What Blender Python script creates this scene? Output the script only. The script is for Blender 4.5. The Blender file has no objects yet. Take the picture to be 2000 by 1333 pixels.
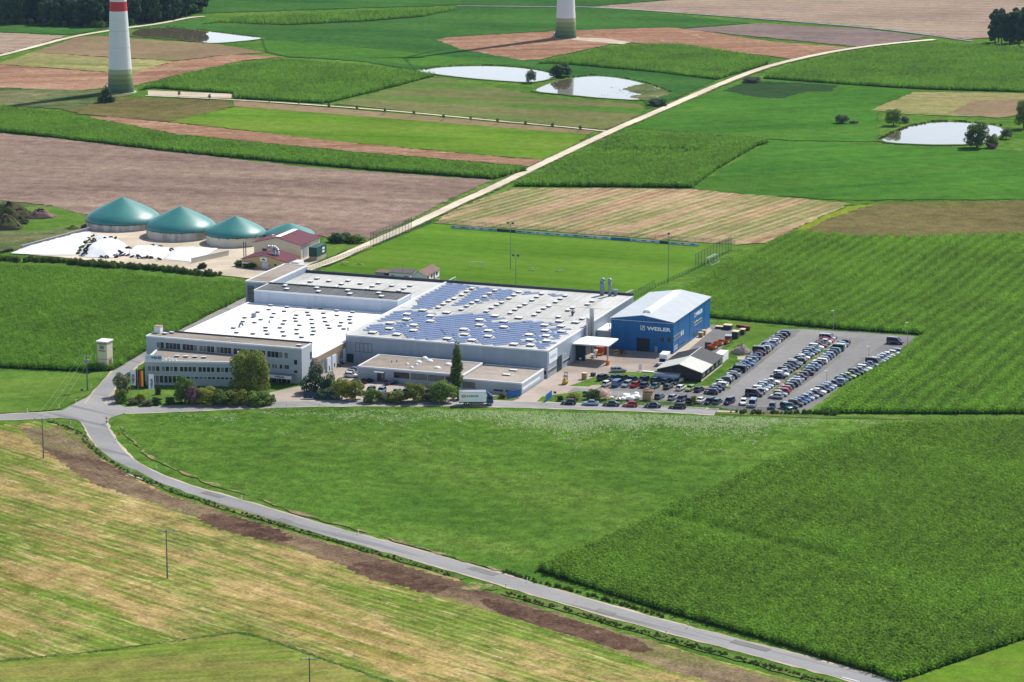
import bpy, bmesh, math, random
import numpy as np
from mathutils import Vector, Matrix
R = math.radians
random.seed(7)
SC = bpy.context.scene
COL = SC.collection

# ------------------------------------------------------------------ camera
CAM_H, CAM_Y, FPX, VHOR = 187.0, -800.0, 5600.0, -590.0
PITCH = math.atan((667 - VHOR) / FPX)
cam = bpy.data.cameras.new('camera')
cam.sensor_width = 36.0
cam.lens = 36.0 * FPX / 2000.0
cam.clip_start = 1.0
cam.clip_end = 12000.0
cam_ob = bpy.data.objects.new('camera', cam)
cam_ob.location = (0, CAM_Y, CAM_H)
cam_ob.rotation_euler = (math.pi / 2 - PITCH, 0, 0)
COL.objects.link(cam_ob)
SC.camera = cam_ob

# ------------------------------------------------------------------ light
SUN_AZ, SUN_EL = R(48.0), R(48.0)          # azimuth counted from +x towards +y
world = bpy.data.worlds.new('World')
SC.world = world
world.use_nodes = True
wn = world.node_tree.nodes
sky = wn.new('ShaderNodeTexSky')
sky.sky_type = 'NISHITA'
sky.sun_disc = False
sky.sun_elevation = SUN_EL
sky.sun_rotation = math.pi / 2 - SUN_AZ
sky.altitude = 400
sky.air_density = 1.0
sky.dust_density = 1.0
sky.ozone_density = 1.0
# white fair-weather cloud and summer haze, thickening towards the horizon on every side
def _m(op, a, b=None, c=None):
    n = wn.new('ShaderNodeMath'); n.operation = op
    for k, v_ in enumerate((a, b, c)):
        if v_ is None: continue
        if isinstance(v_, (int, float)): n.inputs[k].default_value = v_
        else: world.node_tree.links.new(v_, n.inputs[k])
    return n.outputs[0]
wl_ = world.node_tree.links.new
tcw = wn.new('ShaderNodeTexCoord'); sxw = wn.new('ShaderNodeSeparateXYZ'); wl_(tcw.outputs['Generated'], sxw.inputs[0])
elev = _m('MAXIMUM', sxw.outputs['Z'], 0.0)
den = _m('ADD', elev, 0.10)
cxy = wn.new('ShaderNodeCombineXYZ'); wl_(_m('DIVIDE', sxw.outputs['X'], den), cxy.inputs[0]); wl_(_m('DIVIDE', sxw.outputs['Y'], den), cxy.inputs[1])
cn = wn.new('ShaderNodeTexNoise'); cn.inputs['Scale'].default_value = 0.9; cn.inputs['Detail'].default_value = 6; cn.inputs['Roughness'].default_value = .55; wl_(cxy.outputs[0], cn.inputs['Vector'])
cr = wn.new('ShaderNodeMapRange'); cr.interpolation_type = 'SMOOTHSTEP'; cr.inputs[1].default_value = .56; cr.inputs[2].default_value = .74; cr.inputs[4].default_value = .6; wl_(cn.outputs['Fac'], cr.inputs[0])
hzn = _m('MULTIPLY', _m('POWER', 2.718, _m('MULTIPLY', elev, -5.8)), 1.0)
fac = _m('MINIMUM', _m('MAXIMUM', hzn, cr.outputs[0]), .92)
mxw = wn.new('ShaderNodeMix'); mxw.data_type = 'RGBA'; wl_(fac, mxw.inputs[0]); wl_(sky.outputs[0], mxw.inputs[6]); bwn = wn.new('ShaderNodeRGBToBW'); wl_(sky.outputs[0], bwn.inputs[0])
cc = wn.new('ShaderNodeCombineColor')
for k_, t_ in enumerate((.93, 1.0, 1.10)): wl_(_m('MULTIPLY', bwn.outputs[0], 3.2 * t_), cc.inputs[k_])
wl_(cc.outputs[0], mxw.inputs[7])
wl_(mxw.outputs[2], wn['Background'].inputs['Color'])
wn['Background'].inputs['Strength'].default_value = 0.10
sun = bpy.data.lights.new('sun', 'SUN')
sun.energy = 5.0
sun.angle = R(0.53)
sun.color = (1.0, 0.95, 0.86)
sun_ob = bpy.data.objects.new('sun', sun)
to_sun = Vector((math.cos(SUN_AZ) * math.cos(SUN_EL), math.sin(SUN_AZ) * math.cos(SUN_EL), math.sin(SUN_EL)))
sun_ob.rotation_euler = to_sun.to_track_quat('Z', 'Y').to_euler()
sun_ob.location = (200, 200, 300)
COL.objects.link(sun_ob)
SC.view_settings.view_transform = 'Standard'
SC.view_settings.look = 'None'
SC.view_settings.exposure = 0.28
SC.view_settings.gamma = 1.0
SC.view_settings.use_curve_mapping = False
SC.render.engine = 'CYCLES'

# ------------------------------------------------------------------ surveying: photo measurements -> metres on the ground
CP, SP = math.cos(PITCH), math.sin(PITCH)
ORG = np.array([0.0, CAM_Y, CAM_H])
def ray(u, v):
    w = 666.5 - v
    return np.array([u - 1000.0, FPX * CP + w * SP, -FPX * SP + w * CP])
def G(u, v, z=0.0):
    d = ray(u, v)
    p = ORG + d * ((z - CAM_H) / d[2])
    return p[:2]
PA = R(-19.8)                               # the works are laid out on one rotated grid
EX = np.array([math.cos(PA), math.sin(PA)])
EY = np.array([-math.sin(PA), math.cos(PA)])
PO = np.array([-47.89, 5.55])               # front left corner of the big hall
def L(u, v, z=0.0):                         # photo -> works grid
    p = G(u, v, z) - PO
    return float(p @ EX), float(p @ EY)
def W(x, y):                                # works grid -> world
    return PO + EX * x + EY * y
def wall_y(u, v, y):                        # photo -> (x, z) on the vertical plane y = const of the works grid
    d = ray(u, v); n = np.array([EY[0], EY[1], 0]); p = W(0, y)
    t = ((np.array([p[0], p[1], 0]) - ORG) @ n) / (d @ n)
    q = ORG + d * t
    return float((q[:2] - PO) @ EX), float(q[2])
def wall_x(u, v, x):
    d = ray(u, v); n = np.array([EX[0], EX[1], 0]); p = W(x, 0)
    t = ((np.array([p[0], p[1], 0]) - ORG) @ n) / (d @ n)
    q = ORG + d * t
    return float((q[:2] - PO) @ EY), float(q[2])

# ------------------------------------------------------------------ object helpers
LABELS = {}
def tag(o, label=None, cat=None, group=None, kind=None):
    if label:
        o['label'] = label
        LABELS.setdefault(label, []).append(o.name)
    if cat: o['category'] = cat
    if group: o['group'] = group
    if kind: o['kind'] = kind
    return o
def empty(name, loc, rz=0.0):
    o = bpy.data.objects.new(name, None)
    o.empty_display_size = 0.3
    o.location = loc; o.rotation_euler = (0, 0, rz)
    COL.objects.link(o)
    return o
def thing(name, label, cat, loc, rz=0.0, group=None):
    return tag(empty(name, loc, rz), label, cat, group)
def pthing(name, label, cat, x, y, z=0.0, group=None, rz=0.0):   # on the works grid
    p = W(x, y)
    return thing(name, label, cat, (p[0], p[1], z), PA + rz, group)
class MB:
    def __init__(s, o=(0, 0, 0)):
        s.v = []; s.f = []; s.m = []; s.o = o
    def add(s, vs, fs, m=0):
        b = len(s.v)
        s.v += [(p[0] - s.o[0], p[1] - s.o[1], p[2] - s.o[2]) for p in vs]
        s.f += [tuple(b + i for i in f) for f in fs]
        s.m += [m] * len(fs)
        return s
    def box(s, x0, y0, z0, x1, y1, z1, m=0):
        v = [(x0, y0, z0), (x1, y0, z0), (x1, y1, z0), (x0, y1, z0), (x0, y0, z1), (x1, y0, z1), (x1, y1, z1), (x0, y1, z1)]
        return s.add(v, [(3, 2, 1, 0), (4, 5, 6, 7), (0, 1, 5, 4), (1, 2, 6, 5), (2, 3, 7, 6), (3, 0, 4, 7)], m)
    def prism(s, pts, z0, z1, m=0):
        n = len(pts)
        zs0 = z0 if hasattr(z0, '__len__') else [z0] * n
        zs1 = z1 if hasattr(z1, '__len__') else [z1] * n
        a = sum(pts[i][0] * pts[(i + 1) % n][1] - pts[(i + 1) % n][0] * pts[i][1] for i in range(n))
        if a < 0:
            pts = pts[::-1]; zs0 = zs0[::-1]; zs1 = zs1[::-1]
        v = [(p[0], p[1], z) for p, z in zip(pts, zs0)] + [(p[0], p[1], z) for p, z in zip(pts, zs1)]
        f = [tuple(range(n - 1, -1, -1)), tuple(range(n, 2 * n))]
        f += [(i, (i + 1) % n, n + (i + 1) % n, n + i) for i in range(n)]
        return s.add(v, f, m)
    def xprism(s, prof, y0, y1, m=0):       # profile in x,z pushed along y
        n = len(prof)
        v = [(p[0], y0, p[1]) for p in prof] + [(p[0], y1, p[1]) for p in prof]
        f = [tuple(range(n)), tuple(range(2 * n - 1, n - 1, -1))]
        f += [((i + 1) % n, i, n + i, n + (i + 1) % n) for i in range(n)]
        return s.add(v, f, m)
    def tube(s, p, q, r0, r1=None, n=8, m=0):
        r1 = r0 if r1 is None else r1
        p = Vector(p); q = Vector(q); d = (q - p)
        if d.length < 1e-6: return s
        d.normalize()
        a = d.orthogonal().normalized(); b = d.cross(a)
        v = []
        for c, r in ((p, r0), (q, r1)):
            for i in range(n):
                t = 2 * math.pi * i / n
                v.append(tuple(c + a * (r * math.cos(t)) + b * (r * math.sin(t))))
        f = [tuple(range(n - 1, -1, -1)), tuple(range(n, 2 * n))]
        f += [(i, (i + 1) % n, n + (i + 1) % n, n + i) for i in range(n)]
        return s.add(v, f, m)
    def lathe(s, prof, c=(0, 0), n=32, m=0):    # prof: (r, z)
        v = []; f = []
        for r, z in prof:
            for i in range(n):
                t = 2 * math.pi * i / n
                v.append((c[0] + r * math.cos(t), c[1] + r * math.sin(t), z))
        for k in range(len(prof) - 1):
            for i in range(n):
                j = (i + 1) % n
                f.append((k * n + i, k * n + j, (k + 1) * n + j, (k + 1) * n + i))
        return s.add(v, f, m)
    def loft(s, rings, m=0):
        n = len(rings[0]); v = [p for r in rings for p in r]; f = []
        for k in range(len(rings) - 1):
            for i in range(n):
                j = (i + 1) % n
                f.append((k * n + i, k * n + j, (k + 1) * n + j, (k + 1) * n + i))
        f.append(tuple(range(n - 1, -1, -1))); b = (len(rings) - 1) * n
        f.append(tuple(range(b, b + n)))
        return s.add(v, f, m)
    def mesh(s, name, mats, smooth=False):
        me = bpy.data.meshes.new(name)
        me.from_pydata(s.v, [], s.f)
        for m in (mats if isinstance(mats, (list, tuple)) else [mats]): me.materials.append(m)
        me.polygons.foreach_set('material_index', s.m)
        if smooth: me.polygons.foreach_set('use_smooth', [True] * len(s.f))
        me.update()
        return me
    def build(s, name, mats, parent=None, smooth=False, loc=None):
        return link(name, s.mesh(name, mats, smooth), parent, loc)
def link(name, me, parent=None, loc=None, rz=None):
    o = bpy.data.objects.new(name, me)
    COL.objects.link(o)
    if parent is not None: o.parent = parent
    if loc is not None: o.location = loc
    if rz is not None: o.rotation_euler = (0, 0, rz)
    return o
def text_mesh(s, width, height, mat, depth=0.05, bold=0.0, spacing=1.0):
    cu = bpy.data.curves.new('lettering', 'FONT')
    cu.body = s; cu.size = 1.0; cu.extrude = 0.02; cu.offset = bold; cu.space_character = spacing
    ob = bpy.data.objects.new('lettering', cu)
    me = bpy.data.meshes.new_from_object(ob)
    co = np.empty(len(me.vertices) * 3); me.vertices.foreach_get('co', co); co = co.reshape(-1, 3)
    mn = co.min(0); mx = co.max(0)
    co = (co - mn) / np.maximum(mx - mn, 1e-6) * np.array([width, height, depth])
    me.vertices.foreach_set('co', co.ravel()); me.update()
    me.materials.clear(); me.materials.append(mat)
    bpy.data.objects.remove(ob)
    return me
def put_text(s, x, y, z, width, height, mat, parent, facing='front', depth=0.05, bold=0.02, name='lettering', o=(0, 0, 0)):
    me = text_mesh(s, width, height, mat, depth, bold)
    ob = link(name, me, parent, (x - o[0], y - o[1], z - o[2]))
    ob.rotation_euler = {'front': (math.pi / 2, 0, 0), 'right': (math.pi / 2, 0, math.pi / 2), 'left': (math.pi / 2, 0, -math.pi / 2)}[facing]
    return ob

# ------------------------------------------------------------------ materials
def nodes(name):
    m = bpy.data.materials.new(name); m.use_nodes = True
    nt = m.node_tree
    return m, nt, nt.nodes['Principled BSDF']
def mix_rgb(nt, fac, a, b, mode='MIX'):
    n = nt.nodes.new('ShaderNodeMix'); n.data_type = 'RGBA'; n.blend_type = mode
    for sock, val in ((n.inputs[0], fac), (n.inputs[6], a), (n.inputs[7], b)):
        if isinstance(val, (int, float)): sock.default_value = val
        elif isinstance(val, tuple): sock.default_value = (*val[:3], 1)
        else: nt.links.new(val, sock)
    return n.outputs[2]
def noise(nt, vec, scale, detail=3, rough=0.55, dist=0.0):
    n = nt.nodes.new('ShaderNodeTexNoise')
    n.inputs['Scale'].default_value = scale; n.inputs['Detail'].default_value = detail
    n.inputs['Roughness'].default_value = rough; n.inputs['Distortion'].default_value = dist
    if vec is not None: nt.links.new(vec, n.inputs['Vector'])
    return n.outputs['Fac']
def ramp(nt, fac, stops):
    n = nt.nodes.new('ShaderNodeValToRGB')
    e = n.color_ramp.elements
    while len(e) > 1: e.remove(e[-1])
    for i, (p, c) in enumerate(stops):
        if i == 0: k = e[0]; k.position = p
        else: k = e.new(p)
        c = c if isinstance(c, tuple) else (c, c, c)
        k.color = (*c[:3], 1)
    nt.links.new(fac, n.inputs[0])
    return n.outputs[0]
def math_n(nt, op, a, b=None, c=None):
    n = nt.nodes.new('ShaderNodeMath'); n.operation = op
    for s, v in zip(n.inputs, (a, b, c)):
        if v is None: continue
        if isinstance(v, (int, float)): s.default_value = v
        else: nt.links.new(v, s)
    return n.outputs[0]
def bump(nt, bs, h, strength=0.3, dist=0.2):
    n = nt.nodes.new('ShaderNodeBump')
    n.inputs['Strength'].default_value = strength; n.inputs['Distance'].default_value = dist
    nt.links.new(h, n.inputs['Height']); nt.links.new(n.outputs[0], bs.inputs['Normal'])
def worldpos(nt, ang=0.0, scale=(1, 1, 1)):
    g = nt.nodes.new('ShaderNodeNewGeometry'); mp = nt.nodes.new('ShaderNodeMapping')
    mp.vector_type = 'POINT'
    r = nt.nodes.new('ShaderNodeVectorRotate'); r.rotation_type = 'Z_AXIS'; r.inputs['Angle'].default_value = -ang
    nt.links.new(g.outputs['Position'], r.inputs['Vector'])
    mp.inputs['Scale'].default_value = scale
    nt.links.new(r.outputs[0], mp.inputs['Vector'])
    return mp.outputs[0]
MATS = {}
def pm(name, col, rough=0.7, metal=0.0, var=0.18, scale=0.8, spec=0.22, bmp=0.0, coords='Object', coat=0.0, col2=None):
    if name in MATS: return MATS[name]
    m, nt, bs = nodes(name)
    tc = nt.nodes.new('ShaderNodeTexCoord')
    v = tc.outputs[coords] if coords != 'World' else worldpos(nt)
    n1 = noise(nt, v, scale, 4, 0.6)
    n2 = noise(nt, v, scale * 9, 2, 0.6)
    f = math_n(nt, 'ADD', math_n(nt, 'MULTIPLY', n1, 0.65), math_n(nt, 'MULTIPLY', n2, 0.35))
    a = tuple(c * (1 - var) for c in col); b = tuple(min(1, c * (1 + var)) for c in (col2 or col))
    c = ramp(nt, f, [(0.3, a), (0.7, b)])
    nt.links.new(c, bs.inputs['Base Color'])
    bs.inputs['Roughness'].default_value = rough; bs.inputs['Metallic'].default_value = metal
    bs.inputs['Specular IOR Level'].default_value = spec
    if coat: bs.inputs['Coat Weight'].default_value = coat; bs.inputs['Coat Roughness'].default_value = 0.05
    if bmp: bump(nt, bs, f, bmp, 0.05)
    MATS[name] = m
    return m
def clad(name, col, axis='x', pitch=0.3, rough=0.45, metal=0.0, var=0.06, depth=0.3):
    """profiled sheet cladding: real ribs are a few centimetres, so the relief sits in the bump"""
    m, nt, bs = nodes(name)
    tc = nt.nodes.new('ShaderNodeTexCoord'); v = tc.outputs['Object']
    sx = nt.nodes.new('ShaderNodeSeparateXYZ'); nt.links.new(v, sx.inputs[0])
    co = math_n(nt, 'ADD', sx.outputs['X'], sx.outputs['Y'])
    w = math_n(nt, 'PINGPONG', co, pitch / 2)
    w = math_n(nt, 'MULTIPLY', w, 2 / pitch)
    n1 = noise(nt, v, 0.35, 4, 0.6)
    pn = math_n(nt, 'FLOOR', math_n(nt, 'MULTIPLY', co, 1 / 1.1))
    wn_ = nt.nodes.new('ShaderNodeTexWhiteNoise'); wn_.noise_dimensions = '1D'; nt.links.new(pn, wn_.inputs['W'])
    f = math_n(nt, 'ADD', math_n(nt, 'MULTIPLY', n1, 0.6), math_n(nt, 'MULTIPLY', wn_.outputs['Value'], 0.4))
    c = ramp(nt, f, [(0.25, tuple(k * (1 - var) for k in col)), (0.75, tuple(min(1, k * (1 + var)) for k in col))])
    nt.links.new(c, bs.inputs['Base Color'])
    bs.inputs['Roughness'].default_value = rough; bs.inputs['Metallic'].default_value = metal
    bs.inputs['Specular IOR Level'].default_value = .2
    bump(nt, bs, w, depth, 0.04)
    return m
def field_mat(name, cols, ang=0.0, stretch=8.0, big=0.02, fine=1.0, rows=None, fvar=0.45, bmp=0.6, streak=None, speck=None, lo=0.36, hi=0.64, tram=None):
    """farmland: large patches drawn out along the working direction, rows, and a fine speckle"""
    m, nt, bs = nodes(name)
    v = worldpos(nt, ang, (1.0 / stretch, 1, 1)); v1 = worldpos(nt, ang)
    nb = noise(nt, v, big, 5, 0.62, 0.3)
    n = len(cols)
    c = ramp(nt, nb, [(lo + (hi - lo) * i / max(1, n - 1), cols[i]) for i in range(n)])
    h = noise(nt, v1, fine * 1.3, 4, 0.8)
    h2 = noise(nt, v1, fine * 0.22, 3, 0.6)
    for st in ([] if not streak else streak if isinstance(streak, list) else [streak]):   # (colour, scale, stretch, lo, hi): drawn-out strips of another colour
        vs = worldpos(nt, ang, (1.0 / st[2], 1, 1))
        sn = noise(nt, vs, st[1], 4, 0.6)
        c = mix_rgb(nt, ramp(nt, sn, [(st[3], 0.0), (st[4], 1.0)]), c, st[0])
    if rows:                                # (spacing, colour, strength)
        sx = nt.nodes.new('ShaderNodeSeparateXYZ'); nt.links.new(v1, sx.inputs[0])
        yy = math_n(nt, 'ADD', sx.outputs['Y'], math_n(nt, 'MULTIPLY', nb, 6.0))
        w = math_n(nt, 'PINGPONG', yy, rows[0] / 2)
        w = math_n(nt, 'MULTIPLY', w, 2.0 / rows[0])
        w = math_n(nt, 'MULTIPLY', ramp(nt, w, [(0.45, 0.0), (0.8, 1.0)]), math_n(nt, 'MULTIPLY', ramp(nt, noise(nt, v, big * 3, 3), [(0.35, 0.15), (0.6, 1.0)]), rows[2]))
        c = mix_rgb(nt, w, c, rows[1])
    if speck:                               # (colour, scale, lo, hi)
        c = mix_rgb(nt, ramp(nt, noise(nt, v1, speck[1], 4, 0.7), [(speck[2], 0.0), (speck[3], 1.0)]), c, speck[0])
    if tram:                                # (spacing, colour, strength): pairs of wheel tracks
        sx2 = nt.nodes.new('ShaderNodeSeparateXYZ'); nt.links.new(v1, sx2.inputs[0])
        yy = math_n(nt, 'ADD', sx2.outputs['Y'], math_n(nt, 'MULTIPLY', noise(nt, v1, .006, 2), 30.0))
        t_ = math_n(nt, 'PINGPONG', yy, tram[0] / 2)
        c = mix_rgb(nt, math_n(nt, 'MULTIPLY', ramp(nt, math_n(nt, 'MULTIPLY', t_, 1 / 2.4), [(.25, 0.0), (.33, 1.0), (.66, 1.0), (.75, 0.0)]), tram[2]), c, tram[1])
    f = math_n(nt, 'ADD', math_n(nt, 'MULTIPLY', h, 0.6), math_n(nt, 'MULTIPLY', h2, 0.4))
    lg = noise(nt, v1, .013, 4, .6)
    c = mix_rgb(nt, 1.0, c, math_n(nt, 'MULTIPLY_ADD', ramp(nt, lg, [(.32, 0.0), (.68, 1.0)]), .34, .83), 'MULTIPLY')
    g = math_n(nt, 'MULTIPLY_ADD', ramp(nt, f, [(0.37, 0.0), (0.63, 1.0)]), 2 * fvar, 1 - fvar)
    c = mix_rgb(nt, 1.0, c, g, 'MULTIPLY')
    nt.links.new(c, bs.inputs['Base Color'])
    bs.inputs['Roughness'].default_value = 0.95
    bs.inputs['Specular IOR Level'].default_value = 0.0
    if bmp: bump(nt, bs, h, bmp, 0.25)
    return m
# ================================================================== THE SETTING
_sheet_n = [0]
def next_z():
    _sheet_n[0] += 1
    return 0.004 * _sheet_n[0]
def to_xy(pts):
    return [G(*p) if len(p) == 3 else G(p[0], p[1]) for p in pts]
def roughen(xy, jit, step, closed=True, seed=1):
    rnd = random.Random(seed)
    out = []
    n = len(xy)
    for i in range(n if closed else n - 1):
        a = np.array(xy[i]); b = np.array(xy[(i + 1) % n])
        d = np.linalg.norm(b - a)
        if d < 1e-6: continue
        k = max(1, int(d / step))
        nrm = np.array([-(b - a)[1], (b - a)[0]]) / d
        for j in range(k):
            p = a + (b - a) * (j / k)
            out.append(p + nrm * rnd.uniform(-jit, jit))
    if not closed: out.append(np.array(xy[-1]))
    return out
def smooth_line(xy, it=2, closed=False):
    xy = [np.array(p) for p in xy]
    for _ in range(it):
        o = [] if closed else [xy[0]]
        n = len(xy)
        for i in range(n if closed else n - 1):
            a, b = xy[i], xy[(i + 1) % n]
            o += [a * .75 + b * .25, a * .25 + b * .75]
        if not closed: o.append(xy[-1])
        xy = o
    return xy
def sheet(name, pts, mat, jit=0.35, step=3.0, z=None, xy=None, round_=0, kind='structure'):
    xy = xy if xy is not None else to_xy(pts)
    if round_: xy = smooth_line(xy, round_, True)
    if jit: xy = roughen(xy, jit, step, True, len(name) + _sheet_n[0])
    a = sum(xy[i][0] * xy[(i + 1) % len(xy)][1] - xy[(i + 1) % len(xy)][0] * xy[i][1] for i in range(len(xy)))
    if a < 0: xy = xy[::-1]
    z = next_z() if z is None else z
    me = bpy.data.meshes.new(name)
    me.from_pydata([(p[0], p[1], z) for p in xy], [], [tuple(range(len(xy)))])
    me.materials.append(mat); me.update()
    return tag(link(name, me), kind=kind)
def ribbon(name, pts, width, mat, jit=0.12, smooth=2, xy=None, z=None, step=2.5):
    c = xy if xy is not None else to_xy(pts)
    c = smooth_line(c, smooth)
    c = roughen(c, 0.0, step, False)
    rnd = random.Random(len(name) * 31 + _sheet_n[0])
    z = next_z() if z is None else z
    v = []; f = []
    n = len(c)
    wid = width if hasattr(width, '__len__') else [width, width]
    for i in range(n):
        t = c[min(i + 1, n - 1)] - c[max(i - 1, 0)]
        t = t / np.linalg.norm(t); nn = np.array([-t[1], t[0]])
        w = wid[0] + (wid[1] - wid[0]) * i / (n - 1)
        for s in (1, -1):
            p = c[i] + nn * s * (w / 2 + rnd.uniform(-jit, jit))
            v.append((p[0], p[1], z))
    f = [(2 * i, 2 * i + 1, 2 * i + 3, 2 * i + 2) for i in range(n - 1)]
    me = bpy.data.meshes.new(name); me.from_pydata(v, [], f); me.materials.append(mat); me.update()
    return tag(link(name, me), kind='structure'), c

# ---- surfaces
M_meadow = field_mat('meadow grass', [(.052, .120, .017), (.073, .150, .021), (.10, .172, .030)], R(-20), 2.5, .035, 1.1, fvar=.6, speck=((.17, .20, .08), .5, .67, .80))
M_grass = field_mat('short grass', [(.066, .138, .020), (.088, .165, .026), (.115, .182, .034)], R(20), 2, .05, 1.4, fvar=.3)
M_lawn = field_mat('mown lawn', [(.075, .160, .016), (.088, .185, .018), (.115, .195, .026)], R(-20), 14, .05, 1.2, fvar=.18, rows=(11, (.10, .20, .022), .5))
M_rough = field_mat('rough grass', [(.05, .09, .028), (.10, .125, .05), (.16, .15, .075)], R(10), 3, .05, .6, fvar=.5)
M_asph = field_mat('asphalt', [(.15, .147, .148), (.18, .176, .172), (.205, .198, .19)], R(-20), 3, .06, 2.2, fvar=.10, bmp=.15)
M_asph_dark = field_mat('asphalt patch', [(.155, .155, .16), (.19, .19, .19)], R(-20), 3, .08, 2.2, fvar=.12, bmp=.15)
M_road = field_mat('road asphalt', [(.225, .227, .235), (.262, .262, .266), (.29, .287, .283)], R(-40), 10, .05, 1.6, fvar=.08, bmp=.1, streak=((.19, .19, .195), .25, 30, .56, .64))
M_lane = field_mat('car park lane', [(.205, .202, .203), (.232, .227, .225), (.255, .248, .243)], R(70), 6, .06, 1.8, fvar=.09, bmp=.1)
M_pave = field_mat('concrete pavers', [(.29, .245, .215), (.36, .305, .265), (.41, .35, .31)], R(-20), 2, .07, 1.2, fvar=.10, bmp=.15)
M_track = field_mat('gravel track', [(.50, .43, .33), (.58, .51, .40), (.63, .56, .45)], R(42), 12, .06, 1.2, fvar=.10, bmp=.2)
M_gravel = field_mat('pale gravel', [(.38, .31, .235), (.46, .385, .30), (.51, .44, .355)], 0, 2, .12, 1.4, fvar=.14, bmp=.3)
M_conc = field_mat('pale concrete yard', [(.40, .335, .255), (.48, .41, .325), (.55, .48, .39)], R(15), 2, .07, .8, fvar=.08, bmp=.1)
M_brown = field_mat('bare brown soil', [(.172, .120, .098), (.212, .150, .122), (.245, .178, .14)], R(-13), 9, .03, .8, fvar=.4, streak=((.26, .205, .15), .06, 14, .55, .72), tram=(24, (.26, .20, .155), .5))
M_red = field_mat('red harrowed soil', [(.19, .092, .056), (.235, .125, .080), (.29, .175, .12)], R(12), 14, .05, 1.0, rows=(4, (.39, .265, .17), .8), fvar=.34, speck=((.36, .27, .19), .09, .58, .70))
M_tan = field_mat('pale stubble', [(.235, .17, .13), (.27, .20, .155), (.255, .205, .14)], R(-10), 6, .012, .7, fvar=.24, tram=(14, (.40, .33, .24), .6))
M_purple = field_mat('grey brown ploughland', [(.17, .128, .115), (.205, .155, .14)], R(-15), 10, .04, .8, fvar=.25, tram=(12, (.15, .11, .10), .6))
M_olive = field_mat('olive stubble', [(.20, .155, .085), (.235, .165, .105), (.17, .165, .06)], R(-8), 7, .03, .9, fvar=.22)
M_straw = field_mat('straw rows', [(.12, .16, .04), (.24, .215, .09), (.15, .18, .045)], R(-12), 8, .05, .9, rows=(4, (.36, .30, .165), .7), fvar=.32)
M_stripe = field_mat('striped stubble', [(.24, .15, .085), (.33, .235, .14), (.145, .17, .055), (.30, .20, .11)], R(58), 12, .06, .9, rows=(3.8, (.44, .35, .22), .6), fvar=.34, speck=((.34, .26, .15), .12, .58, .72))
M_bright = field_mat('bright young crop', [(.066, .152, .014), (.098, .188, .017), (.125, .20, .028)], R(-10), 6, .03, 1.0, fvar=.28, tram=(15, (.15, .16, .04), .5))
M_dgreen = field_mat('deep green crop', [(.031, .095, .020), (.040, .113, .022), (.052, .126, .025)], R(-15), 5, .03, 1.0, fvar=.32, tram=(21, (.08, .11, .04), .5))
M_mgreen = field_mat('mid green crop', [(.038, .122, .016), (.049, .142, .017), (.064, .156, .021)], R(18), 9, .03, .8, fvar=.3, rows=(16, (.064, .156, .022), .5), tram=(18, (.09, .13, .04), .6))
M_mowed = field_mat('mown meadow', [(.085, .15, .03), (.15, .14, .06), (.07, .15, .024)], R(-14), 9, .03, .8, fvar=.28)
M_blackgreen = field_mat('dark plot', [(.028, .058, .022), (.036, .075, .026)], R(20), 5, .05, .9, fvar=.3)
M_yellow = field_mat('yellow strip', [(.13, .19, .018), (.18, .21, .025)], R(45), 3, .1, .9, fvar=.35)
M_oliveD = field_mat('dry bean field', [(.105, .098, .036), (.135, .11, .048), (.105, .11, .030)], R(-8), 5, .04, .7, fvar=.4, rows=(3.0, (.10, .09, .035), .5))
M_stub = field_mat('striped cut stubble', [(.125, .16, .028), (.20, .15, .052), (.10, .148, .022), (.31, .225, .095), (.165, .145, .036), (.098, .15, .020)], R(-43), 6, .06, 1.0, fvar=.5,
                   rows=(2.2, (.41, .32, .155), .38), streak=[((.105, .170, .022), .05, 4.5, .48, .60), ((.40, .32, .165), .55, 7, .57, .70), ((.085, .145, .018), .42, 5, .58, .68), ((.24, .165, .075), .3, 8, .60, .70)], speck=((.38, .295, .14), .16, .62, .74), lo=.28, hi=.72)
M_stub2 = field_mat('cut stubble corner', [(.125, .18, .025), (.19, .18, .052), (.11, .175, .022)], R(12), 9, .05, .8, fvar=.36, rows=(3, (.25, .225, .08), .4))
M_plough = field_mat('ploughed clods', [(.098, .062, .044), (.145, .100, .066), (.195, .150, .09), (.14, .145, .045)], R(-40), 5, .05, 1.1, fvar=.55, bmp=1.0, rows=(1.3, (.20, .145, .09), .5))
M_plough2 = field_mat('fresh dark clods', [(.070, .040, .031), (.096, .058, .042), (.125, .082, .055)], R(-40), 4, .08, 1.1, fvar=.55, bmp=1.2, speck=((.14, .095, .06), .3, .52, .62))
M_dirt = field_mat('bare dirt', [(.26, .19, .12), (.33, .25, .165)], 0, 3, .1, .9, fvar=.3, speck=((.085, .145, .025), .22, .44, .54))
M_verge = field_mat('verge grass', [(.050, .10, .02), (.09, .14, .035), (.15, .16, .06)], R(-40), 5, .08, 1.0, fvar=.45)
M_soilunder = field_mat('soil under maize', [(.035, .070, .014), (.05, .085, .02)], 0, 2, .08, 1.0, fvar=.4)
M_marking = pm('road paint', (.72, .72, .70), .7, coords='World', scale=2)

# ---- ground sheet reaching the horizon
gm = MB()
xs = [-6000, -1500, -400, 400, 1500, 6000]; ys = [-1400, -500, 0, 700, 2000, 7000]
gv = [(x, y, 0) for y in ys for x in xs]; gf = []
for j in range(5):
    for i in range(5):
        a = j * 6 + i; gf.append((a, a + 1, a + 7, a + 6))
gm.add(gv, gf)
tag(gm.build('ground', M_meadow), kind='structure')

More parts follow.
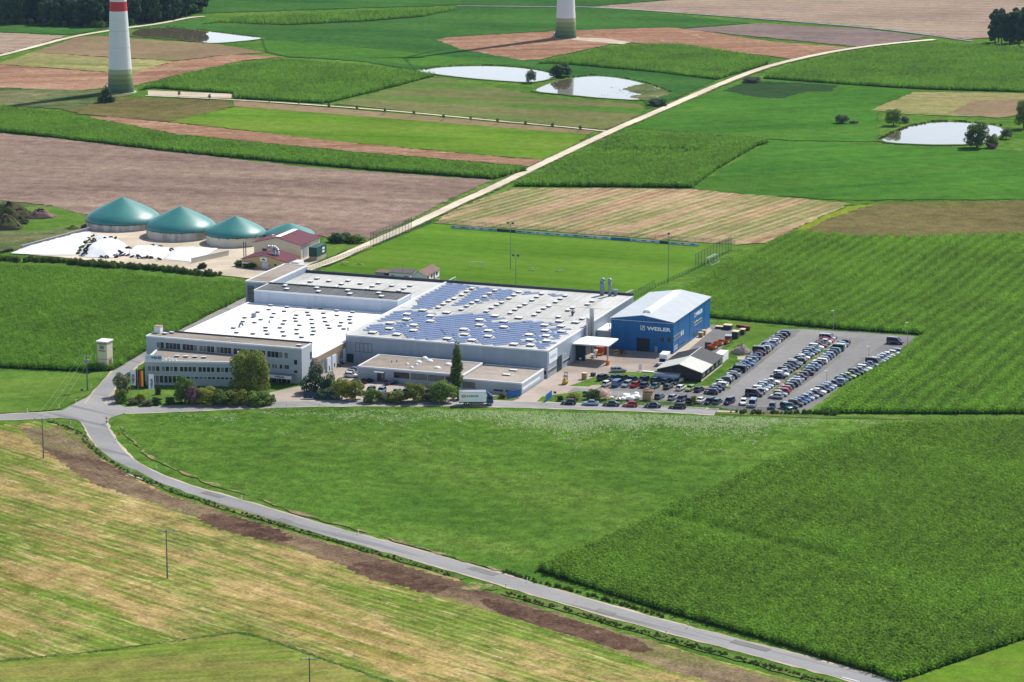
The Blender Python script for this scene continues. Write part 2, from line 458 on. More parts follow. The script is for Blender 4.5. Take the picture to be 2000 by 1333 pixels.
# ---- the works' own surfaces first (lowest sheets)
yardpts = [(500, 785), (520, 768), (600, 752), (640, 705), (668, 690), (1075, 725), (1110, 690), (1180, 640), (1240, 620), (1330, 690), (1300, 718), (1250, 735), (1180, 730), (1120, 752), (1180, 752), (1165, 760), (1060, 775), (1040, 792), (990, 794), (960, 786), (600, 783)]
sheet('yard', yardpts, M_pave, .2)
lot = [(1155, 768), (1180, 750), (1330, 755), (1415, 765), (1430, 745), (1456, 712), (1452, 690), (1524, 643), (1570, 643), (1660, 648), (1790, 657), (1768, 676), (1700, 716), (1640, 757), (1588, 797), (1560, 806), (1460, 806), (1385, 792), (1300, 785), (1250, 782), (1200, 776)]
sheet('car_park', lot, M_asph, .3)
sheet('service_lane', [(1314, 695), (1385, 637), (1393, 634), (1428, 640), (1445, 648), (1400, 690), (1370, 700), (1330, 715)], M_asph_dark, .15)
sheet('concrete_apron', [(1315, 692.5), (1382, 637.6), (1391, 645), (1370, 662), (1322, 704)], M_conc, .05)
# lanes of the car park laid in a second asphalt course
def pxy(pts): return [W(*p) for p in pts]
sheet('parking_lane', None, M_lane, .15, xy=pxy([(112.8, -8), (119.6, -8), (120.0, 86), (113.4, 86)]))
sheet('parking_lane', None, M_lane, .15, xy=pxy([(130.2, -6), (132.6, -9), (136.8, 20), (141.0, 80), (134.0, 80)]))
sheet('parking_lane', None, M_lane, .15, xy=pxy([(113.0, 79.5), (140.0, 80.0), (141.5, 88), (113.0, 87)]))
sheet('parking_lane', None, M_lane, .15, xy=pxy([(72, -7.5), (108, -7.5), (134, -10), (133, -15.5), (108, -12), (72, -13)]))
sheet('gravel_strip', None, M_dirt, .3, xy=pxy([(124.6, 3), (126.0, 3), (127.4, 74), (125.8, 74)]))
sheet('grass_island', [(1386, 752), (1420, 728), (1450, 702), (1454, 700), (1456, 706), (1432, 725), (1420, 740), (1396, 757), (1385, 757)], M_grass, .3)
sheet('grass_island', [(1395, 632), (1470, 632), (1524, 642), (1518, 648), (1458, 688), (1440, 674), (1425, 690), (1416, 697), (1410, 694), (1448, 655), (1450, 646)], M_grass, .3)
sheet('grass_island', [(1170, 742), (1192, 731), (1230, 727), (1281, 730), (1268, 741), (1240, 746), (1170, 747)], M_grass, .25)
sheet('grass_island', [(1112, 754), (1128, 749), (1160, 751), (1150, 755)], M_grass, .2)
sheet('grass_island', [(1095, 772), (1130, 764), (1170, 768), (1200, 782), (1260, 785), (1370, 797), (1380, 799), (1070, 786)], M_grass, .3)
sheet('dirt_path', [(1440, 697), (1462, 696), (1475, 703), (1440, 703)], M_gravel, .15)
sheet('gravel_strip', [(1170, 748), (1300, 752), (1430, 757), (1425, 762), (1300, 757), (1175, 754)], M_dirt, .3)
sheet('gravel_strip', [(1376, 800), (1440, 804), (1470, 810), (1385, 808)], M_gravel, .3)
sheet('lawn', [(236, 778), (262, 762), (330, 764), (350, 775), (345, 794), (280, 796), (245, 790)], M_grass, .3)
sheet('grass_verge', [(600, 780), (760, 783), (905, 781), (1000, 771), (1016, 778), (995, 786), (900, 786), (700, 784)], M_verge, .3)
sheet('sports_ground', [(600, 545), (640, 523), (720, 485), (845, 437), (880, 439), (1438, 479), (1395, 505), (1300, 556), (1238, 592), (1000, 600), (700, 580)], M_lawn, .2)

# ---- roads
rp = [(120, 812), (160, 806), (182, 822), (200, 858), (230, 896), (290, 931), (360, 956), (440, 978), (540, 1009), (640, 1038), (766, 1072), (932, 1118), (1098, 1168), (1300, 1225), (1466, 1267), (1632, 1311), (1800, 1358), (2000, 1420)]
ribbon('road_shoulder', rp, 6.9, M_gravel, .35)
_, MAIN = ribbon('road', rp, 5.7, M_road, .06)
cp = [(-200, 822), (0, 816), (90, 812), (200, 804), (300, 801), (420, 796), (560, 790), (700, 788), (900, 788), (1050, 792), (1200, 797), (1330, 801), (1400, 806)]
ribbon('road_shoulder', cp, 7.6, M_gravel, .3)
_, CROSS = ribbon('road', cp, 6.4, M_road, .06)
sheet('road_junction', [(120, 803), (168, 778), (205, 745), (235, 738), (225, 770), (225, 788), (250, 798), (252, 806), (215, 817), (207, 832), (196, 842), (172, 836), (150, 821), (110, 816)], M_road, .1)
ap = [(185, 790), (205, 760), (245, 718), (290, 689), (365, 647), (430, 615), (490, 585), (545, 556)]
ribbon('road_shoulder', ap, 6.2, M_gravel, .3)
ribbon('road', ap, 4.9, M_road, .06)
ribbon('dirt_track', [(1397, 807), (1470, 810), (1600, 816), (1800, 818), (2100, 822)], 2.4, M_verge, .2)
for k_, (u_, v_, l_) in enumerate([(262, 916, 5), (400, 966, 7), (560, 1014, 4), (905, 1110, 8), (1180, 1192, 5), (1420, 1255, 9), (820, 789, 7), (480, 793, 5)]):
    c_ = G(u_, v_); d_ = (MAIN if v_ > 820 else CROSS); q_ = [np.array(p) for p in d_]; i_ = int(np.argmin([np.linalg.norm(p - c_) for p in q_])); t_ = q_[min(i_ + 1, len(q_) - 1)] - q_[max(i_ - 1, 0)]; t_ = t_ / np.linalg.norm(t_); n_ = np.array([-t_[1], t_[0]]) * (1 if k_ % 2 else -1)
    sheet('road_patch', None, M_asph, .12, 1.0, xy=[q_[i_] + n_ * .2, q_[i_] + n_ * .2 + t_ * l_, q_[i_] + n_ * 2.3 + t_ * l_, q_[i_] + n_ * 2.3])
sheet('road_marking', [(1645, 1323.5), (1679, 1332.5), (1679, 1333.8), (1645, 1324.8)], M_marking, 0)

# ---- near fields
stub = [(-60, 830), (0, 832), (85, 824), (140, 838), (175, 870), (200, 893), (250, 930), (330, 968), (480, 1014), (600, 1048), (760, 1094), (900, 1133), (920, 1150), (1000, 1176), (1200, 1233), (1400, 1290), (1600, 1345), (1700, 1372), (1700, 1420), (-60, 1420)]
sheet('stubble_field', stub, M_stub, .5, 2.0)
sheet('ploughed_strip', [(35, 838), (120, 836), (150, 860), (195, 895), (250, 932), (330, 968), (480, 1016), (600, 1050), (720, 1084), (880, 1134), (1000, 1173), (1100, 1203), (1250, 1248), (1400, 1295), (1550, 1340), (1640, 1372), (1520, 1372), (1400, 1340), (1280, 1300), (1100, 1240), (1000, 1208), (880, 1172), (720, 1125), (560, 1068), (420, 1022), (300, 985), (180, 945), (120, 905), (60, 862)], M_plough, .9, 1.0)
sheet('ploughed_strip', [(380, 1010), (430, 1004), (500, 1020), (560, 1042), (575, 1064), (480, 1052), (410, 1030)], M_plough2, 1.0, .7, round_=1)
sheet('ploughed_strip', [(678, 1104), (720, 1098), (800, 1118), (890, 1148), (850, 1164), (760, 1142), (690, 1122)], M_plough2, 1.0, .7, round_=1)
sheet('ploughed_strip', [(930, 1168), (1000, 1180), (1150, 1220), (1290, 1268), (1240, 1280), (1090, 1236), (960, 1196)], M_plough2, .45, .8, round_=1)
sheet('field_entrance', [(898, 1150), (930, 1138), (975, 1149), (960, 1155), (915, 1155)], M_dirt, .8, .8)
for w, pts in ((2.2, [(100, 822), (150, 842), (190, 885), (250, 921), (340, 960), (480, 1005), (640, 1052), (800, 1098), (905, 1132)]), (2.6, [(985, 1158), (1100, 1190), (1300, 1248), (1500, 1302), (1650, 1345)])):
    ribbon('ditch', pts, w, M_verge, .5)
sheet('stubble_field', [(-60, 1300), (0, 1296), (200, 1276), (400, 1247), (470, 1238), (520, 1252), (600, 1280), (760, 1335), (860, 1375), (860, 1420), (-60, 1420)], M_stub2, .3)
ribbon('grass_baulk', [(-40, 1296), (0, 1293), (200, 1273), (400, 1245), (470, 1236), (530, 1252), (640, 1292), (760, 1333), (860, 1372)], 1.1, M_verge, .55, step=1.0)
sheet('meadow_strip', [(1740, 1340), (2010, 1249), (2060, 1235), (2060, 1400), (1760, 1400)], M_bright, .3)
ribbon('bare_strip', [(235, 835), (262, 868), (320, 910), (410, 945), (500, 975), (600, 1010), (760, 1052), (900, 1095), (985, 1118)], .8, M_dirt, .75)
sheet('meadow', [(-60, 727), (0, 726), (150, 730), (215, 728), (180, 768), (120, 800), (60, 806), (-60, 812)], M_grass, .3)

# ---- fields behind the works
sheet('bare_field', [(-60, 258), (0, 262), (100, 270), (300, 294), (600, 328), (962, 353), (880, 390), (800, 430), (720, 468), (660, 472), (600, 455), (165, 420), (100, 402), (-60, 388)], M_brown, 1.0, 2.2)
sheet('rough_ground', [(-60, 392), (0, 394), (105, 404), (170, 422), (165, 450), (110, 472), (20, 492), (-60, 498)], M_rough, 1.0, 2.2)
sheet('grass_strip', [(30, 405), (110, 407), (170, 425), (160, 440), (90, 452), (40, 455)], M_grass, 1.1, 2.4)
sheet('concrete_yard', [(20, 496), (90, 475), (165, 447), (280, 446), (400, 455), (520, 470), (628, 500), (605, 530), (560, 545), (485, 545), (350, 530), (110, 503)], M_conc, .2)
sheet('grass_strip', [(628, 500), (628, 470), (650, 462), (735, 470), (700, 487), (668, 492), (645, 505)], M_grass, .3)
sheet('dirt_patch', [(640, 512), (660, 495), (690, 492), (672, 498)], M_dirt, .3)
tp = [(560, 552), (603, 525), (640, 515), (724, 477), (802, 443), (893, 399), (937, 380), (1000, 350), (1060, 321), (1125, 290), (1189, 259.5), (1260, 229), (1300, 212), (1350, 190), (1410, 164), (1464, 143), (1500, 131), (1538, 121), (1600, 107), (1667, 95), (1750, 85), (1825, 78.5)]
sheet('stubble_field', [(848, 436), (900, 404), (1000, 370), (1180, 369), (1350, 371), (1500, 383), (1660, 399), (1560, 445), (1500, 475), (1438, 479), (1300, 470), (1100, 455), (880, 440)], M_stripe, 1.0, 2.2)
sheet('bean_field', [(1560, 450), (1615, 428), (1685, 405), (1755, 396), (2060, 392), (2060, 470), (1790, 470), (1667, 470)], M_oliveD, 1.0, 2.2)
sheet('flower_strip', [(1548, 452), (1600, 426), (1660, 405), (1720, 399), (1690, 405), (1615, 430), (1572, 452)], M_yellow, .8, 1.5)
sheet('crop_field', [(1507, 276), (1430, 322), (1352, 370), (1440, 380), (1650, 392), (2060, 391), (2060, 299), (1720, 282), (1545, 277)], M_mgreen, 1.0, 2.2)
sheet('crop_field', [(1200, 262), (1330, 204), (1400, 176), (1485, 155), (1800, 178), (1720, 205), (1712, 240), (1716, 278), (1545, 276), (1505, 272), (1240, 252)], M_mgreen, 1.0, 2.2)
sheet('dark_plot', [(1412, 178), (1450, 164), (1496, 160), (1636, 168), (1622, 180), (1576, 180), (1527, 194), (1475, 191)], M_blackgreen, 1.0, 2.2)
sheet('stubble_field', [(1700, 216), (1786, 181), (2060, 184), (2060, 208), (1900, 229), (1772, 224)], M_straw, .8)
sheet('stubble_field', [(1850, 222), (1900, 200), (2060, 190), (2060, 215), (1950, 232)], M_olive, .8)
sheet('meadow', [(655, 204), (853, 151), (900, 160), (1050, 188), (1250, 205), (1262, 216), (1215, 244), (1180, 254), (900, 230)], M_mowed, 1.1, 2.4)
sheet('crop_field', [(330, 239), (400, 223), (460, 210), (650, 222), (1150, 264), (1100, 302), (1072, 313), (1000, 309), (650, 277), (400, 247)], M_bright, 1.0, 2.2)
sheet('bare_strip', [(170, 228), (182, 232), (350, 264), (700, 298), (1035, 326), (1070, 313), (1000, 310), (700, 282), (400, 248), (230, 231)], M_red, 1.0, 2.2)
sheet('rough_ground', [(120, 215), (230, 190), (440, 198), (458, 209), (332, 239), (230, 231), (160, 224)], M_oliveD, 1.1, 2.4)
sheet('rough_ground', [(-60, 172), (0, 171), (200, 178), (260, 186), (230, 192), (140, 215), (0, 208), (-60, 208)], M_rough, 1.1, 2.4)
sheet('grass_strip', [(455, 198), (655, 213), (1160, 258), (1150, 264), (650, 224), (458, 209)], M_olive, .3)
sheet('concrete_pad', [(288, 178), (455, 185), (451, 194), (290, 187)], M_gravel, .2)
sheet('harrowed_field', [(-60, 126), (0, 128), (210, 143), (262, 142), (340, 122), (450, 108), (556, 112), (480, 119), (380, 140), (265, 168), (160, 178), (-60, 170)], M_red, 1.1, 2.4)
sheet('stubble_field', [(-60, 122), (0, 124), (65, 103), (200, 113), (340, 121), (265, 142), (210, 142), (0, 127), (-60, 126)], M_straw, 1.1, 2.4)
sheet('stubble_field', [(62, 103), (110, 88), (150, 74), (215, 72), (260, 77), (420, 87), (520, 104), (450, 108), (340, 120), (200, 112)], M_olive, 1.1, 2.4)
sheet('stubble_field', [(-60, 62), (0, 65), (130, 71), (60, 92), (0, 107), (-60, 118)], M_tan, 1.1, 2.4)
sheet('crop_field', [(-60, 40), (0, 47), (210, 56), (140, 69), (0, 64), (-60, 60)], M_dgreen, 1.1, 2.4)
sheet('crop_field', [(250, 55), (400, 37), (430, 46), (560, 51), (720, 43), (830, 34), (893, 14), (1090, 16), (1180, 17), (1470, 46), (1330, 57), (1082, 61), (880, 73), (853, 79), (1021, 119), (1049, 119), (1110, 128), (1300, 145), (1400, 158), (1330, 190), (1260, 215), (1262, 200), (1087, 150), (1070, 143), (960, 129), (850, 133), (820, 139), (700, 120), (560, 112), (520, 103), (512, 77)], M_dgreen, 1.0, 2.2)
sheet('meadow_strip', [(515, 80), (640, 88), (880, 112), (980, 128), (850, 132), (700, 117), (560, 111), (522, 102)], M_mgreen, 1.0, 2.2)
sheet('harrowed_field', [(853, 79), (880, 74), (1082, 62), (1300, 55), (1340, 58), (1500, 82), (1668, 95), (1610, 106), (1545, 116), (1490, 109), (1231, 84), (1190, 88), (1120, 103), (1049, 118), (1021, 119), (900, 97)], M_red, 1.1, 2.4)
sheet('concrete_pad', [(1118, 75), (1180, 76), (1232, 84), (1215, 88), (1118, 79)], M_gravel, .3)
sheet('ploughed_field', [(1330, 58), (1490, 47), (1690, 58), (1812, 73), (1690, 94), (1560, 81)], M_purple, 1.1, 2.4)
sheet('stubble_field', [(1160, 14), (1330, 0), (1450, -12), (2200, -60), (2200, 60), (1945, 74), (1885, 78), (1820, 69), (1700, 54), (1550, 42), (1380, 29)], M_tan, 1.1, 2.4)
sheet('crop_field', [(380, 28), (600, 20), (893, 11), (1090, 13), (1160, 13), (1330, -1), (1450, -14), (1450, -120), (300, -120)], M_dgreen, 1.1, 2.4)
ribbon('road', [(893, 12.5), (1000, 13.5), (1090, 14), (1180, 15.5), (1380, 30), (1550, 43), (1700, 55), (1820, 70), (1900, 82)], 3.6, M_road, .1)
ribbon('track_verge', tp, 6.6, M_rough, .7)
ribbon('track', tp, 4.2, M_track, .15)
ribbon('track', [(285, 188), (455, 196), (650, 209), (800, 221), (950, 236), (1100, 249), (1192, 259)], 2.2, M_track, .15)
ribbon('track', [(-60, 125), (0, 110), (70, 92), (140, 73), (213, 61), (254, 55), (315, 47), (371, 35), (399, 33.5)], 4.0, M_track, .2)

# ---- ponds: a bank sheet, then the water
def water_mat(name, col, ior):
    m, nt, bs = nodes(name)
    bs.inputs['Base Color'].default_value = (*col, 1)
    bs.inputs['Roughness'].default_value = 0.015
    bs.inputs['IOR'].default_value = ior
    v = worldpos(nt)
    bump(nt, bs, noise(nt, v, .9, 3, .6), .012, .1)
    return m
M_water = water_mat('pond water', (.10, .085, .05), 2.4)
ponds = {
 'a': [(255, 66), (273, 59), (315, 55), (350, 56), (420, 65), (500, 75), (512, 75.5), (500, 79), (420, 86), (395, 84), (315, 75), (259, 72)],
 'b': [(814, 140), (846, 135), (895, 131.5), (965, 131), (1021, 135), (1070, 143), (1090, 150), (1070, 157), (1035, 163), (965, 158), (895, 152), (825, 142)],
 'c': [(1043, 178), (1070, 166), (1105, 156), (1157, 150), (1210, 154), (1262, 166), (1310, 183), (1262, 198), (1175, 193), (1105, 186), (1052, 181)],
 'd': [(1715, 276), (1740, 262), (1772, 250), (1825, 241), (1877, 241), (1960, 249), (1955, 266), (1930, 280), (1860, 285), (1755, 282)]}
POND = {}
for k, pts in ponds.items():
    xy = to_xy(pts); c = np.mean(xy, 0)
    bank = [c + (np.array(p) - c) * 1.0 + (np.array(p) - c) / np.linalg.norm(np.array(p) - c) * 2.2 for p in xy]
    sheet('pond_bank', None, M_verge, .8, 2, xy=smooth_line(bank, 1, True))
    POND[k] = smooth_line(xy, 2, True)
    sheet('pond', None, M_water, .25, 2, xy=POND[k])
sheet('pond_weed', [(1240, 168), (1262, 166), (1310, 183), (1262, 197), (1225, 192), (1250, 186), (1215, 176)], M_rough, 1.0, 1.5)
# ================================================================== SCATTERED PLANTS
def scatter_group():
    ng = bpy.data.node_groups.new('scatter', 'GeometryNodeTree')
    ng.interface.new_socket('Geometry', in_out='INPUT', socket_type='NodeSocketGeometry')
    ng.interface.new_socket('Geometry', in_out='OUTPUT', socket_type='NodeSocketGeometry')
    N = ng.nodes.new; K = ng.links.new
    gi = N('NodeGroupInput'); go = N('NodeGroupOutput')
    def attr(nm, ty):
        a = N('GeometryNodeInputNamedAttribute'); a.data_type = ty; a.inputs['Name'].default_value = nm
        return a.outputs['Attribute']
    sep = N('GeometryNodeSeparateGeometry'); sep.domain = 'POINT'
    K(gi.outputs[0], sep.inputs['Geometry']); K(attr('pt', 'BOOLEAN'), sep.inputs['Selection'])
    iop = N('GeometryNodeInstanceOnPoints')
    K(sep.outputs['Selection'], iop.inputs['Points']); K(sep.outputs['Inverted'], iop.inputs['Instance'])
    cx = N('ShaderNodeCombineXYZ'); K(attr('ro', 'FLOAT'), cx.inputs['Z'])
    er = N('FunctionNodeEulerToRotation'); K(cx.outputs[0], er.inputs[0])
    K(er.outputs[0], iop.inputs['Rotation']); K(attr('sc', 'FLOAT'), iop.inputs['Scale'])
    K(iop.outputs[0], go.inputs[0])
    return ng
SCATTER = scatter_group()
def scatter(name, tmpl, mats, pts, scale, label, cat, smooth=False, kind='stuff', mul=None):
    """one object holding a plant shape and the spots where it grows"""
    rs = np.random.RandomState(len(pts) % 9973)
    nt = len(tmpl.v); n = len(pts)
    me = bpy.data.meshes.new(name)
    me.from_pydata(list(tmpl.v) + [tuple(p) for p in pts], [], tmpl.f)
    for m in mats: me.materials.append(m)
    me.polygons.foreach_set('material_index', tmpl.m)
    if smooth: me.polygons.foreach_set('use_smooth', [True] * len(tmpl.f))
    a = me.attributes.new('pt', 'BOOLEAN', 'POINT'); a.data.foreach_set('value', np.r_[np.zeros(nt, bool), np.ones(n, bool)])
    a = me.attributes.new('ro', 'FLOAT', 'POINT'); a.data.foreach_set('value', np.r_[np.zeros(nt), rs.uniform(0, 6.283, n)].astype(np.float32))
    a = me.attributes.new('sc', 'FLOAT', 'POINT'); a.data.foreach_set('value', np.r_[np.ones(nt), rs.uniform(scale[0], scale[1], n) * (1.0 if mul is None else mul)].astype(np.float32))
    me.update()
    o = link(name, me)
    md = o.modifiers.new('scatter', 'NODES'); md.node_group = SCATTER
    return tag(o, label, cat, kind=kind)
def inside(pts, poly):
    x, y = pts[:, 0], pts[:, 1]; r = np.zeros(len(pts), bool); n = len(poly)
    for i in range(n):
        x1, y1 = poly[i]; x2, y2 = poly[(i + 1) % n]
        c = ((y1 > y) != (y2 > y))
        if y1 != y2: c &= x < (x2 - x1) * (y - y1) / (y2 - y1) + x1
        r ^= c
    return r
def grid_in(poly, dx, dy, ang, jit, seed=1):
    rs = np.random.RandomState(seed)
    P = np.array(poly); c, s = math.cos(ang), math.sin(ang)
    Q = P @ np.array([[c, -s], [s, c]])
    mn, mx = Q.min(0), Q.max(0)
    gx, gy = np.meshgrid(np.arange(mn[0], mx[0], dx), np.arange(mn[1], mx[1], dy))
    q = np.c_[gx.ravel(), gy.ravel()]
    q = q + np.c_[rs.uniform(-jit[0], jit[0], len(q)), rs.uniform(-jit[1], jit[1], len(q))]
    p = q @ np.array([[c, s], [-s, c]])
    return p[inside(p, poly)]

def leaf_mat(name, col, var=0.35, big=.05, col2=None, rough=.55, trans=.42, spread=.5, rows=None):
    m, nt, bs = nodes(name)
    oi = nt.nodes.new('ShaderNodeObjectInfo')
    v = worldpos(nt)
    nb = noise(nt, v, big, 4, .65); nf = noise(nt, v, .45, 4, .75)
    f = math_n(nt, 'ADD', math_n(nt, 'MULTIPLY', nb, .42), math_n(nt, 'ADD', math_n(nt, 'MULTIPLY', nf, .38), math_n(nt, 'MULTIPLY', oi.outputs['Random'], .2)))
    if rows:                                # row streaks of light painted into the leaf colour: (spacing, direction, strength)
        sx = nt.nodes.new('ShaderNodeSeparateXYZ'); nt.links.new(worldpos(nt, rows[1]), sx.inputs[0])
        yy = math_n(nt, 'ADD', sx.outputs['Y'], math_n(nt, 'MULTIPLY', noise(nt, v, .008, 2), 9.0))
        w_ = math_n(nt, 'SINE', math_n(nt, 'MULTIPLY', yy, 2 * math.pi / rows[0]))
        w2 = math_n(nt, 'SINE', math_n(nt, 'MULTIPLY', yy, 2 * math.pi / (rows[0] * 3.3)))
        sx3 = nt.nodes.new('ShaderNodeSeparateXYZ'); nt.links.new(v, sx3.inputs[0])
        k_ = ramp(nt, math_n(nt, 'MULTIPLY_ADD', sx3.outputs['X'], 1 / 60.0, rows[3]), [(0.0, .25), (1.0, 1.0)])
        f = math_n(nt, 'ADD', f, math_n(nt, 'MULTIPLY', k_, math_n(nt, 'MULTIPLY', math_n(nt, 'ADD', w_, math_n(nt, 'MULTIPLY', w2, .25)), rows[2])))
    a = tuple(c * (1 - var) for c in col); b = tuple(c * (1 + var) for c in (col2 or col))
    c = ramp(nt, f, [(.5 - spread / 2.4, a), (.5 + spread / 2.4, b)])
    nt.links.new(c, bs.inputs['Base Color'])
    bs.inputs['Roughness'].default_value = rough
    bs.inputs['Specular IOR Level'].default_value = .08
    tr = nt.nodes.new('ShaderNodeBsdfTranslucent'); nt.links.new(c, tr.inputs['Color'])
    mx = nt.nodes.new('ShaderNodeMixShader'); mx.inputs[0].default_value = trans
    nt.links.new(bs.outputs[0], mx.inputs[1]); nt.links.new(tr.outputs[0], mx.inputs[2])
    nt.links.new(mx.outputs[0], nt.nodes['Material Output'].inputs['Surface'])
    return m
M_maize = leaf_mat('maize leaves', (.125, .300, .030), .44, .03, (.185, .375, .036), .55, .52, .42)
M_maize_rows = leaf_mat('maize leaves with painted row light', (.15, .335, .032), .44, .03, (.22, .42, .04), .55, .52, .42, (4.6, R(66), .075, -.9))  # bright and dark streaks along the rows are light put into colour
M_maize_near = leaf_mat('maize leaves near', (.140, .305, .030), .42, .03, (.205, .385, .038), .55, .52, .42, (3.6, R(66), .02, .5))
M_tassel = leaf_mat('maize tassels', (.21, .31, .05), .3, .04, None, .8, .4)

def maize_template(w=.13, nleaf=8, h=1.95):
    rs = random.Random(4); mb = MB()
    for i in range(nleaf):
        az = i * 2.4 + rs.uniform(-.4, .4)
        z0 = h * (.08 + .72 * i / nleaf); ln = rs.uniform(.75, 1.05)
        c, s = math.cos(az), math.sin(az)
        pr = [(0.02, z0, w * .55), (ln * .35, z0 + .38, w), (ln * .75, z0 + .42, w * .8), (ln * 1.0, z0 + .12, .02)]
        v = []
        for d, z, ww in pr:
            v += [(c * d - s * ww, s * d + c * ww, z), (c * d + s * ww, s * d - c * ww, z)]
        mb.add(v, [(0, 1, 3, 2), (2, 3, 5, 4), (4, 5, 7, 6)])
    mb.tube((0, 0, 0), (0, 0, h), .035, .02, 4)
    for k in range(2):
        a = k * 3.0
        mb.add([(-.03, 0, h - .05), (.03, 0, h - .05), (math.cos(a) * .24 + .05, math.sin(a) * .24, h + .32), (math.cos(a) * .24 - .05, math.sin(a) * .24, h + .3)], [(0, 1, 2, 3)], 1)
    return mb
MAIZE = maize_template(); MAIZE_FAR = maize_template(.20, 8)
T = 2.1                                        # crop height at which the far edges were measured
maize = [
 ('maize standing right of the works and car park', [(1552, 447, T), (1480, 480, T), (1420, 511, T), (1290, 580, T), (1250, 600), (1330, 615), (1382, 621), (1475, 629), (1650, 645), (1806, 655), (1771, 677, T), (1703, 720, T), (1652, 753, T), (1596, 795, T), (1590, 806), (1622, 808), (1720, 809), (2040, 809), (2060, 809), (2060, 452, T), (1790, 458, T), (1667, 457, T)], 1.0, .62, R(70), 0),
 ('maize standing right of the lower road, front right corner', [(1062, 1108), (1140, 1060, T), (1300, 985, T), (1500, 895, T), (1700, 828, T), (1800, 815, T), (2060, 815, T), (2060, 1232), (1900, 1283), (1752, 1335), (1700, 1314), (1500, 1253), (1300, 1196), (1100, 1132), (1050, 1116)], .95, .6, R(66), 0),
 ('maize field left of the factory', [(-60, 507, T), (0, 511, T), (200, 526, T), (400, 545, T), (487, 546, T), (484, 580), (430, 606), (360, 641), (283, 688), (222, 725), (130, 725), (0, 719), (-60, 716)], 1.0, .62, R(70), 0),
 ('long maize strip above the brown field', [(-60, 198, T), (0, 205, T), (140, 223, T), (350, 263, T), (700, 297, T), (1031, 325, T), (962, 351), (700, 331), (350, 299), (105, 270), (-60, 252)], 1.15, .9, R(-20), 1),
 ('maize patch with a thin dry spot beside the straight track', [(1003, 365), (1090, 322), (1200, 270), (1240, 253, T), (1300, 256, T), (1440, 264, T), (1503, 270, T), (1478, 286), (1400, 332), (1352, 368), (1180, 366)], 1.15, .9, R(60), 1),
 ('maize field between the left wind turbine and the middle pond', [(268, 170, T), (330, 150, T), (400, 134, T), (480, 120, T), (560, 113, T), (650, 120, T), (760, 131, T), (850, 149), (780, 168), (650, 200), (630, 203), (458, 193), (455, 184), (300, 173)], 1.4, 1.1, R(-10), 1),
 ('maize field behind the two middle ponds', [(1052, 118, T), (1120, 104, T), (1190, 90, T), (1240, 85, T), (1330, 84, T), (1505, 111, T), (1500, 126), (1400, 157), (1370, 153), (1270, 141), (1110, 127)], 1.4, 1.1, R(-15), 1),
 ('maize field right of the pale track, far right', [(1489, 154), (1545, 126, T), (1650, 99, T), (1790, 83, T), (1895, 83, T), (2060, 98, T), (2060, 183), (1800, 175), (1650, 166)], 1.4, 1.1, R(40), 1),
 ('narrow maize field at the far edge of the valley', [(392, 42, T), (480, 28, T), (700, 19, T), (893, 13, T), (880, 23), (830, 33), (720, 42), (560, 50), (430, 46)], 2.1, 1.8, R(-10), 1),
]
for label, pts, dx, dy, ang, far in maize:
    poly = [tuple(p) for p in to_xy(pts)]
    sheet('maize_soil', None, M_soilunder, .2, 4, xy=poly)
    p = grid_in(poly, dy, dx, ang, (.35 * dy, .16 * dx), 5)
    if 'dry spot' in label:
        c = G(1275, 300); k = ((p[:, 0] - c[0]) / 22) ** 2 + ((p[:, 1] - c[1]) / 9) ** 2
        p = p[(k > 1) | (np.random.RandomState(3).rand(len(p)) < .35)]
    sc = ((.8, 1.15) if not far else (.9, 1.25))
    und = .05 * np.sin(p[:, 0] * .11 + 2 * np.sin(p[:, 1] * .05)) * np.sin(p[:, 1] * .09 + 1.5 * np.sin(p[:, 0] * .06)) + 1.0
    rc = -p[:, 0] * math.sin(ang) + p[:, 1] * math.cos(ang)          # distance across the rows
    und += .06 * np.sin(rc * 2 * math.pi / 6.0 + np.sin(p[:, 0] * .03))
    if 'right of the works' in label:
        wgt = np.clip((p[:, 0] - 70) / 40, 0, 1)
        und += wgt * .06 * np.sin(rc * 2 * math.pi / 4.6)
    keep = np.ones(len(p), bool)
    if 'front right' in label:
        a_, b_ = G(1330, 1020), G(1620, 1095); d_ = (b_ - a_) / np.linalg.norm(b_ - a_); q_ = p - a_
        t_ = q_ @ d_; s_ = np.abs(q_[:, 0] * d_[1] - q_[:, 1] * d_[0])
        und -= .38 * np.exp(-(s_ / 3.0) ** 2) * (t_ > -4) * (t_ < np.linalg.norm(b_ - a_) + 6)
    p, und = p[keep], und[keep]
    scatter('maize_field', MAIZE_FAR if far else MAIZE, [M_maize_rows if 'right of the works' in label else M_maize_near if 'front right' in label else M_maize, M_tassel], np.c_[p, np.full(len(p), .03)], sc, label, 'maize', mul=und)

# ---- meadow tufts: pale seed heads in the strip along the works' road, grass bents elsewhere
M_seed = leaf_mat('pale seed heads', (.46, .54, .30), .2, .06, (.55, .62, .38), .8, .5)
M_bent = leaf_mat('meadow grass blades', (.14, .26, .035), .35, .05, (.19, .31, .05), .7, .5)
def tuft(n, h, w, spread, seed=2):
    rs = random.Random(seed); mb = MB()
    for i in range(n):
        a = rs.uniform(0, 6.28); r = rs.uniform(0, spread); d = rs.uniform(.2, .55) * h
        x, y = r * math.cos(a), r * math.sin(a); b = rs.uniform(0, 6.28)
        px, py = math.cos(b) * w, math.sin(b) * w
        hh = h * rs.uniform(.6, 1.1)
        mb.add([(x - px, y - py, 0), (x + px, y + py, 0), (x + math.cos(a) * d + px, y + math.sin(a) * d + py, hh), (x + math.cos(a) * d - px, y + math.sin(a) * d - py, hh)], [(0, 1, 2, 3)])
    return mb
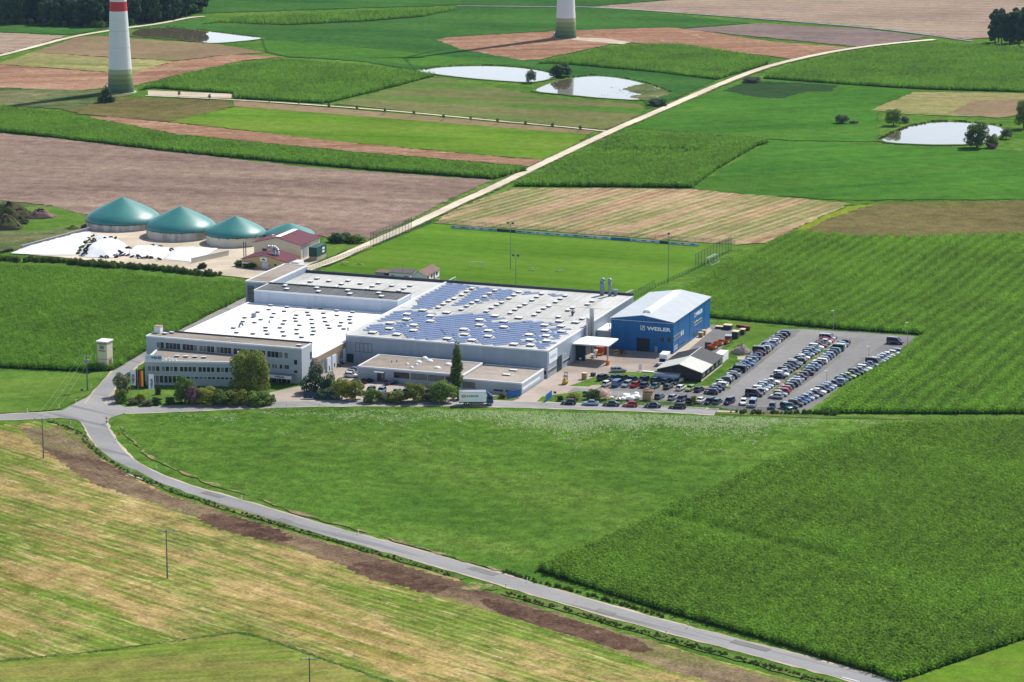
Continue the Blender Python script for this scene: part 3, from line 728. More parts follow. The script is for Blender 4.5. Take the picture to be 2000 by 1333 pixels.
meadow_poly = [tuple(p) for p in to_xy([(225, 835), (260, 815), (400, 803), (560, 798), (700, 797), (900, 797), (1050, 801), (1200, 806), (1390, 812), (1600, 822), (1760, 826), (1690, 842), (1500, 903), (1300, 990), (1140, 1065), (1045, 1110), (985, 1112), (760, 1045), (600, 1003), (410, 938), (300, 895), (250, 860)])]
rs = np.random.RandomState(11)
mp = grid_in(meadow_poly, 1.7, 1.7, .3, (.8, .8), 3)
scatter('meadow_grass', tuft(9, .2, .06, .5), [M_bent], np.c_[mp, np.zeros(len(mp))], (.6, 1.5), 'long meadow grass between the road bend and the works', 'grass')
band = [tuple(p) for p in to_xy([(330, 812), (600, 802), (900, 802), (1100, 807), (1400, 815), (1740, 825), (1660, 850), (1500, 890), (1200, 900), (800, 880), (500, 850), (360, 830)])]
bp = grid_in(band, .42, .42, .2, (.35, .35), 8)
ya_, yb_ = G(380, 806), G(1700, 822)
below = ya_[1] + (yb_[1] - ya_[1]) * (bp[:, 0] - ya_[0]) / (yb_[0] - ya_[0]) - bp[:, 1]      # metres in front of the road edge
cx = (bp[:, 0] - 32) / 40
clump = np.sin(bp[:, 0] * .35 + 1.3 * np.sin(bp[:, 1] * .3)) * np.sin(bp[:, 1] * .55 + np.sin(bp[:, 0] * .21) * 2)
reach = 6 + 9 * np.exp(-cx ** 2) + 4 * np.sin(bp[:, 0] * .13) + 2.5 * np.sin(bp[:, 0] * .41 + 1)
bp = bp[rs.rand(len(bp)) < np.clip((.14 + .62 * np.exp(-cx ** 2) + .16 * clump) * np.exp(-np.clip(below - reach * .55, 0, None) / (reach * .3)) + .006, .0, .9)]
scatter('seed_heads', tuft(7, .34, .028, .5, 5), [M_seed], np.c_[bp, np.zeros(len(bp))], (.7, 1.3), 'pale flowering grass heads along the edge of the meadow', 'grass')

# ---- trees and shrubs
M_bark = pm('bark', (.085, .060, .042), .9, var=.35, scale=3, bmp=.4)
def crown_mesh(name, mat, lobes, n, leaf, seed, hang=0.0):
    """leaf-sized faces spread through a cluster of uneven lobes: (x, y, z, rx, rz)"""
    rs = np.random.RandomState(seed)
    wts = np.array([l[3] * l[3] for l in lobes]); wts = wts / wts.sum()
    idx = rs.choice(len(lobes), n, p=wts)
    d = rs.normal(size=(n, 3)); d /= np.linalg.norm(d, axis=1)[:, None]
    rad = rs.uniform(.55, 1.06, n) ** .6
    Lb = np.array(lobes)[idx]
    ctr = Lb[:, :3] + d * rad[:, None] * np.c_[Lb[:, 3], Lb[:, 3], Lb[:, 4]]
    nr = d + rs.normal(size=(n, 3)) * .55 + np.array([0, 0, .35]); nr /= np.linalg.norm(nr, axis=1)[:, None]
    t = np.cross(nr, rs.normal(size=(n, 3))); t /= np.linalg.norm(t, axis=1)[:, None]
    b = np.cross(nr, t)
    s = leaf * rs.uniform(.6, 1.4, n)[:, None]
    v = np.stack([ctr - t * s, ctr - b * s * .6, ctr + t * s, ctr + b * s * .6], 1).reshape(-1, 3)
    me = bpy.data.meshes.new(name)
    me.from_pydata(v.tolist(), [], [(4 * i, 4 * i + 1, 4 * i + 2, 4 * i + 3) for i in range(n)])
    me.materials.append(mat); me.update()
    return me
def lobes_round(r, h0, h1, n, seed):
    rs = random.Random(seed); out = [(0, 0, (h0 + h1) / 2, r * .62, (h1 - h0) * .36)]
    for i in range(n):
        a = i * 2.4 + rs.uniform(-.5, .5); k = (i + .5) / n
        z = h0 + (h1 - h0) * (.12 + .78 * k)
        q = r * math.sqrt(max(.12, 1 - ((k - .4) / .68) ** 2)) * .62
        rr = r * rs.uniform(.28, .42)
        out.append((q * math.cos(a), q * math.sin(a), z, rr, rr * rs.uniform(.75, .95)))
    return out
def lobes_cone(r, h0, h1, n, seed):
    rs = random.Random(seed); out = []
    for i in range(n):
        k = i / (n - 1); a = i * 2.4
        rr = r * (1 - k) ** .85
        out.append((rr * .55 * math.cos(a), rr * .55 * math.sin(a), h0 + (h1 - h0) * k * .97, max(.18, rr * .55), max(.25, (h1 - h0) / n * 1.5)))
        if rr > .8: out.append((-rr * .6 * math.cos(a), -rr * .6 * math.sin(a), h0 + (h1 - h0) * k * .95, rr * .48, (h1 - h0) / n * 1.2))
    return out
def lobes_col(r, h0, h1, n, seed):
    rs = random.Random(seed)
    return [(rs.uniform(-.25, .25) * r, rs.uniform(-.25, .25) * r, h0 + (h1 - h0) * (i + .4) / n, r * (.95 if .15 < (i + .5) / n < .55 else .72 if (i + .5) / n < .82 else .42) * rs.uniform(.85, 1.1), (h1 - h0) / n * 1.1) for i in range(n)]
def trunk_mesh(name, h, r, limbs, seed):
    rs = random.Random(seed); mb = MB()
    pts = [(0, 0, -.1), (rs.uniform(-.06, .06) * h * .3, rs.uniform(-.06, .06) * h * .3, h * .35), (0, 0, h * .8)]
    mb.tube(pts[0], pts[1], r, r * .7, 7); mb.tube(pts[1], pts[2], r * .7, r * .25, 7)
    for i in range(limbs):
        a = i * 2.4 + rs.uniform(-.4, .4); z = h * rs.uniform(.32, .6); q = h * rs.uniform(.18, .3)
        mb.tube((0, 0, z), (q * math.cos(a), q * math.sin(a), z + q * .9), r * .4, r * .12, 5)
    return mb.mesh(name, M_bark)
LM = {
 'green': leaf_mat('broad leaves', (0.085, 0.153, 0.031), .4, .4, (0.145, 0.221, 0.043)),
 'office': leaf_mat('lime green leaves', (.115, .165, .028), .45, .35, (.19, .23, .045)),  # yellower green than the plain broad leaves
 'yellowgreen': leaf_mat('yellowish leaves', (0.178, 0.230, 0.037), .4, .5, (0.272, 0.289, 0.051)),
 'dark': leaf_mat('dark conifer needles', (0.027, 0.068, 0.027), .4, .4, (0.051, 0.099, 0.037), .6, .1),
 'pine': leaf_mat('blue green pine needles', (0.041, 0.093, 0.044), .4, .4, (0.076, 0.136, 0.060), .6, .1),
 'poplar': leaf_mat('poplar leaves', (0.076, 0.136, 0.027), .4, .6, (0.128, 0.196, 0.037)),
 'purple': leaf_mat('purple leaves', (0.128, 0.088, 0.102), .35, .6, (0.204, 0.128, 0.145)),
 'grey': leaf_mat('grey green leaves', (0.093, 0.119, 0.060), .4, .5, (0.170, 0.187, 0.102)),
 'blossom': leaf_mat('pale pink blossom', (0.544, 0.374, 0.340), .4, .8, (0.850, 0.680, 0.612)),
 'bluegreen': leaf_mat('willow leaves', (0.065, 0.111, 0.060), .4, .4, (0.111, 0.162, 0.085)),
}
TREES = {}
def tree_kind(key, crown, trunk): TREES[key] = (crown, trunk)
def mk(key, mat, lobes, n, leaf, seed, th, tr, limbs):
    TREES[key] = (crown_mesh('crown', LM[mat], lobes, n, leaf, seed), trunk_mesh('trunk', th, tr, limbs, seed))
# unit trees: about 10 m tall, scaled per place
mk('broad', 'green', lobes_round(4.3, .7, 10, 18, 1), 5600, .25, 1, 8.5, .34, 6)
mk('office_tree', 'office', lobes_round(4.5, .3, 10, 22, 31), 9000, .23, 31, 8.0, .34, 7)
mk('broad2', 'green', lobes_round(4.2, .8, 10, 14, 5), 4400, .25, 5, 8.5, .3, 6)
mk('willow', 'bluegreen', lobes_round(4.6, 1.0, 10, 13, 9), 4200, .26, 9, 8.2, .3, 6)
mk('pine', 'pine', lobes_cone(4.2, 1.4, 10, 9, 3), 4200, .22, 3, 9.6, .26, 4)
mk('spruce', 'dark', lobes_cone(2.7, .5, 10, 11, 7), 3800, .20, 7, 9.7, .24, 3)
mk('pine_far', 'dark', lobes_round(3.0, .8, 10, 12, 21), 2600, .30, 21, 9.0, .26, 4)
mk('poplar', 'poplar', lobes_col(.98, .7, 10, 12, 4), 4600, .14, 4, 9.0, .2, 0)
mk('bush', 'green', lobes_round(5.0, .3, 8.5, 12, 2), 3200, .34, 2, 6.0, .3, 7)
mk('bush_yellow', 'yellowgreen', lobes_round(4.8, .3, 9, 11, 12), 3000, .36, 12, 6.0, .3, 7)
mk('bush_grey', 'grey', lobes_round(5.2, .2, 8, 10, 13), 2600, .36, 13, 6.0, .3, 7)
mk('bush_purple', 'purple', lobes_round(4.6, .3, 9, 10, 14), 2600, .36, 14, 6.0, .3, 7)
mk('bush_dark', 'dark', lobes_round(4.8, .2, 8.8, 11, 15), 3000, .36, 15, 6.0, .3, 7)
mk('bush_blossom', 'blossom', lobes_round(4.6, .4, 8.6, 10, 16), 1900, .34, 16, 6.0, .3, 7)
mk('young', 'green', lobes_round(2.6, 3.4, 10, 7, 17), 700, .38, 17, 8.6, .2, 3)
def plant(kind, name, label, cat, xy, h, wide=1.0, rz=None, group=None, z=0.0):
    c, t = TREES[kind]
    o = thing(name, label, cat, (xy[0], xy[1], z), random.uniform(0, 6.28) if rz is None else rz, group)
    s = h / 10.0
    for nm, me in (('crown', c), ('trunk', t)):
        q = link(nm, me, o); q.scale = (s * wide, s * wide, s)
    return o
def px_plant(kind, name, label, cat, u, v, hpx, wpx=None, group=None, unit=None):
    """stood on the ground where its foot is seen; height and spread taken from the picture's scale there"""
    xy = G(u, v); dist = math.sqrt(xy[0] ** 2 + (xy[1] - CAM_Y) ** 2 + CAM_H ** 2)
    s = FPX / dist
    h = hpx / s / .975
    base = {'broad': 8.6, 'office_tree': 9.0, 'broad2': 8.0, 'willow': 9.2, 'pine': 8.4, 'spruce': 5.4, 'pine_far': 6.0, 'poplar': 1.96, 'bush': 10, 'bush_yellow': 9.6, 'bush_grey': 10.4, 'bush_purple': 9.2, 'bush_dark': 9.6, 'bush_blossom': 9.2, 'young': 5.2}[kind]
    wide = 1.0 if wpx is None else (wpx / s) / (base * h / 10) * (1.1 if kind.startswith('bush') else 1.05)
    h *= 1.06 if kind.startswith('bush') else 1.0
    return plant(kind, name, label, cat, xy, h, wide, group=group)
tr = px_plant
tr('office_tree', 'broadleaf_tree', 'large round broadleaf tree half hiding the office facade', 'tree', 488, 776, 92, 82)
tr('pine', 'pine_tree', 'spreading blue-green pine by the right end of the office', 'tree', 617, 766, 68, 62)
tr('pine', 'pine_tree', 'smaller loose pine just right of the spreading pine', 'tree', 646, 768, 48, 38)
tr('poplar', 'poplar_tree', 'tall slim columnar poplar in front of the annex', 'tree', 891, 768, 98, 24)
tr('bush_yellow', 'shrub', 'yellow-green shrub left of the annex visitor parking', 'shrub', 668, 780, 42, 40)
tr('bush_yellow', 'shrub', 'pale yellow-green shrub with a gap in its crown before the annex', 'shrub', 694, 781, 40, 34)
tr('bush_grey', 'shrub', 'low grey-green shrub on the verge beside the blue fence', 'shrub', 628, 779, 14, 26)
tr('bush', 'shrub', 'green shrub covering a parked blue car before the annex', 'shrub', 727, 786, 30, 36)
tr('bush_grey', 'shrub', 'brownish low shrub between two parked cars on the verge', 'shrub', 750, 786, 22, 32)
tr('bush_yellow', 'shrub', 'wide low green shrub before the silver hatchback', 'shrub', 777, 787, 24, 40)
tr('bush_yellow', 'shrub', 'tall green shrub with a yellowish side branch before the annex', 'shrub', 810, 786, 40, 42)
tr('bush_grey', 'shrub', 'low brownish shrub left of the dark rounded shrub', 'shrub', 832, 783, 16, 22)
tr('bush', 'shrub', 'large dark rounded shrub just left of the columnar poplar', 'shrub', 864, 785, 46, 54)
tr('bush', 'shrub', 'dark shrub at the foot of the columnar poplar', 'shrub', 893, 781, 24, 26)
tr('bush_grey', 'shrub', 'small shrub left of the blue gate leaf by the truck', 'shrub', 982, 778, 12, 16)
tr('bush_grey', 'tree', 'loose grey-green tree at the left end of the office garden', 'tree', 238, 775, 54, 32)
tr('bush', 'shrub', 'green shrub below the loose tree at the junction corner', 'shrub', 236, 787, 30, 26)
tr('bush_grey', 'shrub', 'low clipped shrub on the kerb below the left flag', 'shrub', 262, 790, 14, 26)
tr('bush_yellow', 'shrub', 'low yellow-green shrub between the flag poles', 'shrub', 274, 788, 18, 20)
tr('bush_grey', 'shrub', 'brownish low shrub on the kerb below the right flag', 'shrub', 288, 793, 14, 26)
tr('bush_dark', 'shrub', 'small dark round shrub right of the right flag pole', 'shrub', 306, 791, 16, 22)
tr('bush_dark', 'shrub', 'dark low shrub at the roadside by the white post', 'shrub', 332, 790, 16, 20)
tr('spruce', 'spruce_tree', 'small dark pointed spruce on the office lawn', 'tree', 309, 771, 24, 14)
tr('spruce', 'cypress', 'dark narrow cypress behind the black-red-gold flag, left one', 'tree', 267, 758, 40, 9)
tr('spruce', 'cypress', 'dark narrow cypress at the office corner behind the flags', 'tree', 281, 757, 40, 9)
tr('bush', 'tree', 'dense green tree behind the purple shrub by the office', 'tree', 362, 788, 56, 44)
tr('bush_purple', 'shrub', 'purple-leaved shrub in the office hedge', 'shrub', 378, 790, 38, 36)
tr('bush_yellow', 'shrub', 'yellow-green shrub right of the purple shrub', 'shrub', 405, 790, 34, 46)
tr('bush', 'shrub', 'dark green shrub in the middle of the office hedge', 'shrub', 437, 791, 32, 48)
tr('bush_yellow', 'shrub', 'light green shrub left of the big office tree', 'shrub', 464, 791, 32, 40)
tr('bush', 'shrub', 'dark low shrub under the big office tree', 'shrub', 505, 791, 30, 50)
tr('bush_yellow', 'shrub', 'bright green garden shrub beside the blue gate right of the drive', 'shrub', 1120, 782, 16, 26)
tr('bush', 'shrub', 'dark green round shrub left of the pink blossom shrub', 'shrub', 1159, 780, 22, 30)
tr('bush_blossom', 'shrub', 'pale pink flowering shrub behind the road-side cars', 'shrub', 1181, 781, 24, 24)
tr('bush_dark', 'shrub', 'small dark shrub at the left tip of the grass by the gate', 'shrub', 1094, 784, 12, 12)
tr('bush_yellow', 'tree', 'thin young tree standing among the front parked cars', 'tree', 1355, 790, 18, 12)
tr('bush_dark', 'shrub', 'wide dark bush beside the pale track behind the maroon roofs', 'shrub', 665, 474, 20, 46)
tr('bush', 'shrub', 'right half of the wide bush beside the pale track', 'shrub', 695, 475, 18, 38)
tr('bush_dark', 'shrub', 'lone round dark bush at the silage yard exit', 'shrub', 395, 526, 13, 20)
tr('bush', 'shrub', 'low green bush left of the yellow gabled building', 'shrub', 468, 521, 14, 20)
tr('bush', 'shrub', 'low green hedge bush below the yellow gable', 'shrub', 490, 524, 12, 28)
tr('bush', 'shrub', 'dense dark shrub between the big office tree and the entrance drive', 'shrub', 528, 790, 22, 24)
tr('bush_dark', 'shrub', 'dark shrub behind the blue fence beneath the pines', 'shrub', 640, 778, 20, 40)
tr('spruce', 'spruce_tree', 'dark conifer at the foot of the left wind turbine', 'tree', 208, 201, 38, 36)
tr('bush_dark', 'shrub', 'round dark bush behind the reed pond', 'shrub', 1095, 151, 28, 42)
tr('willow', 'tree', 'small leafy tree standing at the near bank of the middle pond', 'tree', 1037, 163, 26, 24)
tr('bush_dark', 'shrub', 'low dark bush between the reed pond and the pale track', 'shrub', 1285, 207, 15, 40)
tr('bush_grey', 'shrub', 'grey low bush by the pale track near the dark plot', 'shrub', 1467, 162, 14, 38)
tr('willow', 'shrub', 'low blue-green willow bush alone in the green field', 'shrub', 1644, 242, 17, 30)
tr('bush_grey', 'shrub', 'small grey bush right of the willow bush', 'shrub', 1668, 242, 7, 18)
tr('broad2', 'tree', 'round tree with a visible trunk above the right pond', 'tree', 1745, 246, 32, 34)
tr('bush_grey', 'shrub', 'small bush touching the round tree above the right pond', 'shrub', 1767, 240, 14, 20)
tr('broad', 'tree', 'big dark tree on the near bank of the right pond', 'tree', 1908, 290, 48, 52)
tr('bush', 'shrub', 'lighter green bush beside the big tree at the right pond', 'shrub', 1937, 289, 28, 24)
tr('bush_purple', 'shrub', 'small reddish bush under the big tree at the right pond', 'shrub', 1935, 292, 12, 18)
tr('willow', 'shrub', 'grey-green round bush at the right end of the right pond', 'shrub', 1965, 272, 20, 26)
tr('broad2', 'tree', 'slender tree at the right picture edge by the pond', 'tree', 1999, 252, 56, 34)
for i, (u, v) in enumerate([(350, 191), (409, 197), (467, 199), (525, 204), (584, 208), (642, 214), (697, 219), (752, 224), (809, 229), (866, 236), (919, 240), (972, 244), (1026, 249), (1079, 253), (1133, 258)]):
    tr('young', 'young_tree', ['first', 'second', 'third', 'fourth', 'fifth', 'sixth', 'seventh', 'eighth', 'ninth', 'tenth', 'eleventh', 'twelfth', 'thirteenth', 'fourteenth', 'fifteenth'][i] + ' young tree along the narrow track, counting from the left wind turbine', 'tree', u, v, 13, 7, group='young trees along the narrow track')
# pines at the right edge, far behind
for i, (u, v, h, w) in enumerate([(1943, 88, 64, 30), (1956, 90, 69, 30), (1972, 91, 67, 34), (1990, 92, 70, 34), (2008, 92, 70, 34), (1950, 82, 66, 30), (1982, 84, 68, 34), (2000, 82, 68, 34)]):
    tr('pine_far', 'pine_tree', ['leftmost', 'second from left', 'third from left', 'fourth from left', 'fifth from left', 'back-row leftmost', 'back-row middle', 'back-row rightmost'][i] + ' tall pine of the clump at the far right edge', 'tree', u, v, h, w, group='pines of the far right clump')

# the wood at the top left: one dark mass
rs = np.random.RandomState(5)
wood = [tuple(p) for p in to_xy([(-80, 44), (0, 46), (100, 51), (205, 54), (265, 49), (330, 41), (398, 26), (396, 8), (380, -40), (360, -140), (-120, -140)])]
wp = grid_in(wood, 6.0, 6.0, .4, (2.2, 2.2), 4)
fc = MB(); src = TREES['pine_far'][0]
fc.v = [tuple(x.co) for x in src.vertices]; fc.f = [tuple(p.vertices) for p in src.polygons]; fc.m = [0] * len(fc.f)
fc.tube((0, 0, 0), (0, 0, 8.5), .26, .08, 5, 1)
scatter('wood', fc, [LM['dark'], M_bark], np.c_[wp, np.zeros(len(wp))], (1.35, 2.1), 'dark conifer wood at the far left edge of the valley', 'wood')
up = []
for a, b in zip([(0, 47), (100, 52), (205, 55)], [(100, 52), (205, 55), (265, 50)]):
    for k in range(16):
        t = rs.rand(); up.append(G(a[0] + (b[0] - a[0]) * t, a[1] + (b[1] - a[1]) * t + rs.uniform(-2, 1)))
bsrc = TREES['bush'][0]; bb = MB(); bb.v = [tuple(x.co * .3) for x in bsrc.vertices]; bb.f = [tuple(p.vertices) for p in bsrc.polygons]; bb.m = [0] * len(bb.f)
scatter('wood_edge', bb, [LM['green']], np.c_[np.array(up), np.zeros(len(up))], (.8, 1.8), 'leafy bushes along the foot of the far conifer wood', 'bushes')
# hedge and ditch growth that reads as one strip each
small = MB(); small.v = [tuple(x.co * .12) for x in TREES['bush'][0].vertices]; small.f = bb.f; small.m = bb.m
def strip(name, pts, n, wid, sc, label, mat='green'):
    xy = [np.array(p) for p in to_xy(pts)]; ln = [np.linalg.norm(xy[i + 1] - xy[i]) for i in range(len(xy) - 1)]
    cum = np.r_[0, np.cumsum(ln)]; out = []
    for k in range(n):
        s_ = rs.rand() * cum[-1]; i = min(len(ln) - 1, int(np.searchsorted(cum, s_, 'right') - 1)); t = (s_ - cum[i]) / ln[i]
        p = xy[i] + (xy[i + 1] - xy[i]) * t + rs.uniform(-wid, wid, 2); out.append((p[0], p[1], 0))
    return scatter(name, small, [LM[mat]], np.array(out), sc, label, 'hedge')
strip('hedge', [(-20, 509), (110, 512), (200, 520), (300, 527), (420, 540)], 330, 1.9, (.5, 2.0), 'dark green hedge between the silage yard and the left maize')
strip('hedge', [(1425, 807), (1500, 809), (1590, 808), (1640, 812)], 70, .7, (.35, 1.25), 'low dark hedge along the front of the car park')
strip('ditch_growth', [(95, 824), (150, 844), (190, 887), (250, 923), (340, 962), (480, 1007), (640, 1054), (800, 1100), (890, 1129)], 420, .7, (.25, .62), 'weedy growth in the ditch along the upper stretch of the lower road')
strip('ditch_growth', [(985, 1160), (1100, 1191), (1300, 1249), (1500, 1303), (1650, 1345)], 300, .8, (.3, .7), 'weedy growth in the ditch along the lower stretch of the lower road')
strip('ditch_growth', [(985, 1118), (1050, 1138), (1150, 1163), (1300, 1207)], 120, .5, (.3, .8), 'weeds between the lower road and the front maize')
strip('reeds', [(820, 139), (850, 133), (900, 129.5), (965, 129), (1025, 133), (1080, 144)], 120, .6, (.5, 1.0), 'dark reeds on the far bank of the middle pond')
strip('reeds', [(1105, 154), (1157, 148), (1212, 152), (1265, 164), (1312, 182)], 110, .7, (.5, 1.0), 'dark reeds on the far bank of the weedy pond')
strip('reeds', [(1718, 274), (1742, 261), (1775, 248), (1825, 239), (1880, 239), (1955, 247)], 150, .7, (.6, 1.1), 'reeds round the far bank of the right pond')
strip('reeds', [(270, 60), (315, 54), (350, 55), (420, 63.5), (505, 74)], 90, .5, (.5, 1.0), 'reeds on the far bank of the far left pond')
strip('pond_plants', [(1170, 190), (1210, 180), (1240, 176), (1270, 182), (1240, 190), (1200, 172)], 110, 3.0, (.2, .55), 'water plants scattered over the weedy pond')

for i_, (pts_, lab_) in enumerate([
 ([(0, 257), (105, 272), (350, 301), (700, 333), (962, 353)], 'weedy margin between the long maize strip and the brown field'),
 ([(1352, 371), (1440, 382), (1650, 394), (1990, 393)], 'weedy margin below the big green field on the right'),
 ([(860, 436), (900, 406), (1000, 371)], 'dry weeds between the pale track and the striped stubble'),
 ([(1000, 371), (1180, 370), (1350, 371)], 'weeds along the top of the striped stubble'),
 ([(330, 240), (400, 248), (650, 279), (1000, 311), (1072, 314)], 'weeds along the red strip below the bright green field'),
 ([(1210, 256), (1300, 216), (1400, 171), (1465, 147)], 'weedy right-hand verge of the pale track'),
 ([(0, 129), (210, 144), (262, 143), (340, 123), (450, 109)], 'weeds between the red soil and the straw field at the far left'),
 ([(853, 80), (1021, 120), (1049, 119)], 'weeds at the tip of the red field by the far turbine'),
 ([(1720, 281), (1860, 288), (1990, 297)], 'weeds between the right pond and the green field'),
 ([(0, 1294), (200, 1274), (400, 1246), (470, 1237), (530, 1253), (640, 1293), (760, 1334)], 'grassy baulk between the two stubble fields in front')]):
    strip('field_margin', pts_, 170 if i_ < 9 else 260, .7 if i_ < 9 else .35, (.12, .42) if i_ < 9 else (.14, .34), lab_, 'grey' if i_ % 3 == 2 else 'green')
# ================================================================== THE WORKS
M_wallgrey = clad('grey profiled wall sheet', (.29, .35, .42), pitch=.5, depth=.35)
M_wallwhite = clad('pale profiled wall sheet', (.44, .51, .60), pitch=.5, depth=.3)
M_blue = clad('blue profiled wall sheet', (.011, .115, .31), pitch=.4, rough=.4, depth=.35)
M_render = pm('pale grey render', (.37, .42, .47), .85, var=.08, scale=.3)
M_roofgrey = field_mat('grey roof membrane', [(.38, .385, .37), (.44, .445, .43), (.49, .495, .48)], PA + R(90), 9, .10, .8, rows=(2.0, (.52, .525, .51), .45), streak=((.32, .318, .30), .25, 8, .56, .72), fvar=.12, bmp=.05)
M_roofgravel = field_mat('gravel roof', [(.235, .205, .18), (.285, .25, .22), (.32, .285, .25)], PA, 3, .12, 2.0, fvar=.18, bmp=.3)
M_roofdark = field_mat('dark roof felt', [(.10, .105, .11), (.135, .14, .145)], PA + R(90), 6, .12, .9, rows=(1.8, (.17, .175, .18), .6), fvar=.15, bmp=.05)
M_roofwhite = field_mat('white roof foil', [(.80, .79, .76), (.85, .85, .84), (.88, .88, .88)], PA, 3, .05, .6, fvar=.03, bmp=.03)
M_trim = pm('white metal trim', (.72, .74, .76), .45, var=.05)
M_trimdark = pm('dark metal trim and parapet shade', (.055, .06, .07), .5, var=.1)
M_dome = pm('rooflight dome', (.82, .83, .84), .25, var=.03)
M_curb = pm('rooflight kerb', (.10, .11, .13), .6, var=.1)  # kerb coloured dark to stand for its front in shade
M_glass = pm('window glass', (.022, .030, .032), .06, var=.35, scale=.5, spec=.4)
M_glassl = pm('window glass with blinds', (.16, .18, .17), .12, var=.4, scale=.6)
M_frame = pm('white window frame', (.66, .68, .68), .5, var=.05)
M_framed = pm('dark window frame', (.05, .055, .06), .5, var=.1)
M_navy = pm('navy lettering', (.015, .05, .16), .5, var=.03)
M_palebl = pm('pale blue lettering', (.40, .58, .75), .5, var=.03)
M_letter = pm('white lettering', (.78, .80, .80), .5, var=.02)
M_brownband = pm('brown wall band', (.30, .225, .15), .7, var=.1, scale=.5)
M_gatedark = pm('gate curtain and interior shade', (.016, .038, .045), .7, var=.3, scale=.5)  # gate curtain colour, also painted on for the shade inside openings
M_steel = pm('galvanised steel', (.42, .44, .46), .35, .7, var=.12, scale=1.5)
M_steelblue = pm('weathered duct metal', (.20, .26, .30), .45, .4, var=.2, scale=1.2)
M_panel = None
def solar_mat():
    m, nt, bs = nodes('solar cells')
    tc = nt.nodes.new('ShaderNodeTexCoord'); sx = nt.nodes.new('ShaderNodeSeparateXYZ'); nt.links.new(tc.outputs['Object'], sx.inputs[0])
    w = math_n(nt, 'PINGPONG', sx.outputs['X'], .5); ln = ramp(nt, w, [(.0, 1.0), (.03, 0.0)])
    c = mix_rgb(nt, ramp(nt, noise(nt, tc.outputs['Object'], .35, 3), [(.35, 0.0), (.65, 1.0)]), (.095, .145, .285), (.135, .185, .335))
    c = mix_rgb(nt, ln, c, (.45, .48, .52))
    nt.links.new(c, bs.inputs['Base Color'])
    bs.inputs['Roughness'].default_value = .2; bs.inputs['Specular IOR Level'].default_value = .4
    return m
M_solar = solar_mat()

def slab_roof(root, name, x0, y0, x1, y1, z, mat, o, th=.08, edge=None, em=None, sides='fblr', trim=.35):
    r = MB(o).box(x0, y0, z, x1, y1, z + th).build(name, mat, root)
    if edge:
        w = trim
        for sd, b in (('f', (x0 - .06, y0 - .06, x1 + .06, y0 + w)), ('b', (x0 - .06, y1 - w, x1 + .06, y1 + .06)), ('l', (x0 - .06, y0 + w, x0 + w, y1 - w)), ('r', (x1 - w, y0 + w, x1 + .06, y1 - w))):
            if sd in sides: MB(o).box(b[0], b[1], z - .25, b[2], b[3], z + edge[sd]).build('parapet', em or M_trim, root)
    return r
def rooflight_meshes(w, d, h=.16):
    a = MB().box(-w / 2, -d / 2, 0, w / 2, d / 2, .48).mesh('kerb', M_curb)
    k = .12
    v = [(-w / 2 - .06, -d / 2 - .06, .48), (w / 2 + .06, -d / 2 - .06, .48), (w / 2 + .06, d / 2 + .06, .48), (-w / 2 - .06, d / 2 + .06, .48),
         (-w / 2 + .2, -d / 2 + .2, .48 + h * .7), (w / 2 - .2, -d / 2 + .2, .48 + h * .7), (w / 2 - .2, d / 2 - .2, .48 + h * .7), (-w / 2 + .2, d / 2 - .2, .48 + h * .7), (0, 0, .48 + h)]
    b = MB().add(v, [(0, 1, 5, 4), (1, 2, 6, 5), (2, 3, 7, 6), (3, 0, 4, 7), (4, 5, 8), (5, 6, 8), (6, 7, 8), (7, 4, 8)]).mesh('dome', M_dome)
    return a, b
RL_BIG = rooflight_meshes(2.1, 1.8); RL_SMALL = rooflight_meshes(1.3, 1.4); RL_FLAT = rooflight_meshes(1.25, .7, .04)
def rooflight(root, x, y, z, kind, o):
    a = link('rooflight', kind[0], root, (x - o[0], y - o[1], z - o[2]))
    link('dome', kind[1], a)
    return a
def win_y(root, x0, x1, z0, z1, y, o, frame=None, glass=None, mull=1, trans=0, name='window'):
    """window on a wall facing -y: frame ring with mullions, one pane each"""
    f = MB(o); t = .07; fr = frame or M_frame
    f.box(x0 - t, y - .07, z0 - t, x1 + t, y + .02, z0); f.box(x0 - t, y - .07, z1, x1 + t, y + .02, z1 + t)
    f.box(x0 - t, y - .07, z0, x0, y + .02, z1); f.box(x1, y - .07, z0, x1 + t, y + .02, z1)
    for k in range(1, mull):
        xm = x0 + (x1 - x0) * k / mull; f.box(xm - t / 2, y - .065, z0, xm + t / 2, y + .02, z1)
    w = f.build(name, fr, root)
    for k in range(mull):
        a = x0 + (x1 - x0) * k / mull + (t / 2 if k else 0); b = x0 + (x1 - x0) * (k + 1) / mull - (t / 2 if k < mull - 1 else 0)
        g = glass if glass else (M_glassl if random.random() < .3 else M_glass)
        MB(o).box(a, y - .03, z0, b, y + .01, z1).build('pane', g, w)
    return w
def win_x(root, y0, y1, z0, z1, x, o, frame=None, glass=None, mull=1, name='window'):
    f = MB(o); t = .07; fr = frame or M_frame
    f.box(x - .02, y0 - t, z0 - t, x + .07, y1 + t, z0); f.box(x - .02, y0 - t, z1, x + .07, y1 + t, z1 + t)
    f.box(x - .02, y0 - t, z0, x + .07, y0, z1); f.box(x - .02, y1, z0, x + .07, y1 + t, z1)
    for k in range(1, mull):
        ym = y0 + (y1 - y0) * k / mull; f.box(x - .02, ym - t / 2, z0, x + .065, ym + t / 2, z1)
    w = f.build(name, fr, root)
    for k in range(mull):
        a = y0 + (y1 - y0) * k / mull + (t / 2 if k else 0); b = y0 + (y1 - y0) * (k + 1) / mull - (t / 2 if k < mull - 1 else 0)
        MB(o).box(x - .01, a, z0, x + .03, b, z1).build('pane', glass or M_glass, w)
    return w

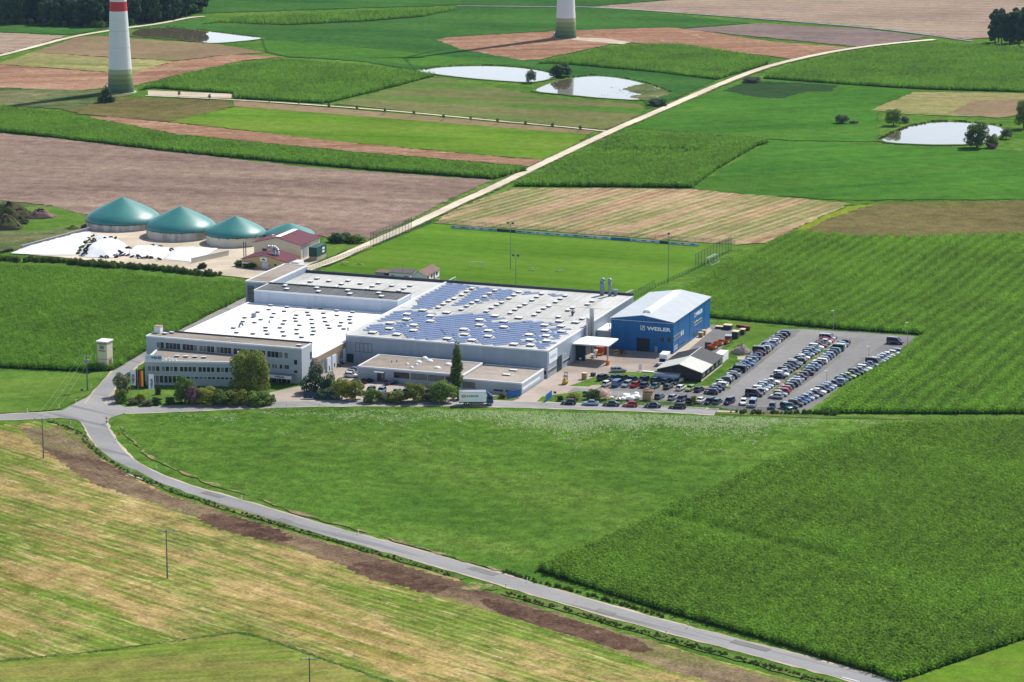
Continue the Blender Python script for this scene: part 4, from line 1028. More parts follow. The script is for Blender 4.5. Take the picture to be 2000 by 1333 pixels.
# ---- assembly hall with solar panels
HZ = 8.0
hall = pthing('assembly_hall', 'large grey assembly hall with solar panels on its flat roof', 'building', 0, 0)
o0 = (0, 0, 0)
MB(o0).box(0, 0, 0, 61.5, 80.5, HZ).build('wall', M_wallgrey, hall)
slab_roof(hall, 'roof', .0, .0, 61.5, 80.5, HZ, M_roofgrey, o0, .08, dict(f=.14, b=.85, l=.42, r=.14), None, 'flr')
MB(o0).box(-.06, 80.15, HZ - .25, 61.56, 80.56, HZ + .85).build('parapet', M_trimdark, hall)  # back parapet coloured dark for the shade on its face
for ya, yb in ((40.2, 40.2), (58.5, 58.5), (21.0, 21.0)):
    MB(o0).box(.5, ya, HZ + .08, 61, ya + .22, HZ + .12).build('expansion_joint', pm('joint strip', (.30, .285, .26), .8), hall)
zb2 = lambda x, y: (780 + x / 10, 550 + y / 10)
z1a = lambda x, y: (700 + x / 10, 590 + y / 10)
z3a = lambda x, y: (900 + x / 9.09, 590 + y / 9.09)
z5a = lambda x, y: (960 + x / 9.09, 540 + y / 9.09)
bigs = [z1a(*p) for p in [(245, 622), (720, 660), (570, 545), (585, 440), (905, 362), (1050, 480), (1045, 585), (920, 265), (1225, 188), (1375, 402), (1380, 298), (1690, 232), (1705, 742)]]
bigs += [z3a(*p) for p in [(20, 510), (40, 600), (170, 703), (305, 435), (305, 342), (455, 535), (455, 635), (735, 470), (735, 370), (580, 270), (1005, 305), (915, 775), (1185, 608), (1200, 700), (1215, 792), (1460, 435), (1470, 530), (1485, 625), (1500, 717), (1730, 365), (1750, 455), (1765, 547)]] + [z5a(1470, 838)]
smalls = [z3a(*p) for p in [(435, 185), (525, 123), (620, 68), (705, 28), (860, 215), (945, 155), (1030, 100), (1120, 58), (1285, 250), (1370, 190), (1455, 133), (1545, 92), (1715, 285), (1885, 165)]]
smalls += [z5a(*p) for p in [(40, 268), (465, 297), (380, 350), (293, 408), (165, 483), (870, 328), (787, 382), (703, 440), (1290, 362), (1205, 415), (1120, 473), (575, 515), (485, 553), (400, 610), (310, 672), (1000, 545), (910, 590), (825, 643), (735, 705), (1420, 578), (1335, 622), (1770, 458), (1685, 515), (1590, 770), (1170, 738)]]
smalls += [zb2(*p) for p in [(1395, 158), (1295, 217), (1197, 282), (1045, 358), (943, 403), (838, 465), (738, 528), (1835, 192), (1738, 253), (1640, 317), (1495, 397), (1393, 440), (1292, 502), (1190, 567), (1880, 475), (1780, 538), (1685, 603)]]
RLPOS = []
for lst, kind, dd in ((bigs, RL_BIG, 1.2), (smalls, RL_SMALL, .85)):
    for u, v in lst:
        x, y = L(u, v, HZ + .25); y += dd
        if any((x - a) ** 2 + (y - b) ** 2 < 2.2 for a, b, _ in RLPOS): continue
        RLPOS.append((x, y, dd))
        rooflight(hall, x, y, HZ + .08, kind, o0)
# solar rows: tilted strips, cut short at the rooflights
sol = [[(772, 607), (800, 606), (850, 612), (905, 614), (940, 611), (985, 621), (1040, 627), (1105, 634), (1118, 644), (1094, 657), (1078, 672), (1072, 683), (1044, 680), (1010, 674), (985, 675), (950, 674), (925, 668), (900, 678), (838, 664), (796, 661), (786, 652), (742, 653), (708, 645), (728, 632), (760, 614)],
       [(866, 553), (895, 554), (924, 558), (931, 562), (897, 567), (893, 577), (868, 588), (845, 602), (818, 604), (800, 601), (815, 594), (811, 583), (840, 570), (855, 562)],
       [(924, 558), (960, 564), (982, 568), (966, 580), (945, 590), (920, 597), (902, 602), (878, 600), (905, 581), (918, 571)],
       [(962, 564), (1003, 566), (998, 575), (985, 585), (965, 586), (958, 580)],
       [(1005, 567), (1058, 572), (1046, 576), (1020, 576)], [(1065, 573), (1122, 577), (1110, 579), (1078, 579)]]
SD = R(45.0); sc_, ss_ = math.cos(SD), math.sin(SD)
tilt = .09
for poly in sol:
    P = np.array([L(u, v, HZ + .3) for u, v in poly])
    S = P @ np.array([[sc_, -ss_], [ss_, sc_]])
    t = S[:, 1].min() + .4
    while t < S[:, 1].max():
        s = np.arange(S[:, 0].min(), S[:, 0].max(), .5)
        q = np.c_[s * sc_ - t * ss_, s * ss_ + t * sc_]
        ok = inside(q, [tuple(p) for p in P]) & (q[:, 0] > 1.2) & (q[:, 0] < 60) & (q[:, 1] > 1.2) & (q[:, 1] < 79)
        for a, b, dd in RLPOS: ok &= ((q[:, 0] - a) ** 2 + (q[:, 1] - b) ** 2) > (dd + .7) ** 2
        k = 0
        while k < len(s):
            if not ok[k]: k += 1; continue
            j = k
            while j + 1 < len(s) and ok[j + 1] and (s[j + 1] - s[k]) < 11.5: j += 1
            ln = s[j] - s[k] + .5
            if ln >= 2.0 and random.random() > .04:
                nmod = round(ln); mb = MB()
                w = .78
                mb.add([(0, -w, .10), (nmod, -w, .10), (nmod, w, .10 + tilt), (0, w, .10 + tilt)], [(0, 1, 2, 3)])
                mb.add([(0, -w, .06), (nmod, -w, .06), (nmod, w, .06 + tilt), (0, w, .06 + tilt), (0, -w, .097), (nmod, -w, .097), (nmod, w, .097 + tilt), (0, w, .097 + tilt)], [(3, 2, 1, 0), (0, 1, 5, 4), (1, 2, 6, 5), (2, 3, 7, 6), (3, 0, 4, 7)], 1)
                mb.add([(0, w, 0), (nmod, w, 0), (nmod, w, .06 + tilt), (0, w, .06 + tilt)], [(0, 1, 2, 3)], 1)
                x0_, y0_ = s[k] * sc_ - t * ss_, s[k] * ss_ + t * sc_
                pnl = link('solar_panel', mb.mesh('solar_panel', [M_solar, M_trimdark]), hall, (x0_, y0_, HZ + .09)); pnl.rotation_euler = (0, 0, SD)
            k = j + 1
        t += 2.4
# wall details
fr = MB(o0)
for xx in (3.0, 4.3, 5.6, 6.9, 8.1): fr.box(xx, -.06, 3.3, xx + .1, .01, 6.0)
fr.box(3.1, -.05, 3.3, 8.1, .01, 3.4); fr.box(3.1, -.05, 5.9, 8.1, .01, 6.0)
fr.build('wall_hatch', M_trimdark, hall)
MB(o0).box(.3, -.05, 0.05, 2.4, .01, 2.5).build('door', M_gatedark, hall)
g = MB(o0).box(61.48, 8.2, .1, 61.62, 12.2, 4.3).build('gate', M_gatedark, hall)  # flat dark panel, the shade inside the gate opening painted on
win_x(hall, .5, 7.7, 1.1, 2.25, 61.5, o0, M_frame, M_glass, 7)
win_x(hall, 13.2, 20, 1.2, 2.1, 61.5, o0, M_frame, M_glass, 6)
win_x(hall, 27.5, 34, 1.2, 2.1, 61.5, o0, M_frame, M_glass, 6)
win_y(hall, 58.6, 61.2, 1.1, 2.3, 0, o0, M_frame, M_glass, 3)
sg = MB(o0).box(61.5, 1.1, 3.95, 61.62, 8.2, 7.2).build('sign_panel', M_letter, hall)
put_text('WEILER', 61.625, 1.9, 5.1, 5.4, 1.0, M_palebl, sg, 'right', .03, .03, o=o0)
MB(o0).box(61.5, 12.3, 4.5, 62.6, 12.4, 4.6).box(62.4, 12.25, 4.3, 62.75, 12.5, 4.62).build('wall_lamp', M_trim, hall)
# chimneys and vents on the hall roof
def chimney(root, u, v, h, r, cap=True):
    x, y = L(u, v, HZ)
    mb = MB(o0); mb.tube((x, y, HZ + .08), (x, y, HZ + h), r, r, 14)
    if cap:
        mb.lathe([(r * 1.0, HZ + h - .9), (r * 1.35, HZ + h - .6), (r * 1.35, HZ + h - .3), (r * .9, HZ + h), (.02, HZ + h + .25)], (x, y), 14)
        for k in range(1, 4): mb.tube((x, y, HZ + h * k / 4), (x, y, HZ + h * k / 4 + .1), r * 1.08, r * 1.08, 14)
    return mb.build('chimney', M_steelblue, root, True)
chimney(hall, 1177, 578, 5.4, .52); chimney(hall, 1190.7, 579.5, 5.5, .52); chimney(hall, 1173, 577.5, 4.6, .2, False)
x, y = L(1202.5, 578, HZ)
MB(o0).box(x - .45, y - .4, HZ + .08, x + .45, y + .4, HZ + 1.1).box(x - .75, y - .7, HZ + 1.1, x + .75, y + .7, HZ + 1.9).build('roof_vent', M_steelblue, hall)
x, y = L(1118, 617, HZ)
MB(o0).tube((x, y, HZ + .08), (x, y, HZ + .9), .3, .3, 10).tube((x, y, HZ + .9), (x + .5, y - .2, HZ + 1.5), .55, .5, 10).build('roof_vent', M_trimdark, hall)
# ducts standing against the right wall
def duct(y, h, w, d=.5, mat=None): return MB(o0).box(62.2, y, 0.05, 62.2 + d, y + w, h).build('duct', mat or M_steel, hall)
duct(35.4, 13.2, 1.15, 1.0); duct(33.6, 10.4, .7, .7); duct(32.2, 11.0, .45, .5); duct(37.2, 11.4, .35, .4)
MB(o0).box(61.5, 32.3, 8.2, 62.2, 36.4, 8.5).box(61.5, 32.3, 4.2, 62.2, 36.4, 4.5).build('duct_bracket', M_steelblue, hall)

# ---- connecting block between the two halls
con = pthing('connecting_block', 'low white connecting block between the grey hall and the blue hall', 'building', 61.6, 44.2)
oc = (61.6, 44.2, 0)
MB(oc).box(61.62, 44.2, 0, 66.55, 54, 4.7).build('wall', M_render, con)
MB(oc).box(61.64, 44.1, 4.7, 66.6, 54.05, 4.95).build('roof', M_roofwhite, con)
MB(oc).tube((64.8, 46.0, 4.9), (64.8, 46.0, 6.2), .12, .12, 8).tube((64.8, 46.0, 6.2), (65.1, 46.0, 6.5), .2, .15, 8).build('roof_vent', M_steel, con)

# ---- canopy
can = pthing('canopy', 'white flat canopy on a single striped post beside the hall', 'canopy', 61.6, 21.6)
ocn = (61.6, 21.6, 0)
v = [(61.6, 21.6, 5.25), (72.5, 21.5, 5.4), (72.3, 31.6, 5.4), (61.6, 32.2, 5.25)]
MB(ocn).add(v + [(a, b, c + .35) for a, b, c in v], [(3, 2, 1, 0), (4, 5, 6, 7), (0, 1, 5, 4), (1, 2, 6, 5), (2, 3, 7, 6), (3, 0, 4, 7)]).build('roof', M_roofwhite, can)
MB(ocn).box(72.0, 21.7, 0, 72.35, 22.05, 5.42).build('post', pm('pinkish steel post', (.45, .36, .36), .6), can)
st = MB(ocn)
for k in range(4): st.box(71.98, 21.68, 1.4 + k * .3, 72.37, 22.07, 1.55 + k * .3, k % 2)
st.build('warning_stripes', [M_letter, pm('signal red', (.38, .03, .03), .5)], can)
MB(ocn).box(71.7, 21.4, .06, 72.7, 22.4, 1.35).build('post_guard', pm('orange guard', (.62, .21, .02), .6), can)
MB(ocn).box(61.62, 24.6, .05, 64.4, 25.0, 5.2).build('curtain', M_gatedark, can)

# ---- left hall behind the white roof
lh = pthing('rear_hall', 'grey roofed rear hall with a raised dark roof strip along its front', 'building', -47.8, 41)
ol = (-47.8, 41, 0)
MB(ol).box(-47.8, 51.7, 0, -.02, 80.5, 7.9).build('wall', M_wallgrey, lh)
MB(ol).box(-47.8, 40.8, 0, -.35, 51.7, 9.9).build('front_wall', M_wallwhite, lh)
MB(ol).box(-47.6, 51.72, 7.9, -.08, 80.3, 7.98).build('roof', M_roofgrey, lh)
MB(ol).box(-47.8, 80.15, 7.7, -.12, 80.5, 8.85).build('parapet', M_trimdark, lh)  # dark colour stands for the shaded side of this parapet
MB(ol).box(-47.5, 41.0, 9.9, -.6, 51.4, 9.97).build('raised_roof', M_roofdark, lh)
MB(ol).box(-47.85, 40.74, 9.6, -.3, 41.0, 10.05).box(-47.85, 41.0, 9.6, -47.5, 51.4, 10.05).box(-.6, 41.0, 9.6, -.3, 51.4, 10.05).build('parapet', M_trim, lh)
MB(ol).box(-47.85, 51.4, 9.6, -.3, 51.75, 10.35).build('parapet', M_trimdark, lh)  # back edge painted dark in place of real shade
zz6 = lambda x, y: (460 + x / 4.545, 480 + y / 4.545)
for p in [(715, 298), (655, 325), (820, 320), (990, 318), (930, 347), (1100, 342), (1260, 340), (1205, 367), (1380, 362), (1540, 362), (1480, 388), (600, 352), (880, 372), (1160, 392), (1440, 408)]:
    x, y = L(*zz6(*p), 8.2); rooflight(lh, x, y + .8, 7.98, RL_SMALL, ol)
for p in [(435, 360), (450, 390), (715, 380), (730, 412), (990, 402), (1010, 433), (1265, 425), (1290, 455)]:
    x, y = L(*zz6(*p), 10.2); rooflight(lh, x, y + .4, 9.97, RL_SMALL, ol)

# ---- stair block at the back left corner
sb = pthing('stair_block', 'narrow stair block with gravel roof at the rear left corner of the halls', 'building', -56, 52)
osb = (-56, 52, 0)
MB(osb).box(-56, 52.2, 0, -47.84, 81.5, 9.9).build('wall', M_wallgrey, sb)
slab_roof(sb, 'roof', -56, 52.2, -47.84, 81.5, 9.9, M_roofgravel, osb, .06, dict(f=.25, b=.25, l=.25, r=.25))
win_y(sb, -55.2, -53.2, 1.0, 8.6, 52.2, osb, M_framed, M_glassl, 1)
for zq in (2.6, 4.4, 6.2, 7.6): MB(osb).box(-55.2, 52.1, zq, -53.2, 52.2, zq + .18).build('window_bar', M_framed, sb)

# ---- white roofed hall
wh = pthing('white_hall', 'low hall with a bright white roof dotted with small rooflights', 'building', -49.8, -22)
ow = (-49.8, -22, 0)
MB(ow).box(-49.8, -22.0, 0, -.1, 40.75, 5.9).build('wall', M_render, wh)
MB(ow).box(-49.9, -22.0, 5.9, .12, 40.7, 6.05).build('roof', M_roofwhite, wh)
MB(ow).box(-.1, -21.9, 4.3, .06, -.1, 5.88).build('wall_band', M_brownband, wh)
MB(ow).box(-.1, -21.9, .05, .03, -18.5, 4.28).build('wall_panel', M_brownband, wh)
MB(ow).box(-.1, -7.3, .05, .03, -5.9, 4.28).build('wall_panel', M_brownband, wh)
win_x(wh, -18.2, -14.6, 1.0, 4.1, -.1, ow, M_frame, M_glassl, 3)
for ya in (-14.1, -10.4):
    d = MB(ow).box(.0, ya, .1, .35, ya + 2.7, 4.05).build('gate_leaf', pm('pale gate leaf', (.62, .68, .73), .5, var=.04), wh)
    MB(ow).box(.34, ya + .8, .5, .38, ya + 1.8, 1.7).build('gate_window', M_glassl, d)
win_x(wh, -5.6, -2.0, 1.6, 4.1, -.1, ow, M_frame, M_glassl, 3)
MB(ow).box(-.1, -1.9, .1, .05, -.3, 4.2).build('door', M_letter, wh)
z4b = lambda x, y: (360 + x / 5.882, 590 + y / 5.882)
for p in [(960, 93), (835, 122), (685, 187), (665, 230), (555, 305), (590, 357), (1020, 138), (998, 180), (870, 208), (797, 242), (1140, 112), (925, 300), (928, 335), (945, 375), (780, 371), (1405, 125), (1280, 157), (1265, 193), (1420, 157), (1590, 135), (1145, 220), (1125, 258), (1275, 226), (1455, 205), (1315, 273), (1090, 302), (1122, 347), (1138, 395), (1283, 322), (1285, 370), (1600, 185), (1460, 253), (1610, 230), (1470, 300), (1480, 340), (1465, 380), (1340, 412), (1640, 272), (1660, 307), (1745, 160), (1795, 242), (1780, 280), (1825, 315), (1900, 173), (1890, 207), (1900, 247), (985, 48), (1170, 68), (1425, 75), (1555, 82), (1745, 108), (1925, 126)]:
    x, y = L(*z4b(*p), 6.2)
    if y < 39.5 and x < -1.5: rooflight(wh, x, y + .5, 6.05, RL_FLAT, ow)
gut = pm('stained roof gutter', (.36, .27, .19), .8, var=.35, scale=.4)
guc = pm('greenish roof gutter', (.62, .66, .62), .8, var=.15, scale=.4)
for (a, b, c, m_) in [((1200, 125), (1060, 195), .5, gut), ((1040, 212), (640, 395), .8, guc), ((1740, 192), (1640, 240), .55, gut), ((1620, 255), (1210, 440), .8, guc), ((1300, 92), (1220, 128), .6, gut)]:
    xa, ya = L(*z4b(*a), 6.1); xb, yb = L(*z4b(*b), 6.1)
    xm = (xa + xb) / 2
    MB(ow).box(xm - c / 2, min(ya, yb), 6.05, xm + c / 2, max(ya, yb), 6.09).build('roof_gutter', m_, wh)
stn = [L(*z4b(*p), 6.1) for p in [(1290, 88), (1420, 94), (1560, 100), (1690, 106), (1740, 118), (1600, 116), (1450, 108), (1310, 106)]]
MB(ow).prism(stn, 6.052, 6.058).build('roof_stain', pm('rusty roof stain', (.52, .40, .31), .8, var=.3, scale=.5), wh)
x, y = L(*z4b(800, 175), 6.1); MB(ow).box(x - .6, y - .6, 6.05, x + .6, y + .6, 7.3).build('roof_vent', M_steelblue, wh)
x, y = L(*z4b(650, 285), 6.1)
sv = MB(ow); sv.tube((x - .6, y, 6.05), (x - .3, y, 6.9), .3, .3, 10).tube((x - .3, y, 6.9), (x + .5, y, 7.2), .34, .34, 10).tube((x + .5, y, 7.2), (x + .7, y, 6.4), .32, .3, 10); sv.build('roof_vent', M_steelblue, wh, True)
x, y = L(*z4b(975, 240), 6.1); MB(ow).tube((x, y, 6.05), (x, y, 6.8), .22, .22, 8).build('roof_vent', M_trimdark, wh)
x, y = L(*z4b(1880, 330), 6.1); MB(ow).tube((x, y, 6.05), (x, y, 6.9), .22, .22, 8).tube((x, y, 6.9), (x, y, 7.0), .35, .3, 8).build('roof_vent', M_trimdark, wh)

# ---- office
of = pthing('office_building', 'three-storey grey office building with ribbon windows and gravel roof', 'building', -49, -29.3)
oo = (-49, -29.3, 0)
MB(oo).box(-49, -29.3, 0, -.8, -22.05, 10.1).build('wall', M_render, of)
slab_roof(of, 'roof', -49, -29.3, -.8, -22.05, 10.1, M_roofgravel, oo, .06, dict(f=.18, b=.42, l=.18, r=.18), None, 'flr')
MB(oo).box(-49.06, -22.4, 9.85, -.74, -21.99, 10.55).build('parapet', M_trimdark, of)  # shade of the back edge put into its dark colour
for x0, n in ((-45.7, 2), (-42.9, 4), (-37.6, 4), (-32.3, 4), (-27.0, 4), (-21.7, 4), (-16.6, 4), (-11.3, 4), (-6.1, 1)):
    win_y(of, x0, x0 + n * 1.17, 6.95, 8.7, -29.3, oo, M_frame, None, n)
win_y(of, -7.6, -6.75, 3.9, 5.1, -29.3, oo, M_frame, M_glass, 1); win_y(of, -6.1, -4.7, 3.9, 5.1, -29.3, oo, M_frame, M_glass, 2)
win_y(of, -9.9, -8.3, 3.9, 5.1, -29.3, oo, M_frame, M_glassl, 2); win_y(of, -13.0, -10.6, 3.9, 5.1, -29.3, oo, M_frame, M_glass, 3)
win_y(of, -3.1, -2.3, 5.5, 6.7, -29.3, oo, M_framed, M_glass, 1); win_y(of, -3.1, -2.3, 3.1, 3.7, -29.3, oo, M_framed, M_glass, 1)
win_x(of, -23.4, -22.6, 5.9, 7.8, -.8, oo, M_framed, M_glass, 1); win_x(of, -23.4, -22.6, 3.4, 4.6, -.8, oo, M_framed, M_glass, 1)
MB(oo).box(-48.6, -24.9, 10.16, -46.7, -23.2, 12.0).build('roof_housing', M_trim, of)
MB(oo).box(-48.75, -25.05, 12.0, -46.55, -23.05, 12.15).build('roof_housing_cap', pm('rusty cap', (.36, .22, .16), .7), of)
rooflight(of, -43.5, -24.0, 10.16, RL_FLAT, oo); rooflight(of, -44.8, -25.8, 10.16, RL_FLAT, oo); rooflight(of, -2.7, -26.8, 10.16, RL_FLAT, oo)
vents = MB(oo)
for k in range(3): vents.tube((-25.5 + k * .8, -25.5 + .3 * k, 10.16), (-25.5 + k * .8, -25.5 + .3 * k, 10.6), .2, .2, 8)
vents.build('roof_vent', M_letter, of)
# entrance with its own small canopy
MB(oo).box(-12.5, -31.9, 2.2, -2.9, -29.35, 2.6).build('entrance_canopy', M_steelblue, of)
fs = MB(oo).box(-12.5, -32.0, 1.72, -2.9, -31.85, 2.62).build('canopy_fascia', M_letter, of)
put_text('WEILER', -8.0, -32.01, 1.95, 3.1, .5, M_navy, fs, 'front', .03, .03, o=oo)
for xx in (-12.3, -7.0, -3.2): MB(oo).tube((xx, -31.7, 0), (xx, -31.7, 2.2), .07, .07, 6).build('canopy_post', M_steel, of)
dr = MB(oo).box(-11.8, -29.45, .05, -4.2, -29.28, 2.15).build('entrance_glazing', M_glass, of)
for xx in (-10.2, -8.6, -7.0, -5.4): MB(oo).box(xx, -29.5, .05, xx + .08, -29.44, 2.15).build('mullion', M_frame, dr)

# ---- skewed two-storey wing before the office
wa = R(15.0); WZ = 6.8
F0 = np.array([-41.6, -44.9]); wx_ = np.array([math.cos(wa), math.sin(wa)]); wy_ = np.array([-math.sin(wa), math.cos(wa)])
wing = pthing('office_wing', 'two-storey office wing with flat gravel roof set askew before the office', 'building', float(F0[0]), float(F0[1]), rz=wa)
def wl(x, y): d = np.array([x, y]) - F0; return (float(d @ wx_), float(d @ wy_))
wpoly = [(0, 0), (27.5, 0), wl(-15.0, -29.36), wl(-45.2, -29.36)]
MB().prism(wpoly, 0, WZ).build('wall', M_render, wing)
inner = [(.4, .35), (27.1, .35), (wpoly[2][0] - .5, wpoly[2][1] - .3), (wpoly[3][0] + .6, wpoly[3][1] - .1)]
MB().prism(inner, WZ, WZ + .06).build('roof', M_roofgravel, wing)
MB().box(-.05, -.06, WZ - .3, 27.55, .3, WZ + .22).build('parapet', M_trim, wing)
lp = MB(); a = np.array([0., .3]); b = np.array(wpoly[3]); dd = (b - a) / np.linalg.norm(b - a); nn = np.array([dd[1], -dd[0]])
lp.prism([tuple(a - nn * .05), tuple(a + nn * .35), tuple(b + nn * .35), tuple(b - nn * .05)], WZ - .3, WZ + .3); lp.build('parapet', M_trim, wing)
ob_ = (0, 0, 0)
def wwin(x0, n, z0, z1, w=.98, gap=.2, m_=1, g=None):
    for k in range(n): win_y(wing, x0 + k * (w + gap), x0 + k * (w + gap) + w, z0, z1, 0, ob_, M_frame, g, m_)
for x0, n in ((.8, 3), (4.7, 4), (9.9, 4), (15.1, 4), (20.2, 4)): wwin(x0, n, 4.0, 5.4)
for x0, n in ((.6, 4), (5.4, 4)): wwin(x0, n, .7, 2.7)
for x0, n in ((10.5, 4), (15.3, 4), (20.2, 4)): wwin(x0, n, 2.0, 2.6)
for k in range(4): rooflight(wing, 8.0 + k * 2.6, 5.4 - .25 * k, WZ + .06, RL_FLAT, ob_)
sgn = MB().box(.1, .05, WZ + .25, 5.0, .2, WZ + 1.75).build('sign_panel', pm('pale blue sign', (.55, .66, .76), .5), wing)
put_text('WEILER', 1.75, .045, WZ + .62, 3.0, .72, M_navy, sgn, 'front', .02, .035)
MB().box(.55, .02, WZ + .6, 1.35, .05, WZ + 1.4).build('logo', M_palebl, sgn)
for k in range(4): MB().box(5.6 + k * .95, .35, WZ + .06, 6.05 + k * .95, .8, WZ + (.95 if k == 1 else .65)).build('roof_vent', M_letter, wing)
MB().box(25.0, 6.6, WZ + .06, 25.9, 7.4, WZ + 1.6).build('roof_housing', M_trim, wing)

# ---- annex
an = pthing('annex', 'low flat-roofed grey annex with gravel roof before the assembly hall', 'building', 11.7, -19)
oa = (11.7, -19, 0)
MB(oa).box(11.7, -19.0, 0, 43.4, -3.6, 3.8).build('wall', M_render, an)
slab_roof(an, 'roof', 11.7, -19.0, 43.4, -3.6, 3.8, M_roofgravel, oa, .05, dict(f=.16, b=.2, l=.2, r=.16))
MB(oa).box(43.46, -20.6, 0, 61.2, -2.2, 3.2).build('side_wing', M_render, an)
slab_roof(an, 'side_wing_roof', 43.55, -20.6, 61.2, -2.2, 3.2, M_roofgravel, oa, .05, dict(f=.16, b=.2, l=.1, r=.16), None, 'fbr')
for x0, x1, m_, g in ((22.7, 27.2, 4, M_glass), (27.9, 32.5, 4, M_glassl), (33.0, 37.6, 4, M_glassl), (38.2, 41.6, 3, M_glass)): win_y(an, x0, x1, 1.5, 3.0, -19.0, oa, M_framed, g, m_)
win_y(an, 43.9, 47.4, .8, 2.3, -20.6, oa, M_framed, M_glassl, 3); win_y(an, 53.0, 55.6, .6, .9, -20.6, oa, M_framed, M_glass, 2); win_y(an, 56.6, 59.5, .6, .9, -20.6, oa, M_framed, M_glass, 2)
dd_ = MB(oa).box(17.6, -19.08, .05, 19.8, -18.98, 2.6).build('door', M_framed, an)
MB(oa).box(18.9, -19.12, .4, 19.6, -19.07, 2.4).build('door_pane', M_glassl, dd_)
MB(oa).box(17.1, -20.2, 2.75, 19.9, -18.95, 2.95).build('door_canopy', M_letter, an)
MB(oa).box(61.2, -20.3, 1.15, 61.26, -5.6, 1.9).build('wall_panel', pm('glossy white band', (.75, .78, .80), .3), an)
MB(oa).box(61.2, -20.4, .3, 61.25, -3.0, .36).build('wall_rib', M_trimdark, an)
za = lambda x, y: (640 + x / 7.143, 690 + y / 7.143)
for p, r, h in [((1355, 80), .95, .75), ((1270, 128), .9, .55), ((1425, 110), .9, .5), ((1110, 152), .5, .4), ((1238, 160), .5, .4), ((1172, 200), .55, .4), ((1530, 205), .95, .5), ((1680, 155), 1.0, .5)]:
    x, y = L(*za(*p), 4.0)
    MB(oa).lathe([(r, 3.85), (r, 4.0), (r * .85, 3.95 + h * .6), (r * .45, 3.9 + h), (.02, 3.95 + h)], (x, y), 12).build('dome_light', M_dome, an, True)
for p in [(895, 130), (965, 125)]:
    x, y = L(*za(*p), 3.9); MB(oa).tube((x, y, 3.85), (x, y, 4.5), .12, .12, 6).build('roof_vent', M_trimdark, an)
for p in [(1410, 735), (1355, 770)]:
    x, y = L(650 + p[0] / 4, 540 + p[1] / 4, 3.4); q = rooflight(an, x, y, 3.25, RL_BIG, oa); q.scale = (1, .6, .7)

# ---- blue hall
bh = pthing('blue_hall', 'tall blue hall with shallow pale gable roof and white lettering', 'building', 66.7, 42)
ob = (66.7, 42, 0); X0, X1, Y0, Y1, ZE, ZR, XM = 66.7, 85.8, 42.0, 80.8, 9.3, 10.8, 76.4
MB(ob).xprism([(X0, 0), (X1, 0), (X1, ZE), (XM, ZR), (X0, ZE)], Y0, Y1).build('wall', M_blue, bh)
M_bluerf = clad('pale grey roof sheet', (.43, .465, .49), pitch=.6, rough=.4, depth=.2)
def slope(xa, za_, xb, zb_, nm, t=.14):
    MB(ob).add([(xa, Y0 - .35, za_), (xb, Y0 - .35, zb_), (xb, Y1 + .35, zb_), (xa, Y1 + .35, za_), (xa, Y0 - .35, za_ + t), (xb, Y0 - .35, zb_ + t), (xb, Y1 + .35, zb_ + t), (xa, Y1 + .35, za_ + t)], [(3, 2, 1, 0), (4, 5, 6, 7), (0, 1, 5, 4), (1, 2, 6, 5), (2, 3, 7, 6), (3, 0, 4, 7)]).build(nm, M_bluerf, bh)
slope(X0 - .3, ZE - .02, XM - .003, ZR + .03, 'roof_slope'); slope(XM + .003, ZR + .03, X1 + .3, ZE - .02, 'roof_slope')
MB(ob).box(X0 - .3, Y0 - .4, ZE - .3, X1 + .3, Y0 - .36, ZE - .2).build('gutter', M_trim, bh)
rb = MB(ob)
n = 16
for k in range(n):
    ya = 45.8 + (77 - 45.8) * k / n; yb = 45.8 + (77 - 45.8) * (k + 1) / n - .25
    rb.xprism([(XM - 1.25, ZR), (XM + 1.25, ZR), (XM + 1.1, ZR + .55), (XM + .5, ZR + .85), (XM - .5, ZR + .85), (XM - 1.1, ZR + .55)], ya, yb)
rb.build('ridge_light', M_dome, bh)
for yy, xo in ((42.0, 0),):
    gt = MB(ob).box(74.6, Y0 - .06, .05, 78.6, Y0 + .01, 3.95).build('gate', pm('painted gateway shade', (.018, .024, .028), .6, var=.4), bh)  # closed dark panel, the gateway's unlit interior painted as colour
win_y(bh, 82.0, 82.9, 3.45, 4.6, Y0, ob, M_framed, M_glass); win_y(bh, 84.0, 85.0, 3.5, 4.75, Y0, ob, M_framed, M_glass)
MB(ob).box(80.2, Y0 - .08, .05, 81.0, Y0 + .01, 1.9).build('door', M_wallgrey, bh)
put_text('WEILER', 77.7, Y0 - .02, 6.5, 7.3, 1.1, M_letter, bh, 'front', .04, .035, o=ob)
def logo_front(x, z, s, y, mat, root, o):
    m = MB(o); t = s * .1
    m.box(x, y - .05, z, x + s, y - .01, z + t).box(x, y - .05, z + s - t, x + s, y - .01, z + s).box(x, y - .05, z + t, x + t, y - .01, z + s - t).box(x + s - t, y - .05, z + t, x + s, y - .01, z + s - t)
    m.add([(x + s * .2, y - .05, z + s * .22), (x + s * .42, y - .05, z + s * .22), (x + s * .8, y - .05, z + s * .8), (x + s * .58, y - .05, z + s * .8)], [(0, 1, 2, 3)])
    return m.build('logo', mat, root)
logo_front(75.75, 6.4, 1.35, Y0, M_letter, bh, ob)
put_text('WEILER', X1 + .02, 65.3, 6.45, 7.0, 1.15, M_letter, bh, 'right', .04, .035, o=ob)
MB(ob).box(X1 + .01, 63.6, 6.4, X1 + .06, 63.75, 7.6).box(X1 + .01, 64.7, 6.4, X1 + .06, 64.85, 7.6).box(X1 + .01, 63.76, 7.45, X1 + .06, 64.69, 7.6).box(X1 + .01, 63.76, 6.4, X1 + .06, 64.69, 6.55).build('logo', M_letter, bh)
win_x(bh, 63.3, 71.8, 3.95, 4.75, X1, ob, M_frame, M_glass, 5)
